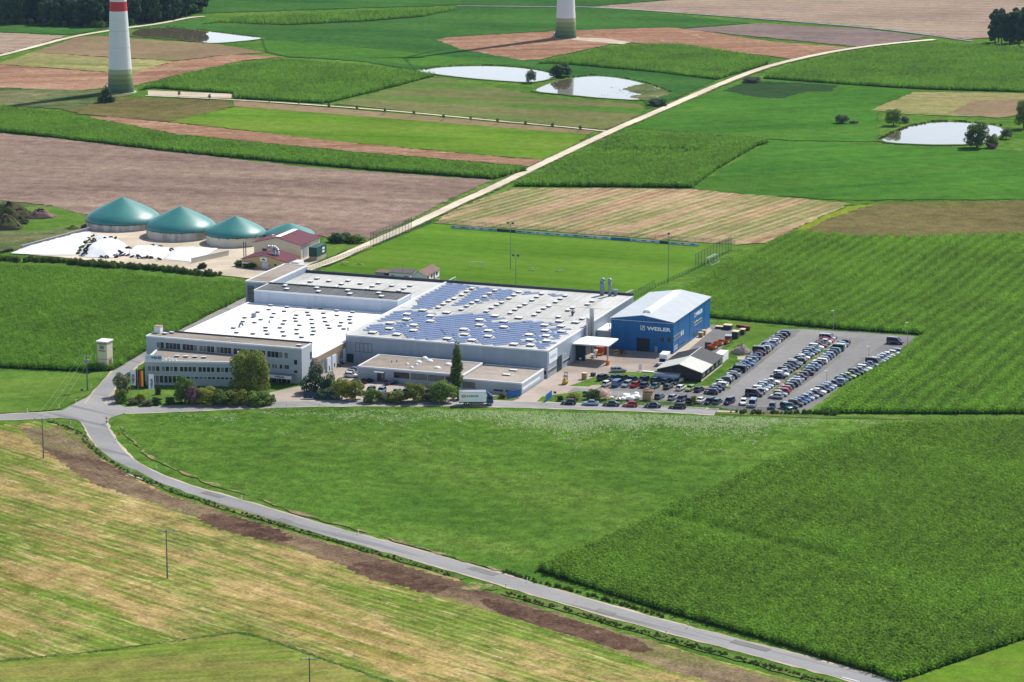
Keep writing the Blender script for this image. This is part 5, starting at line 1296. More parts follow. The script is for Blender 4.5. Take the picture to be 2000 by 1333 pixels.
for k in range(6): win_x(bh, 42.7 + k * 1.75, 43.5 + k * 1.75, 3.8, 5.0, X1, ob, M_frame, M_letter if k in (4, 5) else M_glass)
for k in range(3): win_x(bh, 49.0 + k * 1.7, 50.0 + k * 1.7, 1.1, 1.45, X1, ob, M_framed, M_glass)
win_x(bh, 42.8, 46.3, .95, 1.85, X1, ob, M_frame, M_glassl, 2); win_x(bh, 63.4, 66.3, .9, 1.9, X1, ob, M_framed, M_glassl, 2)
MB(ob).tube((X1, 60.5, 5.8), (X1 + 1.6, 60.5, 6.3), .05, .05, 6).box(X1 + 1.5, 60.3, 6.2, X1 + 2.1, 60.7, 6.4).build('wall_lamp', M_trim, bh)
for yy in (47.2, 58.5, 74.2): MB(ob).box(X1, yy, .1, X1 + .05, yy + .1, ZE - .2).build('downpipe', pm('dark blue seam', (.008, .04, .15), .5), bh)

# ---- dark timber shed
sh = pthing('timber_shed', 'dark timber shed with a half pale, half black gable roof by the car park', 'shed', 90.4, 10.8)
os_ = (90.4, 10.8, 0); sx0, sx1, sy0, sy1, se, sr, sm = 90.4, 103.2, 10.8, 32.4, 2.75, 4.65, 96.9
M_timber = clad('dark stained boards', (.030, .028, .026), pitch=.25, rough=.8, var=.3, depth=.5)
MB(os_).xprism([(sx0, 0), (sx1, 0), (sx1, se), (sm, sr), (sx0, se)], sy0, sy1).build('wall', M_timber, sh)
def ss(xa, za_, xb, zb_, ya, yb, nm, mat, t=.12):
    return MB(os_).add([(xa, ya, za_), (xb, ya, zb_), (xb, yb, zb_), (xa, yb, za_), (xa, ya, za_ + t), (xb, ya, zb_ + t), (xb, yb, zb_ + t), (xa, yb, za_ + t)], [(3, 2, 1, 0), (4, 5, 6, 7), (0, 1, 5, 4), (1, 2, 6, 5), (2, 3, 7, 6), (3, 0, 4, 7)]).build(nm, mat, sh)
M_shedpale = clad('pale corrugated sheet', (.50, .50, .46), pitch=.4, rough=.5, depth=.4); M_shedblk = clad('black corrugated sheet', (.026, .024, .026), pitch=.4, rough=.55, var=.15, depth=.4)
for ya, yb, mt in ((sy0 - .5, 21.2, M_shedpale), (21.21, sy1 + .4, M_shedblk)):
    ss(sx0 - .5, se - .12, sm - .003, sr + .02, ya, yb, 'roof_slope', M_shedblk if ya > 15 else M_shedpale); ss(sm + .003, sr + .02, sx1 + .5, se - .12, ya, yb, 'roof_slope', mt)
MB(os_).box(sm - .15, sy0 - .5, sr + .14, sm + .15, sy1 + .4, sr + .2).build('ridge_cap', M_shedpale, sh)
for ya in (12.5, 17.0, 21.5, 26.0, 29.8): win_x(sh, ya, ya + 2.3, 1.0, 2.2, sx1, os_, M_framed, pm('pale shed pane', (.30, .38, .38), .15, var=.2), 2)
MB(os_).box(sx1, sy0, .02, sx1 + .25, sy1, .35).build('plinth', M_conc, sh)
MB(os_).tube((100.2, 20.5, 3.4), (100.2, 20.5, 5.6), .05, .05, 6).build('mast', M_steel, sh)
MB(os_).box(90.0, 8.9, .05, 97.2, 10.7, 1.9).build('lean_to', M_wallwhite, sh)
MB(os_).box(89.8, 8.7, 1.9, 97.4, 10.75, 2.05).build('lean_to_roof', M_wallgrey, sh)
wb = pthing('storage_container', 'white storage box behind the dark timber shed', 'container', 100.2, 35.0)
MB((100.2, 35, 0)).box(100.2, 35, .05, 102.7, 41.2, 2.45).build('box', M_roofwhite, wb)
MB((100.2, 35, 0)).box(100.15, 34.95, 2.45, 102.75, 41.25, 2.55).build('lid', M_trim, wb)
MB((100.2, 35, 0)).box(100.4, 34.9, .2, 102.5, 34.99, 2.3).build('door', M_render, wb)

# ---- transformer tower
tt = pthing('transformer_tower', 'narrow cream transformer tower standing at the maize edge left of the office', 'tower', -63, -32.5)
ot = (-63, -32.5, 0)
M_cream = pm('cream render', (.58, .55, .40), .85, var=.08, scale=.6)
MB(ot).box(-63, -32.5, 0, -59.9, -29.0, 7.7).build('wall', M_cream, tt)
MB(ot).box(-63.25, -32.75, 7.95, -59.65, -28.75, 8.3).build('roof', M_roofwhite, tt)
MB(ot).box(-63.15, -32.65, 7.7, -59.75, -28.85, 7.95).build('fascia', M_steelblue, tt)
for k in range(7): MB(ot).box(-62.8 + k * .4, -32.62, 7.35, -62.6 + k * .4, -32.5, 7.65).build('insulator', M_trimdark, tt)
lv = MB(ot)
for k in range(5): lv.box(-62.2, -32.56, 6.0 + k * .22, -60.8, -32.49, 6.12 + k * .22)
lv.build('louvre', M_trimdark, tt)
MB(ot).box(-62.6, -32.54, 5.35, -60.5, -32.49, 5.6).build('nameplate', M_trimdark, tt)
MB(ot).box(-63.02, -32.54, 3.0, -59.88, -32.49, 3.1).box(-59.92, -32.5, 3.0, -59.86, -29, 3.1).build('string_course', M_trimdark, tt)
MB(ot).box(-59.92, -31.5, .1, -59.84, -29.8, 2.75).build('door', pm('brown steel door', (.30, .13, .07), .6), tt)
# ================================================================== VEHICLES
def paint(name, col, metal=.35):
    m, nt, bs = nodes('car paint ' + name)
    bs.inputs['Base Color'].default_value = (*col, 1)
    bs.inputs['Metallic'].default_value = metal; bs.inputs['Roughness'].default_value = .26
    bs.inputs['Coat Weight'].default_value = .55; bs.inputs['Coat Roughness'].default_value = .06
    return m
PAINT = {k: paint(k, *c) for k, c in {
 'black': ((.008, .009, .011), .1), 'dark grey': ((.045, .05, .055), .4), 'navy': ((.012, .025, .06), .3), 'dark blue': ((.015, .04, .12), .3), 'blue': ((.03, .12, .33), .3),
 'silver': ((.42, .45, .48), .55), 'white': ((.78, .78, .77), 0), 'pale blue': ((.25, .36, .46), .5), 'red': ((.36, .012, .014), .1), 'dark red': ((.12, .008, .012), .2),
 'teal': ((.03, .12, .14), .35), 'light green': ((.36, .48, .16), .3), 'dark green': ((.012, .04, .025), .2), 'purple': ((.04, .03, .13), .3), 'brown': ((.10, .07, .05), .3)}.items()}
M_carglass = pm('car glass', (.006, .008, .011), .06, var=.1, spec=.4)
M_tyre = pm('tyre rubber', (.014, .014, .015), .85, var=.2)
M_rim = pm('alloy rim', (.38, .39, .40), .35, .7, var=.1)
M_headl = pm('headlamp', (.62, .65, .68), .1, var=.05)
M_taill = pm('tail lamp', (.30, .01, .01), .2, var=.1)
def car_meshes(Ln, Wd, H, kind):
    """nose at +x. returns the shared meshes of one body type"""
    w = Wd / 2; h = Ln / 2
    top = {'hatch': [(-1, .62, .80), (-.95, .86, .93), (-.62, .93, .97), (0, .92, 1.0), (.34, .88, .98), (.62, .82, .97), (.9, .68, .90), (1, .52, .74)],
           'sedan': [(-1, .60, .78), (-.95, .90, .92), (-.60, .93, .97), (0, .90, 1.0), (.32, .87, .98), (.62, .80, .97), (.9, .67, .90), (1, .52, .74)],
           'estate': [(-1, .62, .82), (-.95, .90, .95), (-.62, .92, .98), (0, .91, 1.0), (.36, .88, .98), (.64, .82, .97), (.9, .68, .90), (1, .52, .74)],
           'suv': [(-1, .74, .84), (-.95, .98, .95), (-.62, 1.02, .98), (0, 1.0, 1.0), (.38, .98, .98), (.66, .94, .97), (.92, .80, .92), (1, .62, .78)],
           'van': [(-1, .80, .90), (-.97, 1.02, .98), (-.62, 1.04, 1.0), (0, 1.04, 1.0), (.46, 1.02, .99), (.70, .98, .97), (.93, .84, .92), (1, .62, .80)]}[kind]
    rings = []
    for x, zt, ww in top:
        b = .34 if abs(x) == 1 else .2
        a = w * ww
        rings.append([(x * h, -a * .9, b), (x * h, a * .9, b), (x * h, a, b + .2), (x * h, a, zt * .78), (x * h, a * .9, zt), (x * h, -a * .9, zt), (x * h, -a, zt * .78), (x * h, -a, b + .2)])
    body = MB().loft(rings)
    bx = {'hatch': (-.93, -.66, .12, .40), 'sedan': (-.66, -.42, .12, .40), 'estate': (-.94, -.80, .14, .42), 'suv': (-.95, -.78, .14, .46), 'van': (-.985, -.93, .30, .66)}[kind]
    zb = {'hatch': .90, 'sedan': .89, 'estate': .89, 'suv': .98, 'van': 1.02}[kind]
    wb_, wt = w * .90, w * (.74 if kind != 'van' else .84)
    A = [(bx[0] * h, zb), (bx[1] * h, H - .05), (bx[2] * h, H - .04), (bx[3] * h, zb)]
    # roof skin and pillars belong to the body
    r0, r1 = A[1][0], A[2][0]
    n_ = 4; rr = []
    for k in range(n_ + 1):
        x = r0 - .06 + (r1 - r0 + .12) * k / n_; cz = H - .05 + .05 * math.sin(math.pi * k / n_)
        rr.append([(x, -wt - .03, cz - .03), (x, wt + .03, cz - .03), (x, wt * .8, cz + .03), (x, -wt * .8, cz + .03)])
    body.loft(rr)
    for s in (-1, 1):
        for (xa, za), (xb, zb_) in ((A[0], A[1]), (A[3], A[2])):
            body.tube((xa, s * wb_, za), (xb, s * wt, zb_), .055, .05, 4)
        xm = (A[1][0] * .45 + A[2][0] * .55); body.tube((xm, s * wb_ * 1.0, zb), (xm, s * wt, H - .06), .05, .045, 4)
        if kind in ('van', 'estate', 'suv'):
            xm = A[1][0] * .8 + A[2][0] * .2; body.tube((xm, s * wb_, zb), (xm, s * wt, H - .06), .06, .05, 4)
    def quad(a, b, c, d): return MB().add([a, b, c, d], [(0, 1, 2, 3)])
    i = .0
    scr = quad((A[3][0], -wb_, zb), (A[3][0], wb_, zb), (A[2][0], wt, H - .05), (A[2][0], -wt, H - .05))
    rear = quad((A[0][0], wb_, zb), (A[0][0], -wb_, zb), (A[1][0], -wt, H - .06), (A[1][0], wt, H - .06))
    sr_ = quad((A[0][0], -wb_, zb), (A[3][0], -wb_, zb), (A[2][0], -wt, H - .06), (A[1][0], -wt, H - .06))
    sl_ = quad((A[3][0], wb_, zb), (A[0][0], wb_, zb), (A[1][0], wt, H - .06), (A[2][0], wt, H - .06))
    R0 = .32 if kind != 'van' else .34
    wh_ = MB(); wh_.tube((0, -.1, 0), (0, .1, 0), R0, R0, 14); wh_.tube((0, -.112, 0), (0, .112, 0), R0 * .62, R0 * .62, 10, 1)
    hl = MB().box(-.06, -.17, -.06, .05, .17, .08); tl = MB().box(-.05, -.14, -.1, .06, .14, .12)
    z_h = top[-1][1] + .10; z_t = top[0][1] + .12
    return dict(body=body.mesh('body', [M_trim], True), windscreen=scr.mesh('windscreen', M_carglass), rear_window=rear.mesh('rear_window', M_carglass),
                side_window=(sr_.mesh('side_window', M_carglass), sl_.mesh('side_window', M_carglass)), wheel=wh_.mesh('wheel', [M_tyre, M_rim]),
                headlight=hl.mesh('headlight', M_headl), tail_light=tl.mesh('tail_light', M_taill),
                wp=[(sx * h * .60, sy * (w - .10), R0) for sx in (-1, 1) for sy in (-1, 1)], hp=[(h * .955, s * w * .62, z_h) for s in (-1, 1)], tp=[(-h * .965, s * w * .66, z_t) for s in (-1, 1)])
CAR = {'hatch': car_meshes(4.1, 1.74, 1.46, 'hatch'), 'sedan': car_meshes(4.6, 1.78, 1.44, 'sedan'), 'estate': car_meshes(4.65, 1.78, 1.50, 'estate'), 'suv': car_meshes(4.4, 1.82, 1.70, 'suv'), 'van': car_meshes(4.9, 1.92, 1.96, 'van')}
WORD = {'hatch': 'hatchback', 'sedan': 'saloon', 'estate': 'estate car', 'suv': 'off-roader', 'van': 'van'}
for d in CAR.values():                       # flat shaded caps, soft flanks
    d['body'].set_sharp_from_angle(angle=R(38))
def car(kind, col, xy, rz, label, group, z=.06, lamps=True):
    d = CAR[kind]
    o = thing('parked_car' if kind != 'van' else 'parked_van', label, 'car' if kind != 'van' else 'van', (xy[0], xy[1], z), rz, group)
    b = link('body', d['body'], o)
    b.material_slots[0].link = 'OBJECT'; b.material_slots[0].material = PAINT[col]
    link('windscreen', d['windscreen'], o); link('rear_window', d['rear_window'], o)
    for m in d['side_window']: link('side_window', m, o)
    for p in d['wp']: link('wheel', d['wheel'], o, p)
    if lamps:
        for p in d['hp']: link('headlight', d['headlight'], o, p)
        for p in d['tp']: link('tail_light', d['tail_light'], o, p)
    return o
ORD = ['first', 'second', 'third', 'fourth', 'fifth', 'sixth', 'seventh', 'eighth', 'ninth', 'tenth', 'eleventh', 'twelfth', 'thirteenth', 'fourteenth', 'fifteenth', 'sixteenth', 'seventeenth', 'eighteenth', 'nineteenth', 'twentieth', 'twenty-first', 'twenty-second', 'twenty-third', 'twenty-fourth', 'twenty-fifth', 'twenty-sixth', 'twenty-seventh', 'twenty-eighth', 'twenty-ninth', 'thirtieth', 'thirty-first', 'thirty-second']
def parking_row(code, p0, p1, rowname, group, nose, tiltz=0.0):
    """code: colour and type per car from the road end; '-' leaves a bay free"""
    items = code.split(','); n = len(items); k = 0
    K = {'b': 'black', 'g': 'dark grey', 'n': 'navy', 'd': 'dark blue', 'u': 'blue', 's': 'silver', 'w': 'white', 'p': 'pale blue', 'r': 'red', 'R': 'dark red', 't': 'teal', 'l': 'light green', 'e': 'dark green', 'v': 'purple', 'o': 'brown'}
    T_ = {'h': 'hatch', 's': 'sedan', 'e': 'estate', 'u': 'suv', 'v': 'van'}
    for i, it in enumerate(items):
        it = it.strip()
        if it == '-': continue
        t = i / (n - 1)
        x = p0[0] + (p1[0] - p0[0]) * t + random.uniform(-.25, .25); y = p0[1] + (p1[1] - p0[1]) * t + random.uniform(-.1, .1)
        flip = random.random() < (.18 if nose in (0, 1) else .5)
        a = PA + tiltz + (math.pi if (nose == 1) != flip else 0) + R(random.uniform(-2.5, 2.5))
        kind = T_[it[1]]
        car(kind, K[it[0]], W(x, y), a, f"{K[it[0]]} {WORD[kind]}, {ORD[k]} from the road, {rowname}", group, lamps=False)
        k += 1
parking_row('nh,vs,ns,we,sh,bu,sh,nh,ss,gh,nv,eu,dh,us,ps,ph,ns,dh,Rs,bv,su,ne,uh,sh,wh,gs,bs,nh,ne', (109.8, -1.8), (109.8, 77), 'leftmost car park row', 'cars in the leftmost car park row', 1)
parking_row('bu,se,we,ps,se,ns,ws,-,-,ns,we,sh,ge,nh,be,bu,se,ne,bh,wh,ds,ps,be,pe,ns,we,Rs,gh,ws,rs,sv,bh', (121.7, 0.8), (124.1, 77.6), 'left side of the double row', 'cars in the double row, left side', 0)
parking_row('sh,sh,rh,rh,th,nh,se,ps,Rs,nh,bs,bh,us,ps,bh,we,sh,uh,sh,nh,pe,tv,we,ps,nh', (127.9, -.6), (129.7, 71.5), 'right side of the double row', 'cars in the double row, right side', 1)
parking_row('nh,bu,ds,us,sh,ps,bs,ws,ne,ph,sh,ns,pe,th,gh,ls,bs,ne,ss,we,dh,ps,ov,se,ph,ss,ws,ws,pe', (134.6, -10.0), (146.6, 64.6), 'row along the maize', 'cars in the car park row along the maize', 0, R(-4))
DEP = PA + R(90)
zq = lambda x, y: (1160 + x / 8.333, 700 + y / 8.333)
lists = [
 ('row before the timber shed', 'cars in the row before the timber shed', [((150, 350), 'navy', 'suv'), ((325, 358), 'navy', 'hatch'), ((490, 350), 'black', 'hatch'), ((635, 372), 'dark blue', 'hatch'), ((800, 385), 'black', 'estate'), ((1015, 385), 'navy', 'estate'), ((1185, 403), 'dark blue', 'estate'), ((1370, 418), 'black', 'estate')], DEP - R(16)),
 ('middle row of the small car park', 'cars in the middle row of the small car park', [((215, 445), 'white', 'hatch'), ((385, 450), 'blue', 'van'), ((535, 455), 'silver', 'estate'), ((680, 462), 'red', 'sedan'), ((825, 470), 'dark blue', 'hatch'), ((985, 490), 'teal', 'sedan'), ((1210, 495), 'dark green', 'hatch'), ((1415, 515), 'white', 'hatch'), ((1567, 525), 'light green', 'hatch'), ((1715, 540), 'navy', 'hatch')], DEP - R(8)),
 ('lower row of the small car park', 'cars in the lower row of the small car park', [((1070, 655), 'teal', 'hatch'), ((1290, 670), 'silver', 'hatch'), ((1425, 700), 'navy', 'estate'), ((1580, 720), 'black', 'hatch'), ((1740, 718), 'white', 'sedan'), ((1880, 735), 'navy', 'estate'), ((2010, 738), 'teal', 'hatch')], DEP - R(8))]
for rown, grp, its, rz in lists:
    for i, (p, c, k) in enumerate(its):
        car(k, c, G(*zq(*p)), rz + (math.pi if (i * 7 + len(its)) % 3 == 0 else 0) + R(random.uniform(-3, 3)), f"{c} {WORD[k]}, {ORD[i]} from left, {rown}", grp)
for (u, v, c, k, a, lab) in [
 (1424, 789, 'navy', 'suv', DEP + math.pi - R(12), 'navy off-roader facing the road, third from the right gap before the low hedge'),
 (1452, 790, 'white', 'hatch', DEP + math.pi + R(10), 'white hatchback facing the road in the gap above the low hedge'),
 (1470, 794, 'pale blue', 'van', DEP + math.pi + R(6), 'pale blue van beside the white hatchback above the low hedge'),
 (1508, 798, 'dark blue', 'hatch', DEP + math.pi + R(8), 'lone dark blue hatchback facing the road above the low hedge'),
 (1536, 799, 'teal', 'suv', DEP + math.pi + R(48), 'teal off-roader at the front corner of the big car park'),
 (1473, 774, 'black', 'van', PA, 'black van alone at the front end of the double row'),
 (1748, 672, 'navy', 'van', PA - R(6), 'navy van alone in the far right corner of the car park'),
 (1208, 727, 'silver', 'estate', PA + R(24), 'silver estate car alone on the paved yard before the blue hall'),
 (1150, 773, 'silver', 'hatch', DEP - R(20), 'silver hatchback half hidden by garden shrubs near the gate'),
 (686, 737, 'white', 'hatch', PA + R(6), 'white hatchback, nearest of the three by the annex left wall'),
 (690, 732, 'silver', 'sedan', PA + R(6), 'silver saloon, middle of the three by the annex left wall'),
 (695, 727, 'pale blue', 'sedan', PA + R(6), 'pale blue saloon, farthest of the three by the annex left wall'),
 (718, 748, 'black', 'hatch', DEP - R(20), 'black hatchback at the front left corner of the annex'),
 (764, 751, 'purple', 'hatch', DEP - R(30), 'purple hatchback before the annex windows'),
 (724, 766, 'dark blue', 'hatch', DEP + math.pi, 'dark blue hatchback, first from the left in the annex visitor bays'),
 (745, 767, 'pale blue', 'hatch', DEP + math.pi, 'pale blue hatchback, second from the left in the annex visitor bays'),
 (776, 769, 'silver', 'sedan', DEP + R(4), 'silver saloon, third from the left in the annex visitor bays'),
 (793, 770, 'blue', 'hatch', DEP + math.pi, 'blue hatchback, fourth from the left in the annex visitor bays'),
 (833, 771, 'black', 'suv', DEP - R(6), 'black off-roader, fifth from the left in the annex visitor bays'),
 (853, 773, 'pale blue', 'hatch', DEP, 'pale blue hatchback mostly hidden behind the dark shrub'),
 (651, 765, 'white', 'sedan', DEP, 'white saloon half hidden behind the pines')]:
    car(k, c, G(u, v), a, lab, 'cars standing singly about the works' if v < 760 else 'cars near the road')
RD = math.atan2(*(G(1330, 800) - G(1100, 793))[::-1])
for (u, v, c, k, lab) in [(1111, 790.5, 'black', 'hatch', 'black hatchback, leftmost of six parked along the road'), (1153.5, 792, 'pale blue', 'sedan', 'pale blue saloon, second of six parked along the road'),
                          (1194, 793.5, 'dark green', 'sedan', 'dark green saloon left of the red car along the road'), (1231, 795, 'red', 'hatch', 'bright red hatchback parked along the road'),
                          (1275, 796.5, 'navy', 'sedan', 'navy saloon right of the red car along the road'), (1323.5, 798.5, 'black', 'estate', 'black estate car, rightmost of six parked along the road')]:
    car(k, c, G(u, v), RD + math.pi, lab, 'cars parked along the road', z=.12)

# ---- box truck on the road
a = G(930, 791.5)
tk = thing('box_truck', 'white box truck with blue cab driving past the annex', 'truck', (a[0], a[1], .13), R(1.5))
M_truckbox = pm('white truck box', (.84, .87, .88), .4, var=.04)
M_truckblue = pm('truck cab blue', (.015, .065, .24), .3, var=.05, coat=.5)
bx = MB().box(-4.6, -1.25, 1.05, 2.65, 1.25, 3.75).build('cargo_box', M_truckbox, tk)
MB().box(-4.64, -1.29, 3.7, 2.69, 1.29, 3.8).box(-4.64, -1.29, 1.0, 2.69, 1.29, 1.1).build('box_rail', M_steel, bx)
for s, f_ in ((-1.265, 'front'),):
    lg = MB().box(-3.95, s - .01, 2.3, -2.85, s + .01, 3.0).build('logo', pm('logo red', (.48, .03, .03), .5), bx)
    put_text('DB', -3.75, s - .012, 2.42, .7, .46, M_letter, lg, 'front', .01, .02)
    put_text('SCHENKER', -2.6, s + .0, 2.42, 3.3, .46, pm('dark green lettering', (.01, .05, .04), .5), bx, 'front', .012, .035)
cb = MB().xprism([(2.85, .55), (4.6, .55), (4.65, 1.3), (4.5, 1.55), (4.3, 2.6), (4.1, 2.75), (2.85, 2.75)], -1.2, 1.2).build('cab', M_truckblue, tk)
MB().add([(3.0, -1.05, 2.75), (4.0, -1.05, 2.75), (3.0, -1.0, 3.65), (3.0, 1.0, 3.65), (4.0, 1.05, 2.75), (3.0, 1.05, 2.75)], [(0, 1, 2), (1, 4, 3, 2), (4, 5, 3), (5, 0, 2, 3)]).build('wind_deflector', M_truckblue, cb)
MB().box(4.25, -1.0, 1.65, 4.52, 1.0, 2.5).build('windscreen', M_carglass, cb)
MB().box(3.3, -1.215, 1.65, 4.15, -1.19, 2.45).build('side_window', M_carglass, cb)
MB().box(4.55, -1.1, .7, 4.7, -.6, .95).build('headlight', M_headl, cb); MB().box(4.55, .6, .7, 4.7, 1.1, .95).build('headlight', M_headl, cb)
MB().box(-4.6, -.5, .6, 3.0, .5, 1.0).box(-4.6, -1.2, .5, -4.5, 1.2, .62).box(-1.3, -1.15, .45, 2.0, -1.05, .95).build('chassis', M_trimdark, tk)
wm = MB(); wm.tube((0, -.14, 0), (0, .14, 0), .48, .48, 16); wm.tube((0, -.15, 0), (0, .15, 0), .27, .27, 12, 1); wm = wm.mesh('wheel', [M_tyre, M_rim])
for x in (-2.9, -1.7, 3.6):
    for y in (-1.08, 1.08): link('wheel', wm, tk, (x, y, .48))

# ---- small white box truck in the yard
a = W(87.3, 27.5)
t2 = thing('delivery_truck', 'small white box truck parked behind the timber shed', 'truck', (a[0], a[1], .06), DEP + math.pi + R(4))
MB().box(-3.6, -1.1, .85, .9, 1.1, 3.2).build('cargo_box', M_truckbox, t2)
c2 = MB().xprism([(1.0, .45), (2.75, .45), (2.8, 1.1), (2.1, 1.3), (1.6, 2.15), (1.0, 2.2)], -1.0, 1.0).build('cab', M_truckbox, t2)
MB().add([(2.12, -.85, 1.33), (2.12, .85, 1.33), (1.66, .8, 2.1), (1.66, -.8, 2.1)], [(0, 1, 2, 3)]).build('windscreen', M_carglass, c2)
MB().box(1.15, -1.02, 1.3, 1.85, -.99, 1.95).build('side_window', M_carglass, c2)
MB().box(1.15, .99, 1.3, 1.85, 1.02, 1.95).build('side_window', M_carglass, c2)
MB().box(-3.5, -.5, .45, 1.2, .5, .84).build('chassis', M_trimdark, t2)
wm2 = MB(); wm2.tube((0, -.11, 0), (0, .11, 0), .36, .36, 14); wm2.tube((0, -.12, 0), (0, .12, 0), .2, .2, 10, 1); wm2 = wm2.mesh('wheel', [M_tyre, M_rim])
for x in (-2.4, 1.9):
    for y in (-.95, .95): link('wheel', wm2, t2, (x, y, .36))

# ---- forklift
a = G(1104, 750)
fk = thing('forklift', 'yellow forklift truck on the drive by the hall corner', 'forklift', (a[0], a[1], .06), DEP + R(6))
M_yel = pm('forklift yellow', (.62, .36, .02), .5, var=.1)
MB().box(-1.3, -.55, .3, .7, .55, .95).box(-1.35, -.5, .95, -.5, .5, 1.3).build('body', M_yel, fk)
cg = MB()
for x, y in ((-.6, -.5), (-.6, .5), (.6, -.5), (.6, .5)): cg.tube((x, y, .95), (x * .85, y, 2.2), .045, .045, 6)
cg.box(-.62, -.55, 2.18, .62, .55, 2.26); cg.build('overhead_guard', M_trimdark, fk)
ms = MB()
for y in (-.35, .35): ms.box(.8, y - .06, .1, .95, y + .06, 3.3)
ms.box(.8, -.28, 2.9, .93, .28, 3.05).box(.8, -.28, 1.6, .93, .28, 1.75); ms.build('mast', M_trimdark, fk)
for y in (-.3, .3): MB().box(.95, y - .06, .12, 2.0, y + .06, .18).build('fork', M_trimdark, fk)
MB().box(-.45, -.25, .96, .05, .25, 1.1).box(-.55, -.25, 1.0, -.46, .25, 1.55).build('seat', M_tyre, fk)
for x in (-.9, .45):
    for y in (-.5, .5): MB().tube((x, y - .12, .3), (x, y + .12, .3), .3, .3, 12).build('wheel', M_tyre, fk)

# ---- motorbikes by the white hall
def motorbike(u, v, rz, label, mat):
    a = G(u, v); o = thing('motorbike', label, 'motorbike', (a[0], a[1], .06), rz, 'motorbikes by the white hall')
    for x in (-.72, .72):
        w_ = MB(); w_.tube((x, -.07, .32), (x, .07, .32), .32, .32, 14); w_.build('wheel', M_tyre, o)
    MB().box(-.35, -.16, .35, .3, .16, .7).tube((.72, 0, .34), (.45, 0, .98), .06, .05, 6).tube((-.72, 0, .34), (-.2, 0, .55), .06, .06, 6).build('frame', M_trimdark, o)
    MB().loft([[(.5, -.14, .72), (.5, .14, .72), (.5, .1, .98), (.5, -.1, .98)], [(.15, -.2, .7), (.15, .2, .7), (.15, .14, 1.04), (.15, -.14, 1.04)], [(-.1, -.12, .7), (-.1, .12, .7), (-.1, .1, .9), (-.1, -.1, .9)]]).build('tank', mat, o, True)
    MB().box(-.75, -.13, .74, -.1, .13, .86).build('seat', M_tyre, o)
    MB().tube((.45, -.36, 1.0), (.45, .36, 1.0), .03, .03, 6).build('handlebar', M_steel, o)
motorbike(660, 718, PA + R(30), 'dark motorbike, nearer of two by the white hall gate', PAINT['black'])
motorbike(665, 713, PA + R(40), 'bluish motorbike, farther of two by the white hall gate', PAINT['teal'])
# ================================================================== WIND TURBINES
M_tower = pm('tower concrete white', (.66, .68, .70), .6, var=.04, scale=.15)
greens = [pm('tower green %d' % i, c, .6, var=.05, scale=.2) for i, c in enumerate([(.055, .105, .06), (.085, .15, .065), (.14, .20, .075), (.21, .27, .11), (.32, .37, .21)])]
M_redband = pm('tower red band', (.50, .035, .045), .55, var=.05)
def turbine(u, v, R0, label, phase, yaw):
    a = G(u, v)
    t = thing('wind_turbine', label, 'wind turbine', (a[0], a[1], 0), yaw, 'wind turbines in the fields')
    def rad(h):
        return float(np.interp(h, [0, 6, 15, 45, 90, 134], [R0, R0 * .93, R0 * .84, R0 * .63, R0 * .38, R0 * .2]))
    def seg(h0, h1, n=4): return [(rad(h0 + (h1 - h0) * k / n), h0 + (h1 - h0) * k / n) for k in range(n + 1)]
    MB().lathe(seg(11.6, 39.6, 6), (0, 0), 40).build('tower', M_tower, t, True)
    MB().lathe(seg(44.2, 134, 10), (0, 0), 40).build('tower', M_tower, t, True)
    MB().lathe(seg(39.6, 44.2, 2), (0, 0), 40).build('red_band', M_redband, t, True)
    hs = [0, 2.3, 4.7, 7.1, 9.4, 11.6]
    for k in range(5): MB().lathe(seg(hs[k], hs[k + 1], 2), (0, 0), 40).build('green_band', greens[k], t, True)
    for h in (22, 30): MB().lathe([(rad(h) + .03, h), (rad(h) + .03, h + .25)], (0, 0), 40).build('joint_ring', pm('tower joint', (.56, .58, .60), .6), t, True)
    MB().box(rad(1) * .7, -R0 - .1, .1, rad(1) * .7 + 1.4, -R0 * .55, 2.6).build('door_porch', M_steel, t)
    MB().lathe([(R0 + 1.2, .0), (R0 + 1.2, .35), (R0 - .2, .36)], (0, 0), 32).build('foundation', M_conc, t)
    nc = MB(); nc.loft([[(x, math.cos(q) * r, 137 + math.sin(q) * r) for q in [k * math.pi / 6 for k in range(12)]] for x, r in ((-5.5, .6), (-4, 2.2), (-1, 2.9), (2.5, 2.8), (4.2, 2.2))]); nc.build('nacelle', M_tower, t, True)
    hub = MB(); hub.loft([[(x, math.cos(q) * r, 137 + math.sin(q) * r) for q in [k * math.pi / 6 for k in range(12)]] for x, r in ((4.3, 2.2), (5.8, 2.2), (7.2, 1.2), (7.8, .2))]); hub.build('hub', M_tower, t, True)
    for k in range(3):
        q = phase + k * 2 * math.pi / 3; cy, cz = math.cos(q), math.sin(q)
        bl = MB(); rings = []
        for r, c in ((1.8, .9), (6, 2.1), (14, 1.7), (28, 1.05), (40, .35)):
            px, py = -cz, cy
            rings.append([(5.2 - .25 * c, cy * r + px * c * .5, 137 + cz * r + py * c * .5), (5.2 + .2 * c, cy * r + px * c * .1, 137 + cz * r + py * c * .1), (5.2 + .1 * c, cy * r - px * c * .5, 137 + cz * r - py * c * .5), (5.2 - .2 * c, cy * r - px * c * .1, 137 + cz * r - py * c * .1)])
        bl.loft(rings); bl.build('rotor_blade', M_tower, t, True)
    return t
turbine(236, 181, 6.45, 'nearer wind turbine with green banded foot and red ring, at the upper left', R(25), R(200))
turbine(1105, 75, 6.2, 'farther wind turbine with green banded foot behind the ponds', R(10), R(195))

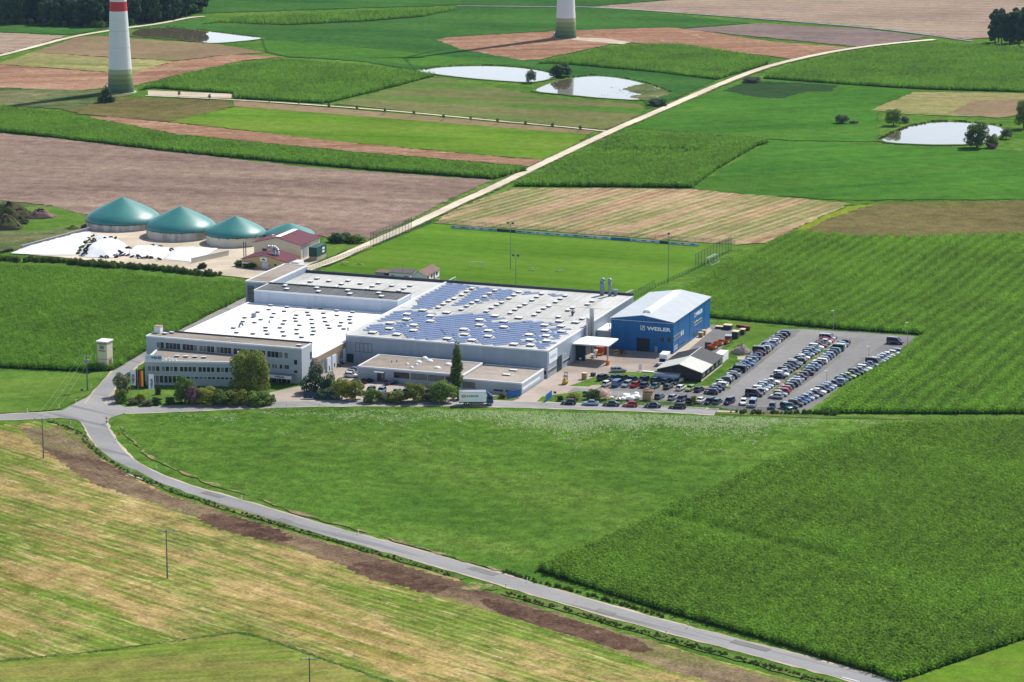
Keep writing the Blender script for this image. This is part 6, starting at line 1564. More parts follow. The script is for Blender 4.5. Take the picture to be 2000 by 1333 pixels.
# ================================================================== BIOGAS PLANT
M_tankwall = clad('weathered tank wall', (.42, .41, .38), pitch=1.2, rough=.8, var=.25, depth=.5)
M_tankpale = pm('pale tank wall', (.58, .55, .46), .8, var=.1, scale=.3)
def teal_mat():
    m, nt, bs = nodes('teal membrane')
    tc = nt.nodes.new('ShaderNodeTexCoord')
    c = ramp(nt, noise(nt, tc.outputs['Object'], .15, 3), [(.3, (.032, .175, .168)), (.7, (.050, .225, .21))])
    nt.links.new(c, bs.inputs['Base Color']); bs.inputs['Roughness'].default_value = .42; bs.inputs['Specular IOR Level'].default_value = .45
    return m
M_teal = teal_mat()
def tank(cx, cy, D, hw, hd, wallm, label):
    t = thing('biogas_tank', label, 'tank', (cx, cy, 0), 0, 'biogas tanks with teal domes')
    r = D / 2
    MB().lathe([(r - .1, 0), (r - .1, hw), (r - .5, hw)], (0, 0), 56).build('wall', wallm, t)
    prof = [(1.0, 0), (.99, .06), (.955, .15), (.885, .265), (.785, .375), (.65, .505), (.5, .635), (.35, .755), (.2, .87), (.1, .935), (.04, .975), (.012, .997), (.0005, 1.0)]
    MB().lathe([((r + .12) * a, hw + .05 + hd * b) for a, b in prof], (0, 0), 72).build('dome', M_teal, t, True)
    MB().lathe([(r + .14, hw - .18), (r + .2, hw - .1), (r + .2, hw + .06), (r + .1, hw + .1)], (0, 0), 56).build('clamp_ring', M_trimdark, t)
    for k in range(6):
        q = -2.4 + k * .32; MB().box(-.12, -.1, 0, .12, .1, .5).build('fitting', M_trimdark, t, loc=((r + .05) * math.cos(q), (r + .05) * math.sin(q), hw - .5))
    MB().tube((r * .78, -r * .7, 0), (r * .78, -r * .7, hw + .6), .09, .09, 6).tube((r * .78, -r * .7, hw + .6), (r * .70, -r * .62, hw + .6), .09, .09, 6).build('riser_pipe', M_steel, t)
tank(-140.9, 223.6, 26.9, 2.6, 8.0, M_tankwall, 'largest teal-domed biogas tank, leftmost of four')
tank(-117.7, 203.8, 24.9, 3.3, 7.4, M_tankwall, 'second teal-domed biogas tank with dark weathered wall')
tank(-96.9, 190.8, 21.0, 3.5, 6.0, M_tankpale, 'third teal-domed biogas tank with pale wall')
tank(-78.2, 190.2, 17.6, 3.2, 3.9, M_tankpale, 'teal-domed tank mostly hidden behind the maroon-roofed barn')
M_maroon = clad('maroon tile roof', (.105, .018, .032), pitch=.35, rough=.6, var=.12, depth=.6)
M_yellowr = pm('yellow ochre render', (.55, .40, .20), .85, var=.06, scale=.4)
M_creamr = pm('cream barn render', (.60, .55, .44), .85, var=.06, scale=.4)
def gable(root, o, x0, x1, y0, y1, ze, zr, wallm, roofm, ov=.5, xm=None, roofname='roof_slope'):
    xm = (x0 + x1) / 2 if xm is None else xm
    MB(o).xprism([(x0, 0), (x1, 0), (x1, ze), (xm, zr), (x0, ze)], y0, y1).build('wall', wallm, root)
    out = []
    for xa, sgn in ((x0, -1), (x1, 1)):
        sl = (zr - ze) / abs(xm - xa); xe = xa + sgn * ov; zed = ze - sl * ov + .02; xi = xm + sgn * .003; t = .15
        v = [(xe, y0 - ov, zed), (xi, y0 - ov, zr + .02), (xi, y1 + ov, zr + .02), (xe, y1 + ov, zed)]
        v += [(p, q, r + t) for p, q, r in v]
        f = [(3, 2, 1, 0), (4, 5, 6, 7), (0, 1, 5, 4), (1, 2, 6, 5), (2, 3, 7, 6), (3, 0, 4, 7)]
        if sgn > 0: f = [q[::-1] for q in f]
        out.append(MB(o).add(v, f).build(roofname, roofm, root))
    return out
b1 = pthing('maroon_barn', 'large cream barn with maroon gable roof beside the biogas tanks', 'barn', -92, 136.6)
ob1 = (-92, 136.6, 0)
gable(b1, ob1, -92.2, -74.7, 136.6, 152.8, 5.0, 7.1, M_creamr, M_maroon)
MB(ob1).box(-84.4, 137.0, 7.25, -82.6, 152.0, 7.5).build('ridge_light', M_roofwhite, b1)
MB(ob1).tube((-86, 139, 6.9), (-86, 139, 7.6), .4, .4, 10).build('roof_vent', M_letter, b1)
win_y(b1, -89, -87.4, 2.2, 3.0, 136.6, ob1, M_framed, M_glass); MB(ob1).box(-74.72, 138.5, .1, -74.6, 142.0, 3.6).build('gate', M_render, b1)
b2 = pthing('yellow_workshop', 'yellow gabled workshop with maroon roof and curved silver ducts', 'building', -88, 117.4)
ob2 = (-88, 117.4, 0)
gable(b2, ob2, -88.0, -71.6, 117.6, 128.0, 2.9, 4.7, M_yellowr, M_maroon, .45, -79.8)
sgp = MB(ob2).box(-81.2, 117.5, 2.6, -78.6, 117.58, 3.9).build('sign_panel', M_roofwhite, b2)
MB(ob2).add([(-80.8, 117.49, 2.95), (-79.0, 117.49, 2.95), (-79.4, 117.49, 3.3), (-79.9, 117.49, 3.55), (-80.4, 117.49, 3.3)], [(0, 1, 2, 3, 4)]).build('emblem', pm('dark green emblem', (.02, .08, .05), .6), sgp)
MB(ob2).box(-80.5, 117.48, .1, -78.1, 117.6, 2.2).build('gate', pm('pale gate', (.62, .66, .68), .6), b2)
win_y(b2, -76.0, -75.2, 1.3, 2.1, 117.6, ob2, M_frame, M_glass); MB(ob2).box(-87.4, 116.4, 1.7, -84.4, 117.5, 2.1).build('awning', M_trim, b2)
for k, xx in enumerate((-77.8, -76.4)):
    d = MB(ob2); r = .55; pts = [(xx, 121.5, 3.4), (xx, 121.5, 5.6), (xx - .25, 121.5, 6.3), (xx - .9, 121.5, 6.8), (xx - 1.7, 121.5, 6.95), (xx - 2.5, 121.5, 6.8)]
    for p, q in zip(pts, pts[1:]): d.tube(p, q, r, r, 14)
    d.build('duct', M_steel, b2, True)
for xx, yy, hh in ((-89.6, 121, 7.2), (-88.7, 121.5, 7.4), (-85.6, 130.5, 8.0)):
    pass
ex = pthing('exhaust_stacks', 'pair of thin dark exhaust stacks left of the yellow workshop', 'chimney', -89.2, 122)
for k in range(2): MB().tube((k * .75, 0, 0), (k * .75, 0, 7.8), .16, .16, 8).build('stack', M_trimdark, ex)
MB().box(-.3, -.4, 0, 1.1, .4, 1.6).build('engine_box', M_steelblue, ex)
gc = pthing('green_container', 'dark green plant container on a pale plinth beside the maroon barn', 'container', -71.5, 136)
M_dgc = pm('dark green steel', (.008, .065, .055), .45, var=.1, scale=.6)
MB().box(0, 0, 1.5, 3.0, 8.2, 4.6).build('box', M_dgc, gc)
MB().box(-.1, -.1, 4.6, 3.1, 8.3, 4.72).build('lid', M_dgc, gc)
MB().box(.1, .1, 0, 2.9, 8.1, 1.5).build('plinth', M_conc, gc)
for k in range(2): MB().box(3.0, 4.6, 2.2 + k * 1.1, 3.06, 6.4, 2.9 + k * 1.1).build('vent_grille', M_letter, gc)
for i, (xx, yy) in enumerate(((-73.6, 119.5), (-71.0, 121.0))):
    cb_ = pthing('white_container', ['front', 'rear'][i] + ' white transport box behind the stair block', 'container', xx, yy)
    MB().box(0, 0, .1, 2.4, 4.2, 2.3).build('box', M_roofwhite, cb_); MB().box(-.05, -.05, 2.3, 2.45, 4.25, 2.4).build('lid', M_trim, cb_)

# ---- silage clamp: white foil, tyres, walls
M_foil = pm('white silage foil', (.70, .71, .73), .4, var=.12, scale=.35, bmp=.8, coords='World')
zs = lambda x, y: (x / 5.882, 440 + y / 5.882)
zbg = lambda x, y: (330 + x / 5.405, 380 + y / 5.405)
def foil(name, label, pts, hmax, cells=26, seed=1, ridge=None, flat=.7):
    xy = [tuple(p) for p in to_xy(pts)]; P = np.array(xy); mn, mx = P.min(0), P.max(0)
    c = P.mean(0)
    # grid of points inside, draped; border follows the outline down to the ground
    rs_ = np.random.RandomState(seed)
    bm = bmesh.new()
    ring = roughen(xy, .25, 1.6, True, seed)
    layers = [1.0, .93, .84, .7, .52, .32, .12]
    rows_ = []
    for li, k in enumerate(layers):
        row = []
        for p in ring:
            q = c + (np.array(p) - c) * k
            h = hmax * (1 - k ** (6 if flat > .6 else 2.2)) * (1 + .16 * math.sin(q[0] * .5 + seed) * math.cos(q[1] * .42 + seed * 2)) + rs_.uniform(-.16, .16) * (li > 0)
            row.append(bm.verts.new((q[0], q[1], max(.32, h + .32))))
        rows_.append(row)
    n = len(ring)
    for a, b in zip(rows_, rows_[1:]):
        for i in range(n): bm.faces.new((a[i], a[(i + 1) % n], b[(i + 1) % n], b[i]))
    bm.faces.new(rows_[-1])
    bmesh.ops.recalc_face_normals(bm, faces=bm.faces)
    me = bpy.data.meshes.new(name); bm.to_mesh(me); bm.free(); me.materials.append(M_foil)
    for f in me.polygons: f.use_smooth = True
    return tag(link(name, me), label, 'silage foil')
foil('silage_foil', 'flat white silage foil on the left clamp beside the dark wall', [zs(*p) for p in [(130, 335), (260, 272), (700, 130), (880, 85), (1040, 85), (1060, 120), (860, 350), (500, 352)]], .5, seed=2)
foil('silage_mound', 'high white foil mound held down by tyres', [zs(*p) for p in [(900, 360), (1000, 230), (1090, 150), (1250, 170), (1400, 200), (1480, 270), (1470, 350), (1250, 385), (1000, 380)]], 3.3, seed=5, flat=.3)
foil('silage_foil', 'crumpled white foil right of the tyre-covered mound', [zs(*p) for p in [(1490, 375), (1480, 290), (1560, 245), (1750, 235), (1950, 270), (1960, 330), (1870, 400), (1650, 390)]], .8, seed=7, flat=.5)
foil('silage_foil', 'flat white foil on the right clamp before the pale concrete wall', [zs(1890, 405), zs(1975, 300)] + [zbg(*p) for p in [(60, 570), (250, 560), (520, 580), (380, 660), (235, 722), (0, 700)]], .45, seed=9)
def wall_line(name, label, p, q, h, th, mat):
    p = np.array(p); q = np.array(q); d = q - p; ln = float(np.linalg.norm(d)); a = math.atan2(d[1], d[0])
    o = thing(name, label, 'wall', (p[0], p[1], 0), a)
    MB().box(0, -th / 2, 0, ln, th / 2, h).build('wall', mat, o); MB().box(-.05, -th / 2 - .05, h, ln + .05, th / 2 + .05, h + .1).build('coping', pm('coping', (.40, .40, .41), .8), o)
wall_line('clamp_wall', 'dark low retaining wall along the left silage clamp', G(*zs(250, 285)), G(*zs(1030, 75)), 1.5, .35, pm('dark concrete wall', (.16, .16, .18), .85, var=.2, scale=.5))
wall_line('clamp_wall', 'pale concrete wall along the right silage clamp', G(*zbg(240, 735)), G(*zbg(628, 650)), 1.9, .35, pm('pale concrete wall', (.55, .52, .45), .85, var=.1, scale=.5))
ty = MB()
prof = [(.28, .0), (.5, .02), (.58, .12), (.5, .26), (.28, .28), (.24, .14), (.28, .0)]
ty.lathe(prof, (0, 0), 14); TYRE = ty.mesh('tyre', M_tyre, True)
typ = [(960, 350), (985, 330), (975, 300), (985, 288), (1010, 255), (1025, 235), (1045, 205), (1060, 190), (1080, 175), (1210, 160), (1270, 148), (1325, 158), (1170, 370), (1225, 375), (1300, 355), (1320, 340), (1340, 368), (1375, 310), (1400, 328), (1425, 345), (1470, 348), (1465, 265), (1495, 268), (1520, 365), (1585, 362), (1600, 378), (1660, 378), (1690, 375), (1735, 378), (1830, 395), (1750, 240), (1835, 258), (1860, 256), (1970, 290), (20, 312), (50, 305), (75, 298), (100, 292), (125, 286)]
for i, p in enumerate(typ):
    onm = 950 < p[0] < 1480 and p[1] < 340
    u, v = zs(*p); zz = .35
    if onm: zz = min(3.3, .6 + (345 - p[1]) / 5.882 / 5.6 * .8)
    a = G(u, v, zz)
    seg = [(0, 9, 'left flank of the white foil mound', 'its foot'), (9, 12, 'top of the white foil mound', 'the left'), (12, 21, 'foot of the white foil mound', 'the left'), (21, 23, 'right shoulder of the foil mound', 'the left'), (23, 30, 'front edge of the crumpled foil', 'the left'), (30, 34, 'back edge of the crumpled foil', 'the left'), (34, 39, 'ground left of the dark clamp wall', 'the left')]
    g_ = [q for q in seg if q[0] <= i < q[1]][0]
    lab = f'black tyre on the {g_[2]}, {ORD[i - g_[0]]} from {g_[3]}'
    o = tag(link('tyre', TYRE, None, (a[0], a[1], zz), random.uniform(0, 6)), lab, 'tyre', 'tyres on the silage foil')
    o.rotation_euler = (random.uniform(-.3, .9), random.uniform(-.4, .4), random.uniform(0, 6)); o.scale = (1.6,) * 3
strip('foil_weeds', [zs(880, 350), zs(940, 270), zs(1000, 190), zs(1070, 120)], 46, .6, (.5, 1.0), 'green weeds between the flat foil and the mound', 'green')
# ---- earth heaps
def heap(name, label, u, v, wpx, hpx, mat, seed, depth=.7, cat='heap'):
    a = G(u, v); s = FPX / math.sqrt(a[0] ** 2 + (a[1] - CAM_Y) ** 2 + CAM_H ** 2); w = wpx / s / 2; h = hpx / s
    rs_ = random.Random(seed); mb = MB(); rings = []
    for k in range(9):
        t = k / 8; r = (1 - t) ** .9
        rings.append([(w * r * math.cos(q) * (1 + .18 * math.sin(q * 3 + seed + t)) + rs_.uniform(-.09, .09) * w, w * depth * r * math.sin(q) * (1 + .15 * math.cos(q * 2 + seed)) + rs_.uniform(-.09, .09) * w, h * (t ** .85) * (1 + rs_.uniform(-.14, .14) * (k > 0))) for q in [2 * math.pi * j / 22 for j in range(22)]])
    mb.loft(rings)
    me = mb.mesh(name, mat, True)
    return tag(link(name, me, None, (a[0], a[1], 0)), label, cat)
M_heap = field_mat('gravel heap', [(.30, .25, .20), (.38, .32, .26), (.30, .28, .26)], 0, 1, .3, 2.5, fvar=.2, bmp=.5)
M_heapp = field_mat('purple brown soil heap', [(.17, .12, .11), (.23, .165, .15)], 0, 1, .3, 2.0, fvar=.3, bmp=.6)
M_heapg = field_mat('overgrown soil heap', [(.045, .065, .022), (.10, .085, .05), (.06, .085, .026)], 0, 1, .15, 1.5, fvar=.4, bmp=.6)
heap('gravel_heap', 'grey gravel heap on the grass beside the car park', 1448, 690, 42, 18, M_heap, 3)
heap('soil_heap', 'purple-brown soil heap left of the biogas tanks', 78, 426, 66, 18, M_heapp, 5)
heap('soil_heap', 'tall overgrown soil heap at the left picture edge', 18, 425, 90, 30, M_heapg, 8)
heap('soil_heap', 'brownish overgrown soil heap before the tall one at the left edge', 12, 447, 80, 26, M_heapg, 11)
heap('soil_heap', 'small sandy heap behind the dark clamp wall', 142, 448, 34, 7, M_dirt, 12)
heap('sand_heap', 'flat sandy patch of dug earth on the sports ground', 700, 517, 26, 2.0, M_dirt, 14, .5)
strip('heap_shrubs', [(0, 412), (20, 405), (48, 418), (40, 440), (10, 440)], 90, 2.2, (.9, 1.8), 'shrubs growing over the soil heaps at the left edge', 'grey')

# ================================================================== SPORTS GROUND
M_pole = pm('painted steel pole', (.22, .28, .30), .5, .3, var=.1)
M_fencep = pm('green fence post', (.03, .07, .05), .6, var=.1)
def pole(name, label, cat, u, v, vtop, r, head, group=None, mat=None):
    a = G(u, v); d = math.sqrt(a[0] ** 2 + (a[1] - CAM_Y) ** 2 + CAM_H ** 2)
    h = (v - vtop) / (FPX / d) / .978
    o = thing(name, label, cat, (a[0], a[1], 0), PA, group)
    MB().tube((0, 0, 0), (0, 0, h), r, r * .6, 8).build('mast', mat or M_pole, o)
    return o, h
for u, v, vt, nl, lab in ((997, 526, 438, 2, 'tall floodlight mast with twin lamps in the middle of the pitch edge'), (1007.5, 562, 501, 2, 'shorter floodlight mast rising behind the hall roof'), (1305, 552, 459, 1, 'slim floodlight mast at the right edge of the pitch')):
    o, h = pole('floodlight', lab, 'floodlight', u, v, vt, .16, None, 'floodlights of the sports ground')
    MB().box(-1.1, -.06, h - .1, 1.1, .06, h).build('cross_arm', M_pole, o)
    for k in ([-1, 1] if nl == 2 else [0]): MB().box(k * .85 - .35, -.3, h, k * .85 + .35, .2, h + .55).build('lamp', M_trimdark, o)
o, h = pole('flag_mast', 'thin dark mast before the white clubhouse', 'mast', 786.8, 549, 516, .09, None)
def goal(label, p, q, h, depth, mat):
    p = np.array(p); q = np.array(q); d = q - p; w = float(np.linalg.norm(d)); a = math.atan2(d[1], d[0])
    o = thing('football_goal', label, 'goal', (p[0], p[1], 0), a, 'football goals')
    for x in (0, w): MB().tube((x, 0, 0), (x, 0, h), .1 if mat is M_goaly else .06, .1 if mat is M_goaly else .06, 8).build('post', mat, o)
    MB().tube((-.05, 0, h), (w + .05, 0, h), .1 if mat is M_goaly else .06, .1 if mat is M_goaly else .06, 8).build('crossbar', mat, o)
    nf = MB()
    for x in (0, w): nf.tube((x, 0, h - .05), (x, depth * .45, h - .05), .035, .035, 5).tube((x, depth * .45, h - .05), (x, depth, .04), .035, .035, 5).tube((x, 0, .04), (x, depth, .04), .035, .035, 5)
    nf.tube((0, depth, .04), (w, depth, .04), .035, .035, 5).tube((0, depth * .45, h - .05), (w, depth * .45, h - .05), .035, .035, 5)
    nf.build('net_frame', mat, o)
    net = MB()
    for k in range(1, int(w / .35)): x = k * .35; net.tube((x, depth * .45, h - .05), (x, depth, .04), .006, .006, 3)
    for k in range(1, 6): t = k / 6; net.tube((0, depth * (.45 + .55 * t), (h - .05) * (1 - t)), (w, depth * (.45 + .55 * t), (h - .05) * (1 - t)), .006, .006, 3)
    net.build('net', M_pole, o)
M_goaly = pm('cream goal frame', (.62, .60, .42), .5, var=.05)
goal('cream training goal with net at the near touchline', G(916.5, 523), G(945.5, 524.5), 2.0, 1.5, M_goaly)
goal('white goal at the right end of the pitch', G(1379.5, 518), G(1396.5, 510), 2.44, -1.8, M_letter)
goal('white goal standing at the track fence on the left of the pitch', G(752, 472), G(771, 463), 2.0, 1.2, M_letter)
goal('white goal bar rising behind the rear right corner of the big hall', G(1221, 588), G(1236, 581), 2.44, 1.2, M_letter)
goal('white goal bar right of the clubhouse behind the hall', G(876.4, 562), G(890, 554), 2.2, 1.2, M_letter)
for i, (u, v) in enumerate(((1037.7, 529), (1091.7, 532))):
    a = G(u, v); o = thing('bench', ['left', 'right'][i] + ' yellow players bench at the near touchline', 'bench', (a[0], a[1], 0), PA, 'players benches')
    MB().box(-1, -.2, .4, 1, .2, .46).build('seat', M_goaly, o); MB().box(-1, .18, .6, 1, .24, .95).build('backrest', M_goaly, o)
    for x in (-.8, .8): MB().box(x - .05, -.2, 0, x + .05, .22, .4).build('leg', M_trimdark, o)
# fences
def mesh_mat():
    m, nt, bs = nodes('wire mesh')
    bs.inputs['Base Color'].default_value = (.05, .09, .07, 1); bs.inputs['Roughness'].default_value = .6
    tr = nt.nodes.new('ShaderNodeBsdfTransparent'); mx = nt.nodes.new('ShaderNodeMixShader'); mx.inputs[0].default_value = .16
    nt.links.new(tr.outputs[0], mx.inputs[1]); nt.links.new(bs.outputs[0], mx.inputs[2]); nt.links.new(mx.outputs[0], nt.nodes['Material Output'].inputs['Surface'])
    return m
M_mesh = mesh_mat()
def fence(label, p, q, n, h, r=.05, netting=True, mat=None):
    p = np.array(p); q = np.array(q); d = q - p; ln = float(np.linalg.norm(d)); a = math.atan2(d[1], d[0])
    o = thing('fence', label, 'fence', (p[0], p[1], 0), a)
    me = MB().tube((0, 0, 0), (0, 0, h), r, r, 5).mesh('post', mat or M_fencep)
    for k in range(n): link('post', me, o, (ln * k / (n - 1), 0, 0))
    rl = MB().tube((0, 0, h - .05), (ln, 0, h - .05), .025, .025, 4).tube((0, 0, .15), (ln, 0, .15), .025, .025, 4); rl.build('wire', mat or M_fencep, o)
    if netting: MB().box(0, -.004, .12, ln, .004, h - .08).build('netting', M_mesh, o)
zcc = lambda x, y: (640 + x / 7.404, 380 + y / 7.404)
fence('tall ball-stop fence along the pale track left of the pitch', G(*zcc(618, 780)), G(*zcc(1215, 545)), 14, 5.6)
fence('low wire fence along the track before the tall ball-stop fence', G(*zcc(-300, 1120)), G(*zcc(600, 785)), 22, 1.4)
fence('low wire fence running on to the far left corner of the pitch', G(*zcc(1230, 540)), G(*zcc(1510, 425)), 8, 1.4)
fence('tall ball-stop fence at the right end of the pitch by the maize', G(1358, 527.5), G(1428, 491), 13, 5.6)
fence('low fence between the two tall fences at the right of the pitch', G(1280, 563), G(1356, 528.5), 14, 1.4)
fence('green mesh fence behind the blue hall at the pitch corner', G(1236, 588), G(1279, 563.5), 9, 2.9)
fence('wire fence behind the advertising boards on the far side of the pitch', G(846, 436.5), G(1436, 478.5), 40, 1.6, .04)
# advertising boards along the far touchline
p = G(880, 446); q = G(1365, 482); d = q - p; ln = float(np.linalg.norm(d)); an_ = math.atan2(d[1], d[0])
hb = thing('advertising_boards', 'long line of pale blue and white advertising boards along the far touchline', 'hoarding', (p[0], p[1], 0), an_)
bcol = [pm('board pale blue', (.42, .58, .68), .5), pm('board white', (.62, .68, .72), .5), pm('board blue', (.05, .15, .42), .5), pm('board dark', (.03, .05, .08), .5), pm('board grey blue', (.30, .44, .54), .5), pm('board navy', (.02, .05, .16), .5)]
seq = [0, 4, 1, 0, 4, 3, 3, 4, 0, 1, 0, 1, 0, 4, 0, 1, 0, 2, 2, 0, 1, 0, 3, 0, 1, 0]
for k, c in enumerate(seq):
    x0 = ln * k / len(seq); x1 = ln * (k + 1) / len(seq) - .06
    bd = MB().box(x0, -.04, .1, x1, .04, 1.05).build('board', bcol[c], hb)
    if c in (0, 1, 4):
        MB().box(x0 + .6, -.05, .45, x0 + 1.8 + .3 * (k % 3), -.041, .72).build('board_print', bcol[5 if k % 2 else 3], bd)
for k in range(27): MB().box(-.04, .04, 0, .04, .1, 1.0).build('post', M_fencep, hb, loc=(ln * k / 26, 0, 0))
# clubhouse
ch = pthing('clubhouse', 'small white clubhouse with brown gable roof behind the hall', 'building', -25.2, 113.5)
och = (-25.2, 113.5, 0)
M_brownroof = clad('brown tile roof', (.15, .085, .075), pitch=.35, rough=.7, var=.12, depth=.5)
gable(ch, och, -25.0, -20.0, 113.5, 126.0, 2.4, 3.8, M_roofwhite, M_brownroof, .3)
for ya in (115, 118.5, 123.0): win_x(ch, ya, ya + 1.1, 1.0, 1.9, -20.0, och, M_framed, M_glass)
MB(och).box(-20.02, 120.6, .1, -19.93, 121.6, 2.1).build('door', M_framed, ch)
MB(och).box(-19.6, 115.0, .02, -18.0, 122.0, .12).build('terrace', pm('terrace brick', (.40, .22, .15), .8), ch)
c2_ = pthing('club_annex', 'flat white club building with dark roof left of the clubhouse', 'building', -38.4, 113.3)
oc2 = (-38.4, 113.3, 0)
MB(oc2).box(-33.1, 114.0, 0, -25.7, 119.6, 2.7).build('wall', M_roofwhite, c2_)
MB(oc2).add([(-33.3, 113.8, 2.7), (-25.5, 113.8, 2.7), (-25.5, 119.8, 3.1), (-33.3, 119.8, 3.1), (-33.3, 113.8, 2.85), (-25.5, 113.8, 2.85), (-25.5, 119.8, 3.25), (-33.3, 119.8, 3.25)], [(3, 2, 1, 0), (4, 5, 6, 7), (0, 1, 5, 4), (1, 2, 6, 5), (2, 3, 7, 6), (3, 0, 4, 7)]).build('roof', pm('dark club roof', (.09, .075, .08), .7), c2_)
MB(oc2).box(-38.4, 115.2, 0, -33.2, 119.4, 2.2).build('side_wall', M_wallgrey, c2_)
MB(oc2).box(-38.6, 114.4, 2.2, -33.15, 119.6, 2.38).build('side_roof', M_brownroof, c2_)
win_y(c2_, -32.3, -31.2, 1.0, 1.8, 114.0, oc2, M_framed, M_glassl, 2); win_y(c2_, -27.6, -26.5, 1.0, 1.8, 114.0, oc2, M_framed, M_glassl, 2)
MB(oc2).box(-35.2, 115.1, .1, -33.4, 115.22, 2.0).build('opening', M_gatedark, c2_)
tr_ = thing('timber_trestle', 'dark timber trestle casting a shadow on the sports lawn', 'trestle', (*G(674, 518), 0), PA)
MB().box(-1.2, -.5, .9, 1.2, .5, 1.05).build('top', M_brownband, tr_)
for x in (-1, 1):
    for y in (-.4, .4): MB().tube((x, y, 0), (x * .9, y * .8, .9), .06, .06, 5).build('leg', M_trimdark, tr_)

# ================================================================== ROADSIDE AND YARD
M_wood = pm('utility pole wood', (.12, .13, .13), .85, var=.2, scale=1)
def upole(label, u, v, h, r=.16, arm=3.4, az=0.0, z=0):
    a = G(u, v); o = thing('utility_pole', label, 'utility pole', (a[0], a[1], 0), az, 'utility poles of the overhead line')
    MB().tube((0, 0, 0), (0, 0, h), r, r * .62, 8).build('pole', M_wood, o)
    MB().box(-arm / 2, -.07, h - .25, arm / 2, .07, h - .1).build('cross_arm', M_pole, o)
    for x in (-arm / 2 + .1, 0, arm / 2 - .1): MB().tube((x, 0, h - .1), (x, 0, h + .22), .06, .04, 6).build('insulator', M_trimdark, o)
    return np.array([a[0], a[1], h]), az, arm
P1 = upole('grey utility pole standing in the ploughed strip at the far left', 85, 896, 10.4, .17, 3.9, R(-4))
P2 = upole('utility pole standing in the stubble field, casting a shadow to the left', 327, 1131, 11.0, .17, 3.6, R(10))
P3 = upole('utility pole at the bottom edge, only its head in view', 606, 1398, 11.3, .17, 3.4, R(10))
P0 = upole('utility pole with transformer box beside the road left of the office', 171, 764, 10.2, .2, 3.5, R(4))
MB().box(-.55, -.35, 8.0, .55, .35, 8.9).build('transformer_box', M_steelblue, [o for o in bpy.data.objects if o.get('label', '').startswith('utility pole with transformer')][0])
M_wire = pm('overhead wire', (.42, .48, .36), .5, .2)
def wires(A, B, label, r):
    o = thing('overhead_wires', label, 'wires', (A[0][0], A[0][1], 0))
    for k in (-1, 0, 1):
        a = A[0] + np.array([math.cos(A[1]), math.sin(A[1]), 0]) * k * (A[2] / 2 - .1) + np.array([0, 0, .2]); b = B[0] + np.array([math.cos(B[1]), math.sin(B[1]), 0]) * k * (B[2] / 2 - .1) + np.array([0, 0, .2])
        mb = MB((A[0][0], A[0][1], 0)); n = 10; prev = None
        for i in range(n + 1):
            t = i / n; p_ = a + (b - a) * t; p_[2] -= 4 * t * (1 - t) * .8
            if prev is not None: mb.tube(tuple(prev), tuple(p_), r, r, 4)
            prev = p_
        mb.build('wire', M_wire, o)
wires(P1, P0, 'three pale overhead wires crossing the grass left of the junction', .013)
wires(P1, P2, 'thin overhead wires between the two poles of the lower left field', .012)
wires(P2, P3, 'thin overhead wires running to the pole at the bottom edge', .012)
# delineator posts
dpts = [(245, 808), (138, 829), (174, 862), (226, 864), (256, 922), (306, 916), (472, 977), (429, 984), (700, 1044), (657, 1052), (1030, 1138), (988, 1149), (1344, 1228), (1301, 1240), (53.5, 806), (115.5, 798), (148.5, 788), (178, 759), (197, 740), (624, 795), (355, 806), (560, 797)]
dl = MB(); dl.prism([(-.09, -.07), (.09, -.07), (.06, .07), (-.06, .07)], 0, 1.05)
DLB = dl.mesh('body', M_letter); DLM = MB().box(-.1, -.08, .7, .1, .08, .86).mesh('reflector', M_trimdark)
place = ['at the inner corner of the junction', 'at the outer edge of the junction', 'left of the bend, upper', 'right of the bend, upper', 'left of the bend, middle', 'right of the bend, middle', 'meadow side, below the bend', 'stubble side, below the bend', 'meadow side, opposite the dark clods', 'stubble side, above the dark clods', 'maize side, by the field entrance', 'stubble side, by the field entrance', 'maize side, lower stretch', 'stubble side, lower stretch', 'far left on the grass edge', 'by the wires on the grass edge', 'at the widening of the left verge', 'beside the transformer pole', 'below the cream tower', 'on the meadow edge before the pines', 'on the meadow edge before the purple shrub', 'on the meadow edge before the big tree']
for (u, v), pl in zip(dpts, place):
    a = G(u, v); o = thing('delineator_post', 'white delineator post ' + pl, 'post', (a[0], a[1], 0), R(-30), 'delineator posts along the roads')
    link('body', DLB, o); link('reflector', DLM, o)
def sign(label, u, v, h, shape, mat):
    a = G(u, v); o = thing('road_sign', label, 'sign', (a[0], a[1], 0), R(-25))
    MB().tube((0, 0, 0), (0, 0, h), .05, .05, 6).build('post', M_steel, o)
    if shape == 'diamond': MB().add([(0, -.07, h - .1), (.5, -.07, h + .4), (0, -.07, h + .9), (-.5, -.07, h + .4), (0, -.04, h - .1), (.5, -.04, h + .4), (0, -.04, h + .9), (-.5, -.04, h + .4)], [(0, 1, 2, 3), (7, 6, 5, 4), (0, 4, 5, 1), (1, 5, 6, 2), (2, 6, 7, 3), (3, 7, 4, 0)]).build('plate', mat, o)
    else: MB().box(-.4, -.07, h - .2, .4, -.04, h + .4).build('plate', mat, o)
    return o
so = sign('yellow diamond priority sign at the inner corner of the junction', 208.5, 828, 1.1, 'diamond', pm('sign yellow', (.65, .42, .03), .5))
MB().box(-.3, -.08, .35, .3, -.05, .75).build('lower_plate', pm('sign blue', (.03, .14, .45), .5), so)
sign('dark back of a road sign beside the transformer pole', 160.5, 776, 1.9, 'box', M_trimdark)
sign('small dark sign on the drive at the gate', 1084, 780, 1.8, 'box', M_trimdark)
sign('orange marker board on the sandy strip at the bend', 233, 850, .3, 'box', pm('marker orange', (.55, .18, .03), .6))
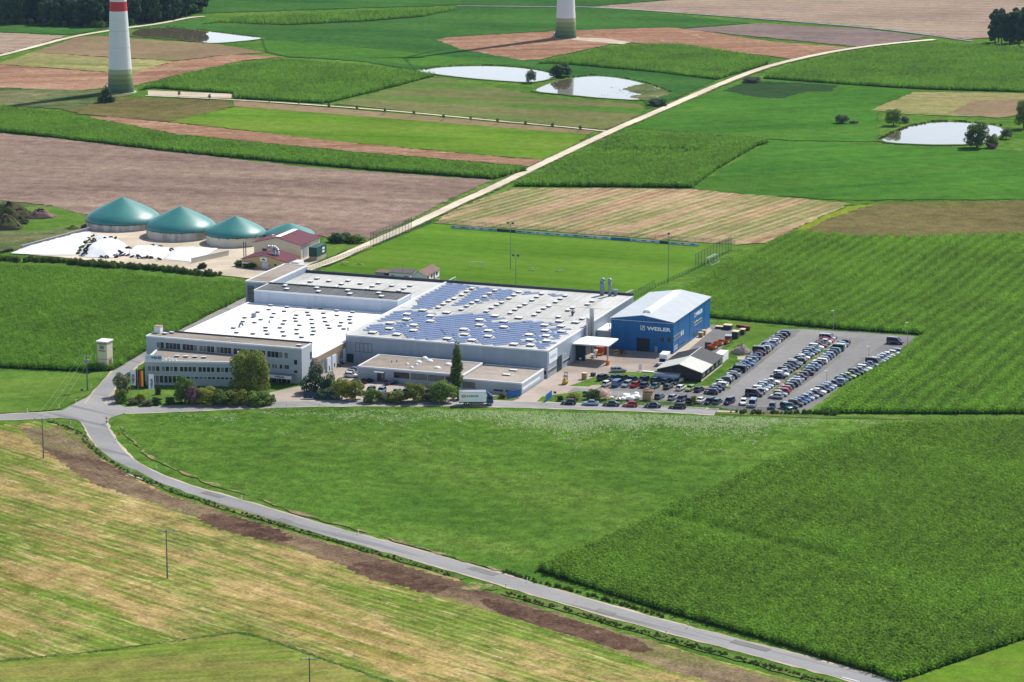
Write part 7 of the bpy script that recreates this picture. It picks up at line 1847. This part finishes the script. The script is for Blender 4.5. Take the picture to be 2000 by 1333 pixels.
# car park lamps
def lamp(label, u, v, vt):
    a = G(u, v); d = math.sqrt(a[0] ** 2 + (a[1] - CAM_Y) ** 2 + CAM_H ** 2); h = (v - vt) / (FPX / d) / .978
    o = thing('street_lamp', label, 'street lamp', (a[0], a[1], 0), PA, 'car park lamps')
    MB().tube((0, 0, 0), (0, 0, h), .08, .06, 8).build('pole', M_steel, o)
    MB().box(-.75, -.14, h - .05, .1, .14, h + .1).build('lamp_head', M_letter, o)
lamp('car park lamp right of the double row, farther one', 1697, 698, 677.5); lamp('car park lamp right of the double row, nearer one', 1614.6, 747.5, 725.5)
lamp('tall lamp at the right corner of the car park against the maize', 1771.8, 678, 631.5); lamp('lamp standing at the maize edge behind the car park', 1627.5, 647, 608)
# flags
def flag_mat(name, stripes):
    m, nt, bs = nodes(name); tc = nt.nodes.new('ShaderNodeTexCoord'); sx = nt.nodes.new('ShaderNodeSeparateXYZ'); nt.links.new(tc.outputs['Object'], sx.inputs[0])
    n = nt.nodes.new('ShaderNodeValToRGB'); n.color_ramp.interpolation = 'CONSTANT'
    e = n.color_ramp.elements; e[0].color = (*stripes[0], 1); e[0].position = 0; e[1].color = (*stripes[1], 1); e[1].position = .34; k = e.new(.67); k.color = (*stripes[2], 1)
    nt.links.new(math_n(nt, 'MULTIPLY', sx.outputs['X'], 1 / 1.5), n.inputs[0]); nt.links.new(n.outputs[0], bs.inputs['Base Color']); bs.inputs['Roughness'].default_value = .7
    return m
M_flagger = flag_mat('black red gold cloth', [(.012, .012, .012), (.50, .012, .008), (.75, .42, .01)])
M_flagw = pm('white flag cloth', (.80, .82, .85), .7, var=.04)
def flag(label, u, v, cloth, words):
    a = G(u, v); o = thing('flagpole', label, 'flag', (a[0], a[1], 0), R(-8), 'flags at the office corner')
    MB().tube((0, 0, 0), (0, 0, 7.6), .07, .045, 8).build('pole', M_steel, o)
    mb = MB(); n = 8; rows_ = []
    for j in range(n + 1):
        z = 7.45 - 4.3 * j / n
        rows_.append([(.06 + 1.5 * i / 6, .10 * math.sin(i * 1.1 + j * .5), z - .03 * i * math.sin(j)) for i in range(7)])
    v = [p_ for r in rows_ for p_ in r]; f = [(j * 7 + i, (j + 1) * 7 + i, (j + 1) * 7 + i + 1, j * 7 + i + 1) for j in range(n) for i in range(6)]
    fl = mb.add(v, f).build('cloth', cloth, o, True)
    if words:
        t_ = link('lettering', text_mesh('WEILER', 2.7, .62, M_navy, .01, .03), fl, (1.2, -.16, 3.6)); t_.rotation_euler = (math.pi / 2, -math.pi / 2, 0)
        MB().box(.55, -.17, 3.25, .9, -.15, 3.6).build('logo', M_palebl, fl)
flag('white vertical flag with blue lettering, left one of the three', 255.5, 774, M_flagw, True)
flag('black, red and gold vertical flag, middle of the three', 270, 776, M_flagger, False)
flag('white vertical flag with blue lettering, right one nearest the road', 291, 783, M_flagw, True)
# gates and fence by the drive
M_gateblue = pm('blue gate boards', (.02, .12, .36), .5, var=.08)
def gate(label, p, q, h):
    p = np.array(p); q = np.array(q); d = q - p; ln = float(np.linalg.norm(d)); a = math.atan2(d[1], d[0]); o = thing('gate_leaf', label, 'gate', (p[0], p[1], .08), a, 'blue sliding gate leaves')
    MB().box(0, -.06, 0, ln, .06, .14).box(0, -.06, h - .12, ln, .06, h).box(0, -.06, .14, .12, .06, h - .12).box(ln - .12, -.06, .14, ln, .06, h - .12).build('frame', M_gateblue, o)
    n = max(4, int(ln / .4)); me = MB().box(.14 / 2, -.03, .14, (ln - .24) / n, .03, h - .12).mesh('board', M_gateblue)
    for k in range(n): link('board', me, o, (.1 + (ln - .24) * k / n, 0, 0))
gate('blue sliding gate leaf left of the drive, behind the truck', G(990, 780), G(1016.5, 775), 2.0)
gate('blue gate leaf right of the drive', G(1066.5, 786), G(1077.5, 777), 2.0)
nf = fence('dark blue panel fence with a notice before the pines', G(593, 779), G(664, 782), 9, 1.9, .05, False, M_gatedark)
fo = [o for o in bpy.data.objects if o.get('label', '').startswith('dark blue panel fence')][0]
for k in range(8):
    MB().box(1.28 * k + .06, -.02, .1, 1.28 * k + 1.2, .02, 1.8).build('panel', pm('dark blue fence panel', (.014, .05, .10), .6), fo)
MB().box(4.5, -.06, 1.0, 5.4, -.03, 1.7).build('notice', M_letter, fo)
fence('thin wire fence along the front of the car park', G(1085, 784), G(1378, 799), 26, 1.3, .03)
fence('thin wire fence above the low hedge of the car park', G(1385, 800), G(1555, 808), 16, 1.4, .035)
# stacked goods, skips and pallets
M_woodp = pm('pallet wood', (.42, .29, .16), .8, var=.2, scale=1.2)
M_rust = pm('orange skip steel', (.42, .10, .02), .6, var=.2, scale=.8)
M_redbr = pm('red brown steel', (.16, .035, .02), .6, var=.2)
zy = lambda x, y: (1340 + x / 12.12, 610 + y / 12.12)
def crate(label, px, sx_, sy_, sz, mat, lid=None, rz=0.0, cat='crate', name='crate'):
    a = G(*px); o = thing(name, label, cat, (a[0], a[1], .05), PA + rz)
    if mat is M_woodp:
        n = max(3, int(sz / .32)); me = MB().box(-sx_ / 2, -sy_ / 2, 0, sx_ / 2, sy_ / 2, sz / n * .72).mesh('board', mat)
        for k in range(n): link('board', me, o, (0, 0, .1 + k * sz / n))
        for x in (-.4, 0, .4): MB().box(x * sx_ - .05, -sy_ * .46, .0, x * sx_ + .05, sy_ * .46, sz * .96).build('bearer', pm('dark bearer', (.12, .08, .05), .8), o)
    else:
        MB().box(-sx_ / 2, -sy_ / 2, 0, sx_ / 2, sy_ / 2, sz).build('body', mat, o)
        me = MB().box(-.06, -sy_ / 2 - .04, 0, .06, -sy_ / 2, sz).mesh('rib', mat)
        for k in range(4): link('rib', me, o, (-sx_ * .4 + sx_ * .8 * k / 3, 0, 0))
    if lid: MB().box(-sx_ / 2 - .05, -sy_ / 2 - .05, sz + .01, sx_ / 2 + .05, sy_ / 2 + .05, sz + .14).build('lid', lid, o)
    return o
M_sand = pm('sandy timber lid', (.62, .50, .36), .8, var=.1)  # pale sandy wood for crate lids
crate('small stack of wooden crates against the blue hall wall', zy(350, 590), 1.3, 1.1, 1.3, M_woodp, M_sand)
crate('wooden crate beside the stack at the blue hall wall', zy(425, 545), 1.0, 1.2, 1.4, M_woodp, M_sand)
crate('long low black platform at the rear of the service lane', zy(805, 385), 2.6, 1.6, .55, M_trimdark, M_sand)
crate('large dark crate with pale timber lid at the end of the service lane', zy(990, 405), 2.4, 2.2, 1.3, M_trimdark, M_sand)
crate('tall dark crate with pale sides on the right of the service lane', zy(1175, 610), 1.9, 2.6, 2.0, M_trimdark, M_sand)
crate('narrow dark crate right of the tall dark crate', zy(1340, 525), 1.4, 2.0, 1.5, M_trimdark, M_sand)
crate('red-brown steel block lying on the grass edge behind the crates', zy(1450, 425), 1.6, 2.2, 1.3, M_redbr, None, R(10))
crate('dark red flat frame behind the crates', zy(1300, 360), 2.6, 1.4, .7, M_redbr, None, R(-12))
crate('dark pile of scrap parts between the skips and crates', zy(1000, 690), 1.8, 2.4, 1.7, M_trimdark, M_steel, R(8))
crate('wooden hut-like cabinet on the grass tip by the drive', (1141.5, 741), 1.3, 1.3, 1.7, M_woodp, M_sand, cat='cabinet', name='cabinet')
crate('dark waste bin beside the wooden cabinet', (1158.5, 735), 1.3, 1.0, .9, M_trimdark, None, cat='bin', name='waste_bin')
crate('stack of brown boards topped with a tan roll in the small car park', (1265, 782), 2.4, 2.0, 2.1, M_woodp, None)
a = G(1265, 782); rl = thing('tan_roll', 'rolled tan tarpaulin lying on the stack of brown boards', 'roll', (a[0] + .2, a[1] + .2, 2.25), PA)
rb_ = MB()
for k in range(3): rb_.tube((-1.4 + k * .05, -.5 + k * .5, .3 + (k == 1) * .3), (1.4, -.5 + k * .5, .3 + (k == 1) * .3), .32, .3, 10)
rb_.build('roll', pm('tan tarpaulin', (.42, .27, .14), .8, var=.15), rl, True)
def skip(label, px, rz, mat, s=1.0):
    a = G(*px); o = thing('skip', label, 'skip', (a[0], a[1], .05), rz, 'orange tipping skips')
    v = [(-1.5, -.9, .15), (1.1, -.9, .15), (1.1, .9, .15), (-1.5, .9, .15), (-1.9, -1.05, 1.35), (1.9, -1.05, 1.35), (1.9, 1.05, 1.35), (-1.9, 1.05, 1.35)]
    v = [(x * s, y * s, z * s) for x, y, z in v]; vi = [(x * .93, y * .92, z + .06 if z < 1 else z) for x, y, z in v]
    MB().add(v + vi, [(3, 2, 1, 0), (0, 1, 5, 4), (1, 2, 6, 5), (2, 3, 7, 6), (3, 0, 4, 7), (8, 9, 10, 11), (12, 13, 9, 8), (13, 14, 10, 9), (14, 15, 11, 10), (15, 12, 8, 11), (4, 5, 13, 12), (5, 6, 14, 13), (6, 7, 15, 14), (7, 4, 12, 15)]).build('tub', mat, o)
    for x in (-1.0, .8): MB().box((x - .1) * s, -1.0 * s, 0, (x + .1) * s, 1.0 * s, .16 * s).build('runner', M_trimdark, o)
    MB().box(-.5 * s, -1.06 * s, .55 * s, .3 * s, -.98 * s, .95 * s).build('label_plate', M_letter, o)
skip('orange tipping skip nearest the timber shed roof', zy(640, 880), PA + R(75), M_rust)
skip('orange tipping skip in the middle of the group behind the shed', zy(790, 790), PA + R(78), M_rust)
skip('dark orange skip at the rear of the group behind the shed', zy(950, 745), PA + R(80), M_rust, .85)
a = G(*zy(520, 850)); bo = thing('steel_hood', 'tilted black steel hood beside the orange skips', 'hood', (a[0], a[1], .05), PA + R(70))
MB().prism([(-.6, -.9), (.6, -.9), (.4, .9), (-.4, .9)], 0, [1.9, 1.5, 1.2, 1.6]).build('hood', M_trimdark, bo); MB().box(-.7, -1, 0, .7, 1, .12).build('base', M_steel, bo)
zh = lambda x, y: (1050 + x / 9.52, 640 + y / 9.52)
a = G(*zh(1200, 520)); oc_ = thing('orange_container', 'large orange-red roll-off container against the connecting block', 'container', (a[0], a[1] + 3, .05), DEP)
MB().prism([(-2.6, -1.15), (2.6, -1.15), (2.6, 1.15), (-2.6, 1.15)], .2, 2.3).build('tub', pm('orange red steel', (.40, .07, .02), .6, var=.15), oc_)
for k in range(6): MB().box(-2.4 + k * .92, -1.24, .2, -2.28 + k * .92, -1.15, 2.3).build('rib', M_rust, oc_)
for x in (-1.8, 1.8): MB().tube((x, -1.0, .15), (x, 1.0, .15), .15, .15, 8).build('roller', M_trimdark, oc_)
skip('small bright orange skip before the roll-off container', zh(1155, 520), PA, pm('bright orange steel', (.62, .20, .03), .6), .55)
for i, (px, lab) in enumerate(((zh(840, 610), 'white machine casting on a low trolley by the hall wall'), (zh(1060, 555), 'white bent machine casting standing by the ducts'))):
    a = G(*px); o = thing('machine_casting', lab, 'machine part', (a[0], a[1], .05), PA + R(15))
    if i == 0: MB().box(-1.0, -.5, .35, 1.0, .5, .75).box(.6, -.4, .75, 1.0, .4, 1.0).build('casting', M_roofwhite, o)
    else: MB().xprism([(-1.0, .3), (.3, .3), (.9, 2.1), (.3, 2.2), (-.2, .9), (-1.0, .9)], -.4, .4).build('casting', M_roofwhite, o)
    for x in (-.7, .6): MB().tube((x, -.55, .18), (x, .55, .18), .18, .18, 8).build('trolley_wheel', M_trimdark, o)
for i, (x_, y_, c_) in enumerate(((0, 0, M_yel), (1.5, .5, M_redbr), (2.8, -.2, M_steelblue))):
    a = G(*zh(1420, 520)); p_ = np.array(a) + EX * x_ + EY * (y_ + 2)
    o = thing('machine_stack', ['yellow', 'red-brown', 'grey-blue'][i] + ' machine parts stacked in the shade before the blue hall', 'machine part', (p_[0], p_[1], .05), PA + i)
    for k in range(4): MB().tube((-.5, -.3 + .2 * k, .2 + .35 * k), (.6, .1 + .1 * k, .35 + .35 * k), .22, .18, 8).build('part', [c_, M_trimdark][k % 2], o)
    MB().box(-.7, -.6, 0, .7, .6, .12).build('pallet', M_woodp, o)
for i in range(9):
    u, v = zq(*[(290, 660), (470, 690), (510, 650), (560, 620), (545, 680), (600, 690), (640, 640), (690, 610), (695, 670)][i])
    a = G(u, v); s_ = .6 + .25 * (i % 3)
    mb = MB(); rs_ = random.Random(i); mb.loft([[(s_ * r * math.cos(q) + rs_.uniform(-.06, .06), s_ * r * math.sin(q) + rs_.uniform(-.06, .06), s_ * z_) for q in [k * .785 for k in range(8)]] for r, z_ in ((.7, 0), (.95, .35), (.9, .8), (.5, 1.1))])
    tag(mb.build('bulk_bag', M_roofwhite, None, True, (a[0], a[1], .05)), 'white bulk bag, ' + ORD[i] + ' from the left in the heap behind the roadside cars', 'bag', 'white bulk bags behind the roadside cars')
a = G(*zq(395, 690)); aw = thing('market_umbrella', 'folded-out low red and white awning behind the roadside cars', 'awning', (a[0], a[1], .05), PA)
for k in range(8): q0 = k * math.pi / 4; MB().add([(0, 0, 1.1), (1.1 * math.cos(q0), 1.1 * math.sin(q0), .55), (1.1 * math.cos(q0 + .785), 1.1 * math.sin(q0 + .785), .55)], [(0, 1, 2)]).build('cloth_panel', M_letter if k % 2 else PAINT['red'], aw)
MB().tube((0, 0, 0), (0, 0, 1.12), .04, .04, 6).build('pole', M_steel, aw)
a = G(*zq(755, 205)); bn = thing('notice_banner', 'small white curved notice board at the corner of the yard lawn', 'sign', (a[0], a[1], .05), PA + R(20))
MB().box(-.45, -.03, .3, .45, .03, 1.9).build('board', M_roofwhite, bn)
for x in (-.4, .4): MB().tube((x, 0, 0), (x, 0, .3), .04, .04, 6).build('post', M_steel, bn)
ml = thing('beam_stack', 'white beams stacked along the edge of the yard lawn', 'beams', (*G(*zq(880, 232)), .05), PA)
for k in range(4): MB().box(-1.7, -.5 + .3 * k, .05, 1.7, -.28 + .3 * k, .3).build('beam', M_roofwhite, ml)
# parking bay lines before the annex
for k in range(9):
    x = 17.5 + 2.6 * k
    q = MB(); c_ = [W(x, -21.6), W(x + .12, -21.6), W(x + .12, -25.2), W(x, -25.2)]
    tag(MB().add([(p_[0], p_[1], .035) for p_ in c_[::-1]], [(0, 1, 2, 3)]).build('parking_line', M_marking), kind='structure')

for _l, _n in LABELS.items():
    if len(_n) > 1 and 'tyre' not in _l: print('DUPLICATE LABEL', _l, _n)

# ================================================================== AIR
hz = MB().box(-6500, -1500, -1, 6500, 7500, 192)
mh = bpy.data.materials.new('haze'); mh.use_nodes = True
nt = mh.node_tree; nt.nodes.remove(nt.nodes['Principled BSDF'])
pv = nt.nodes.new('ShaderNodeVolumePrincipled'); pv.inputs['Color'].default_value = (.40, .62, 1.0, 1); pv.inputs['Density'].default_value = .00002; pv.inputs['Anisotropy'].default_value = .2
nt.links.new(pv.outputs[0], nt.nodes['Material Output'].inputs['Volume'])
tag(hz.build('haze', mh), 'thin bluish haze over the valley', 'haze', kind='stuff')
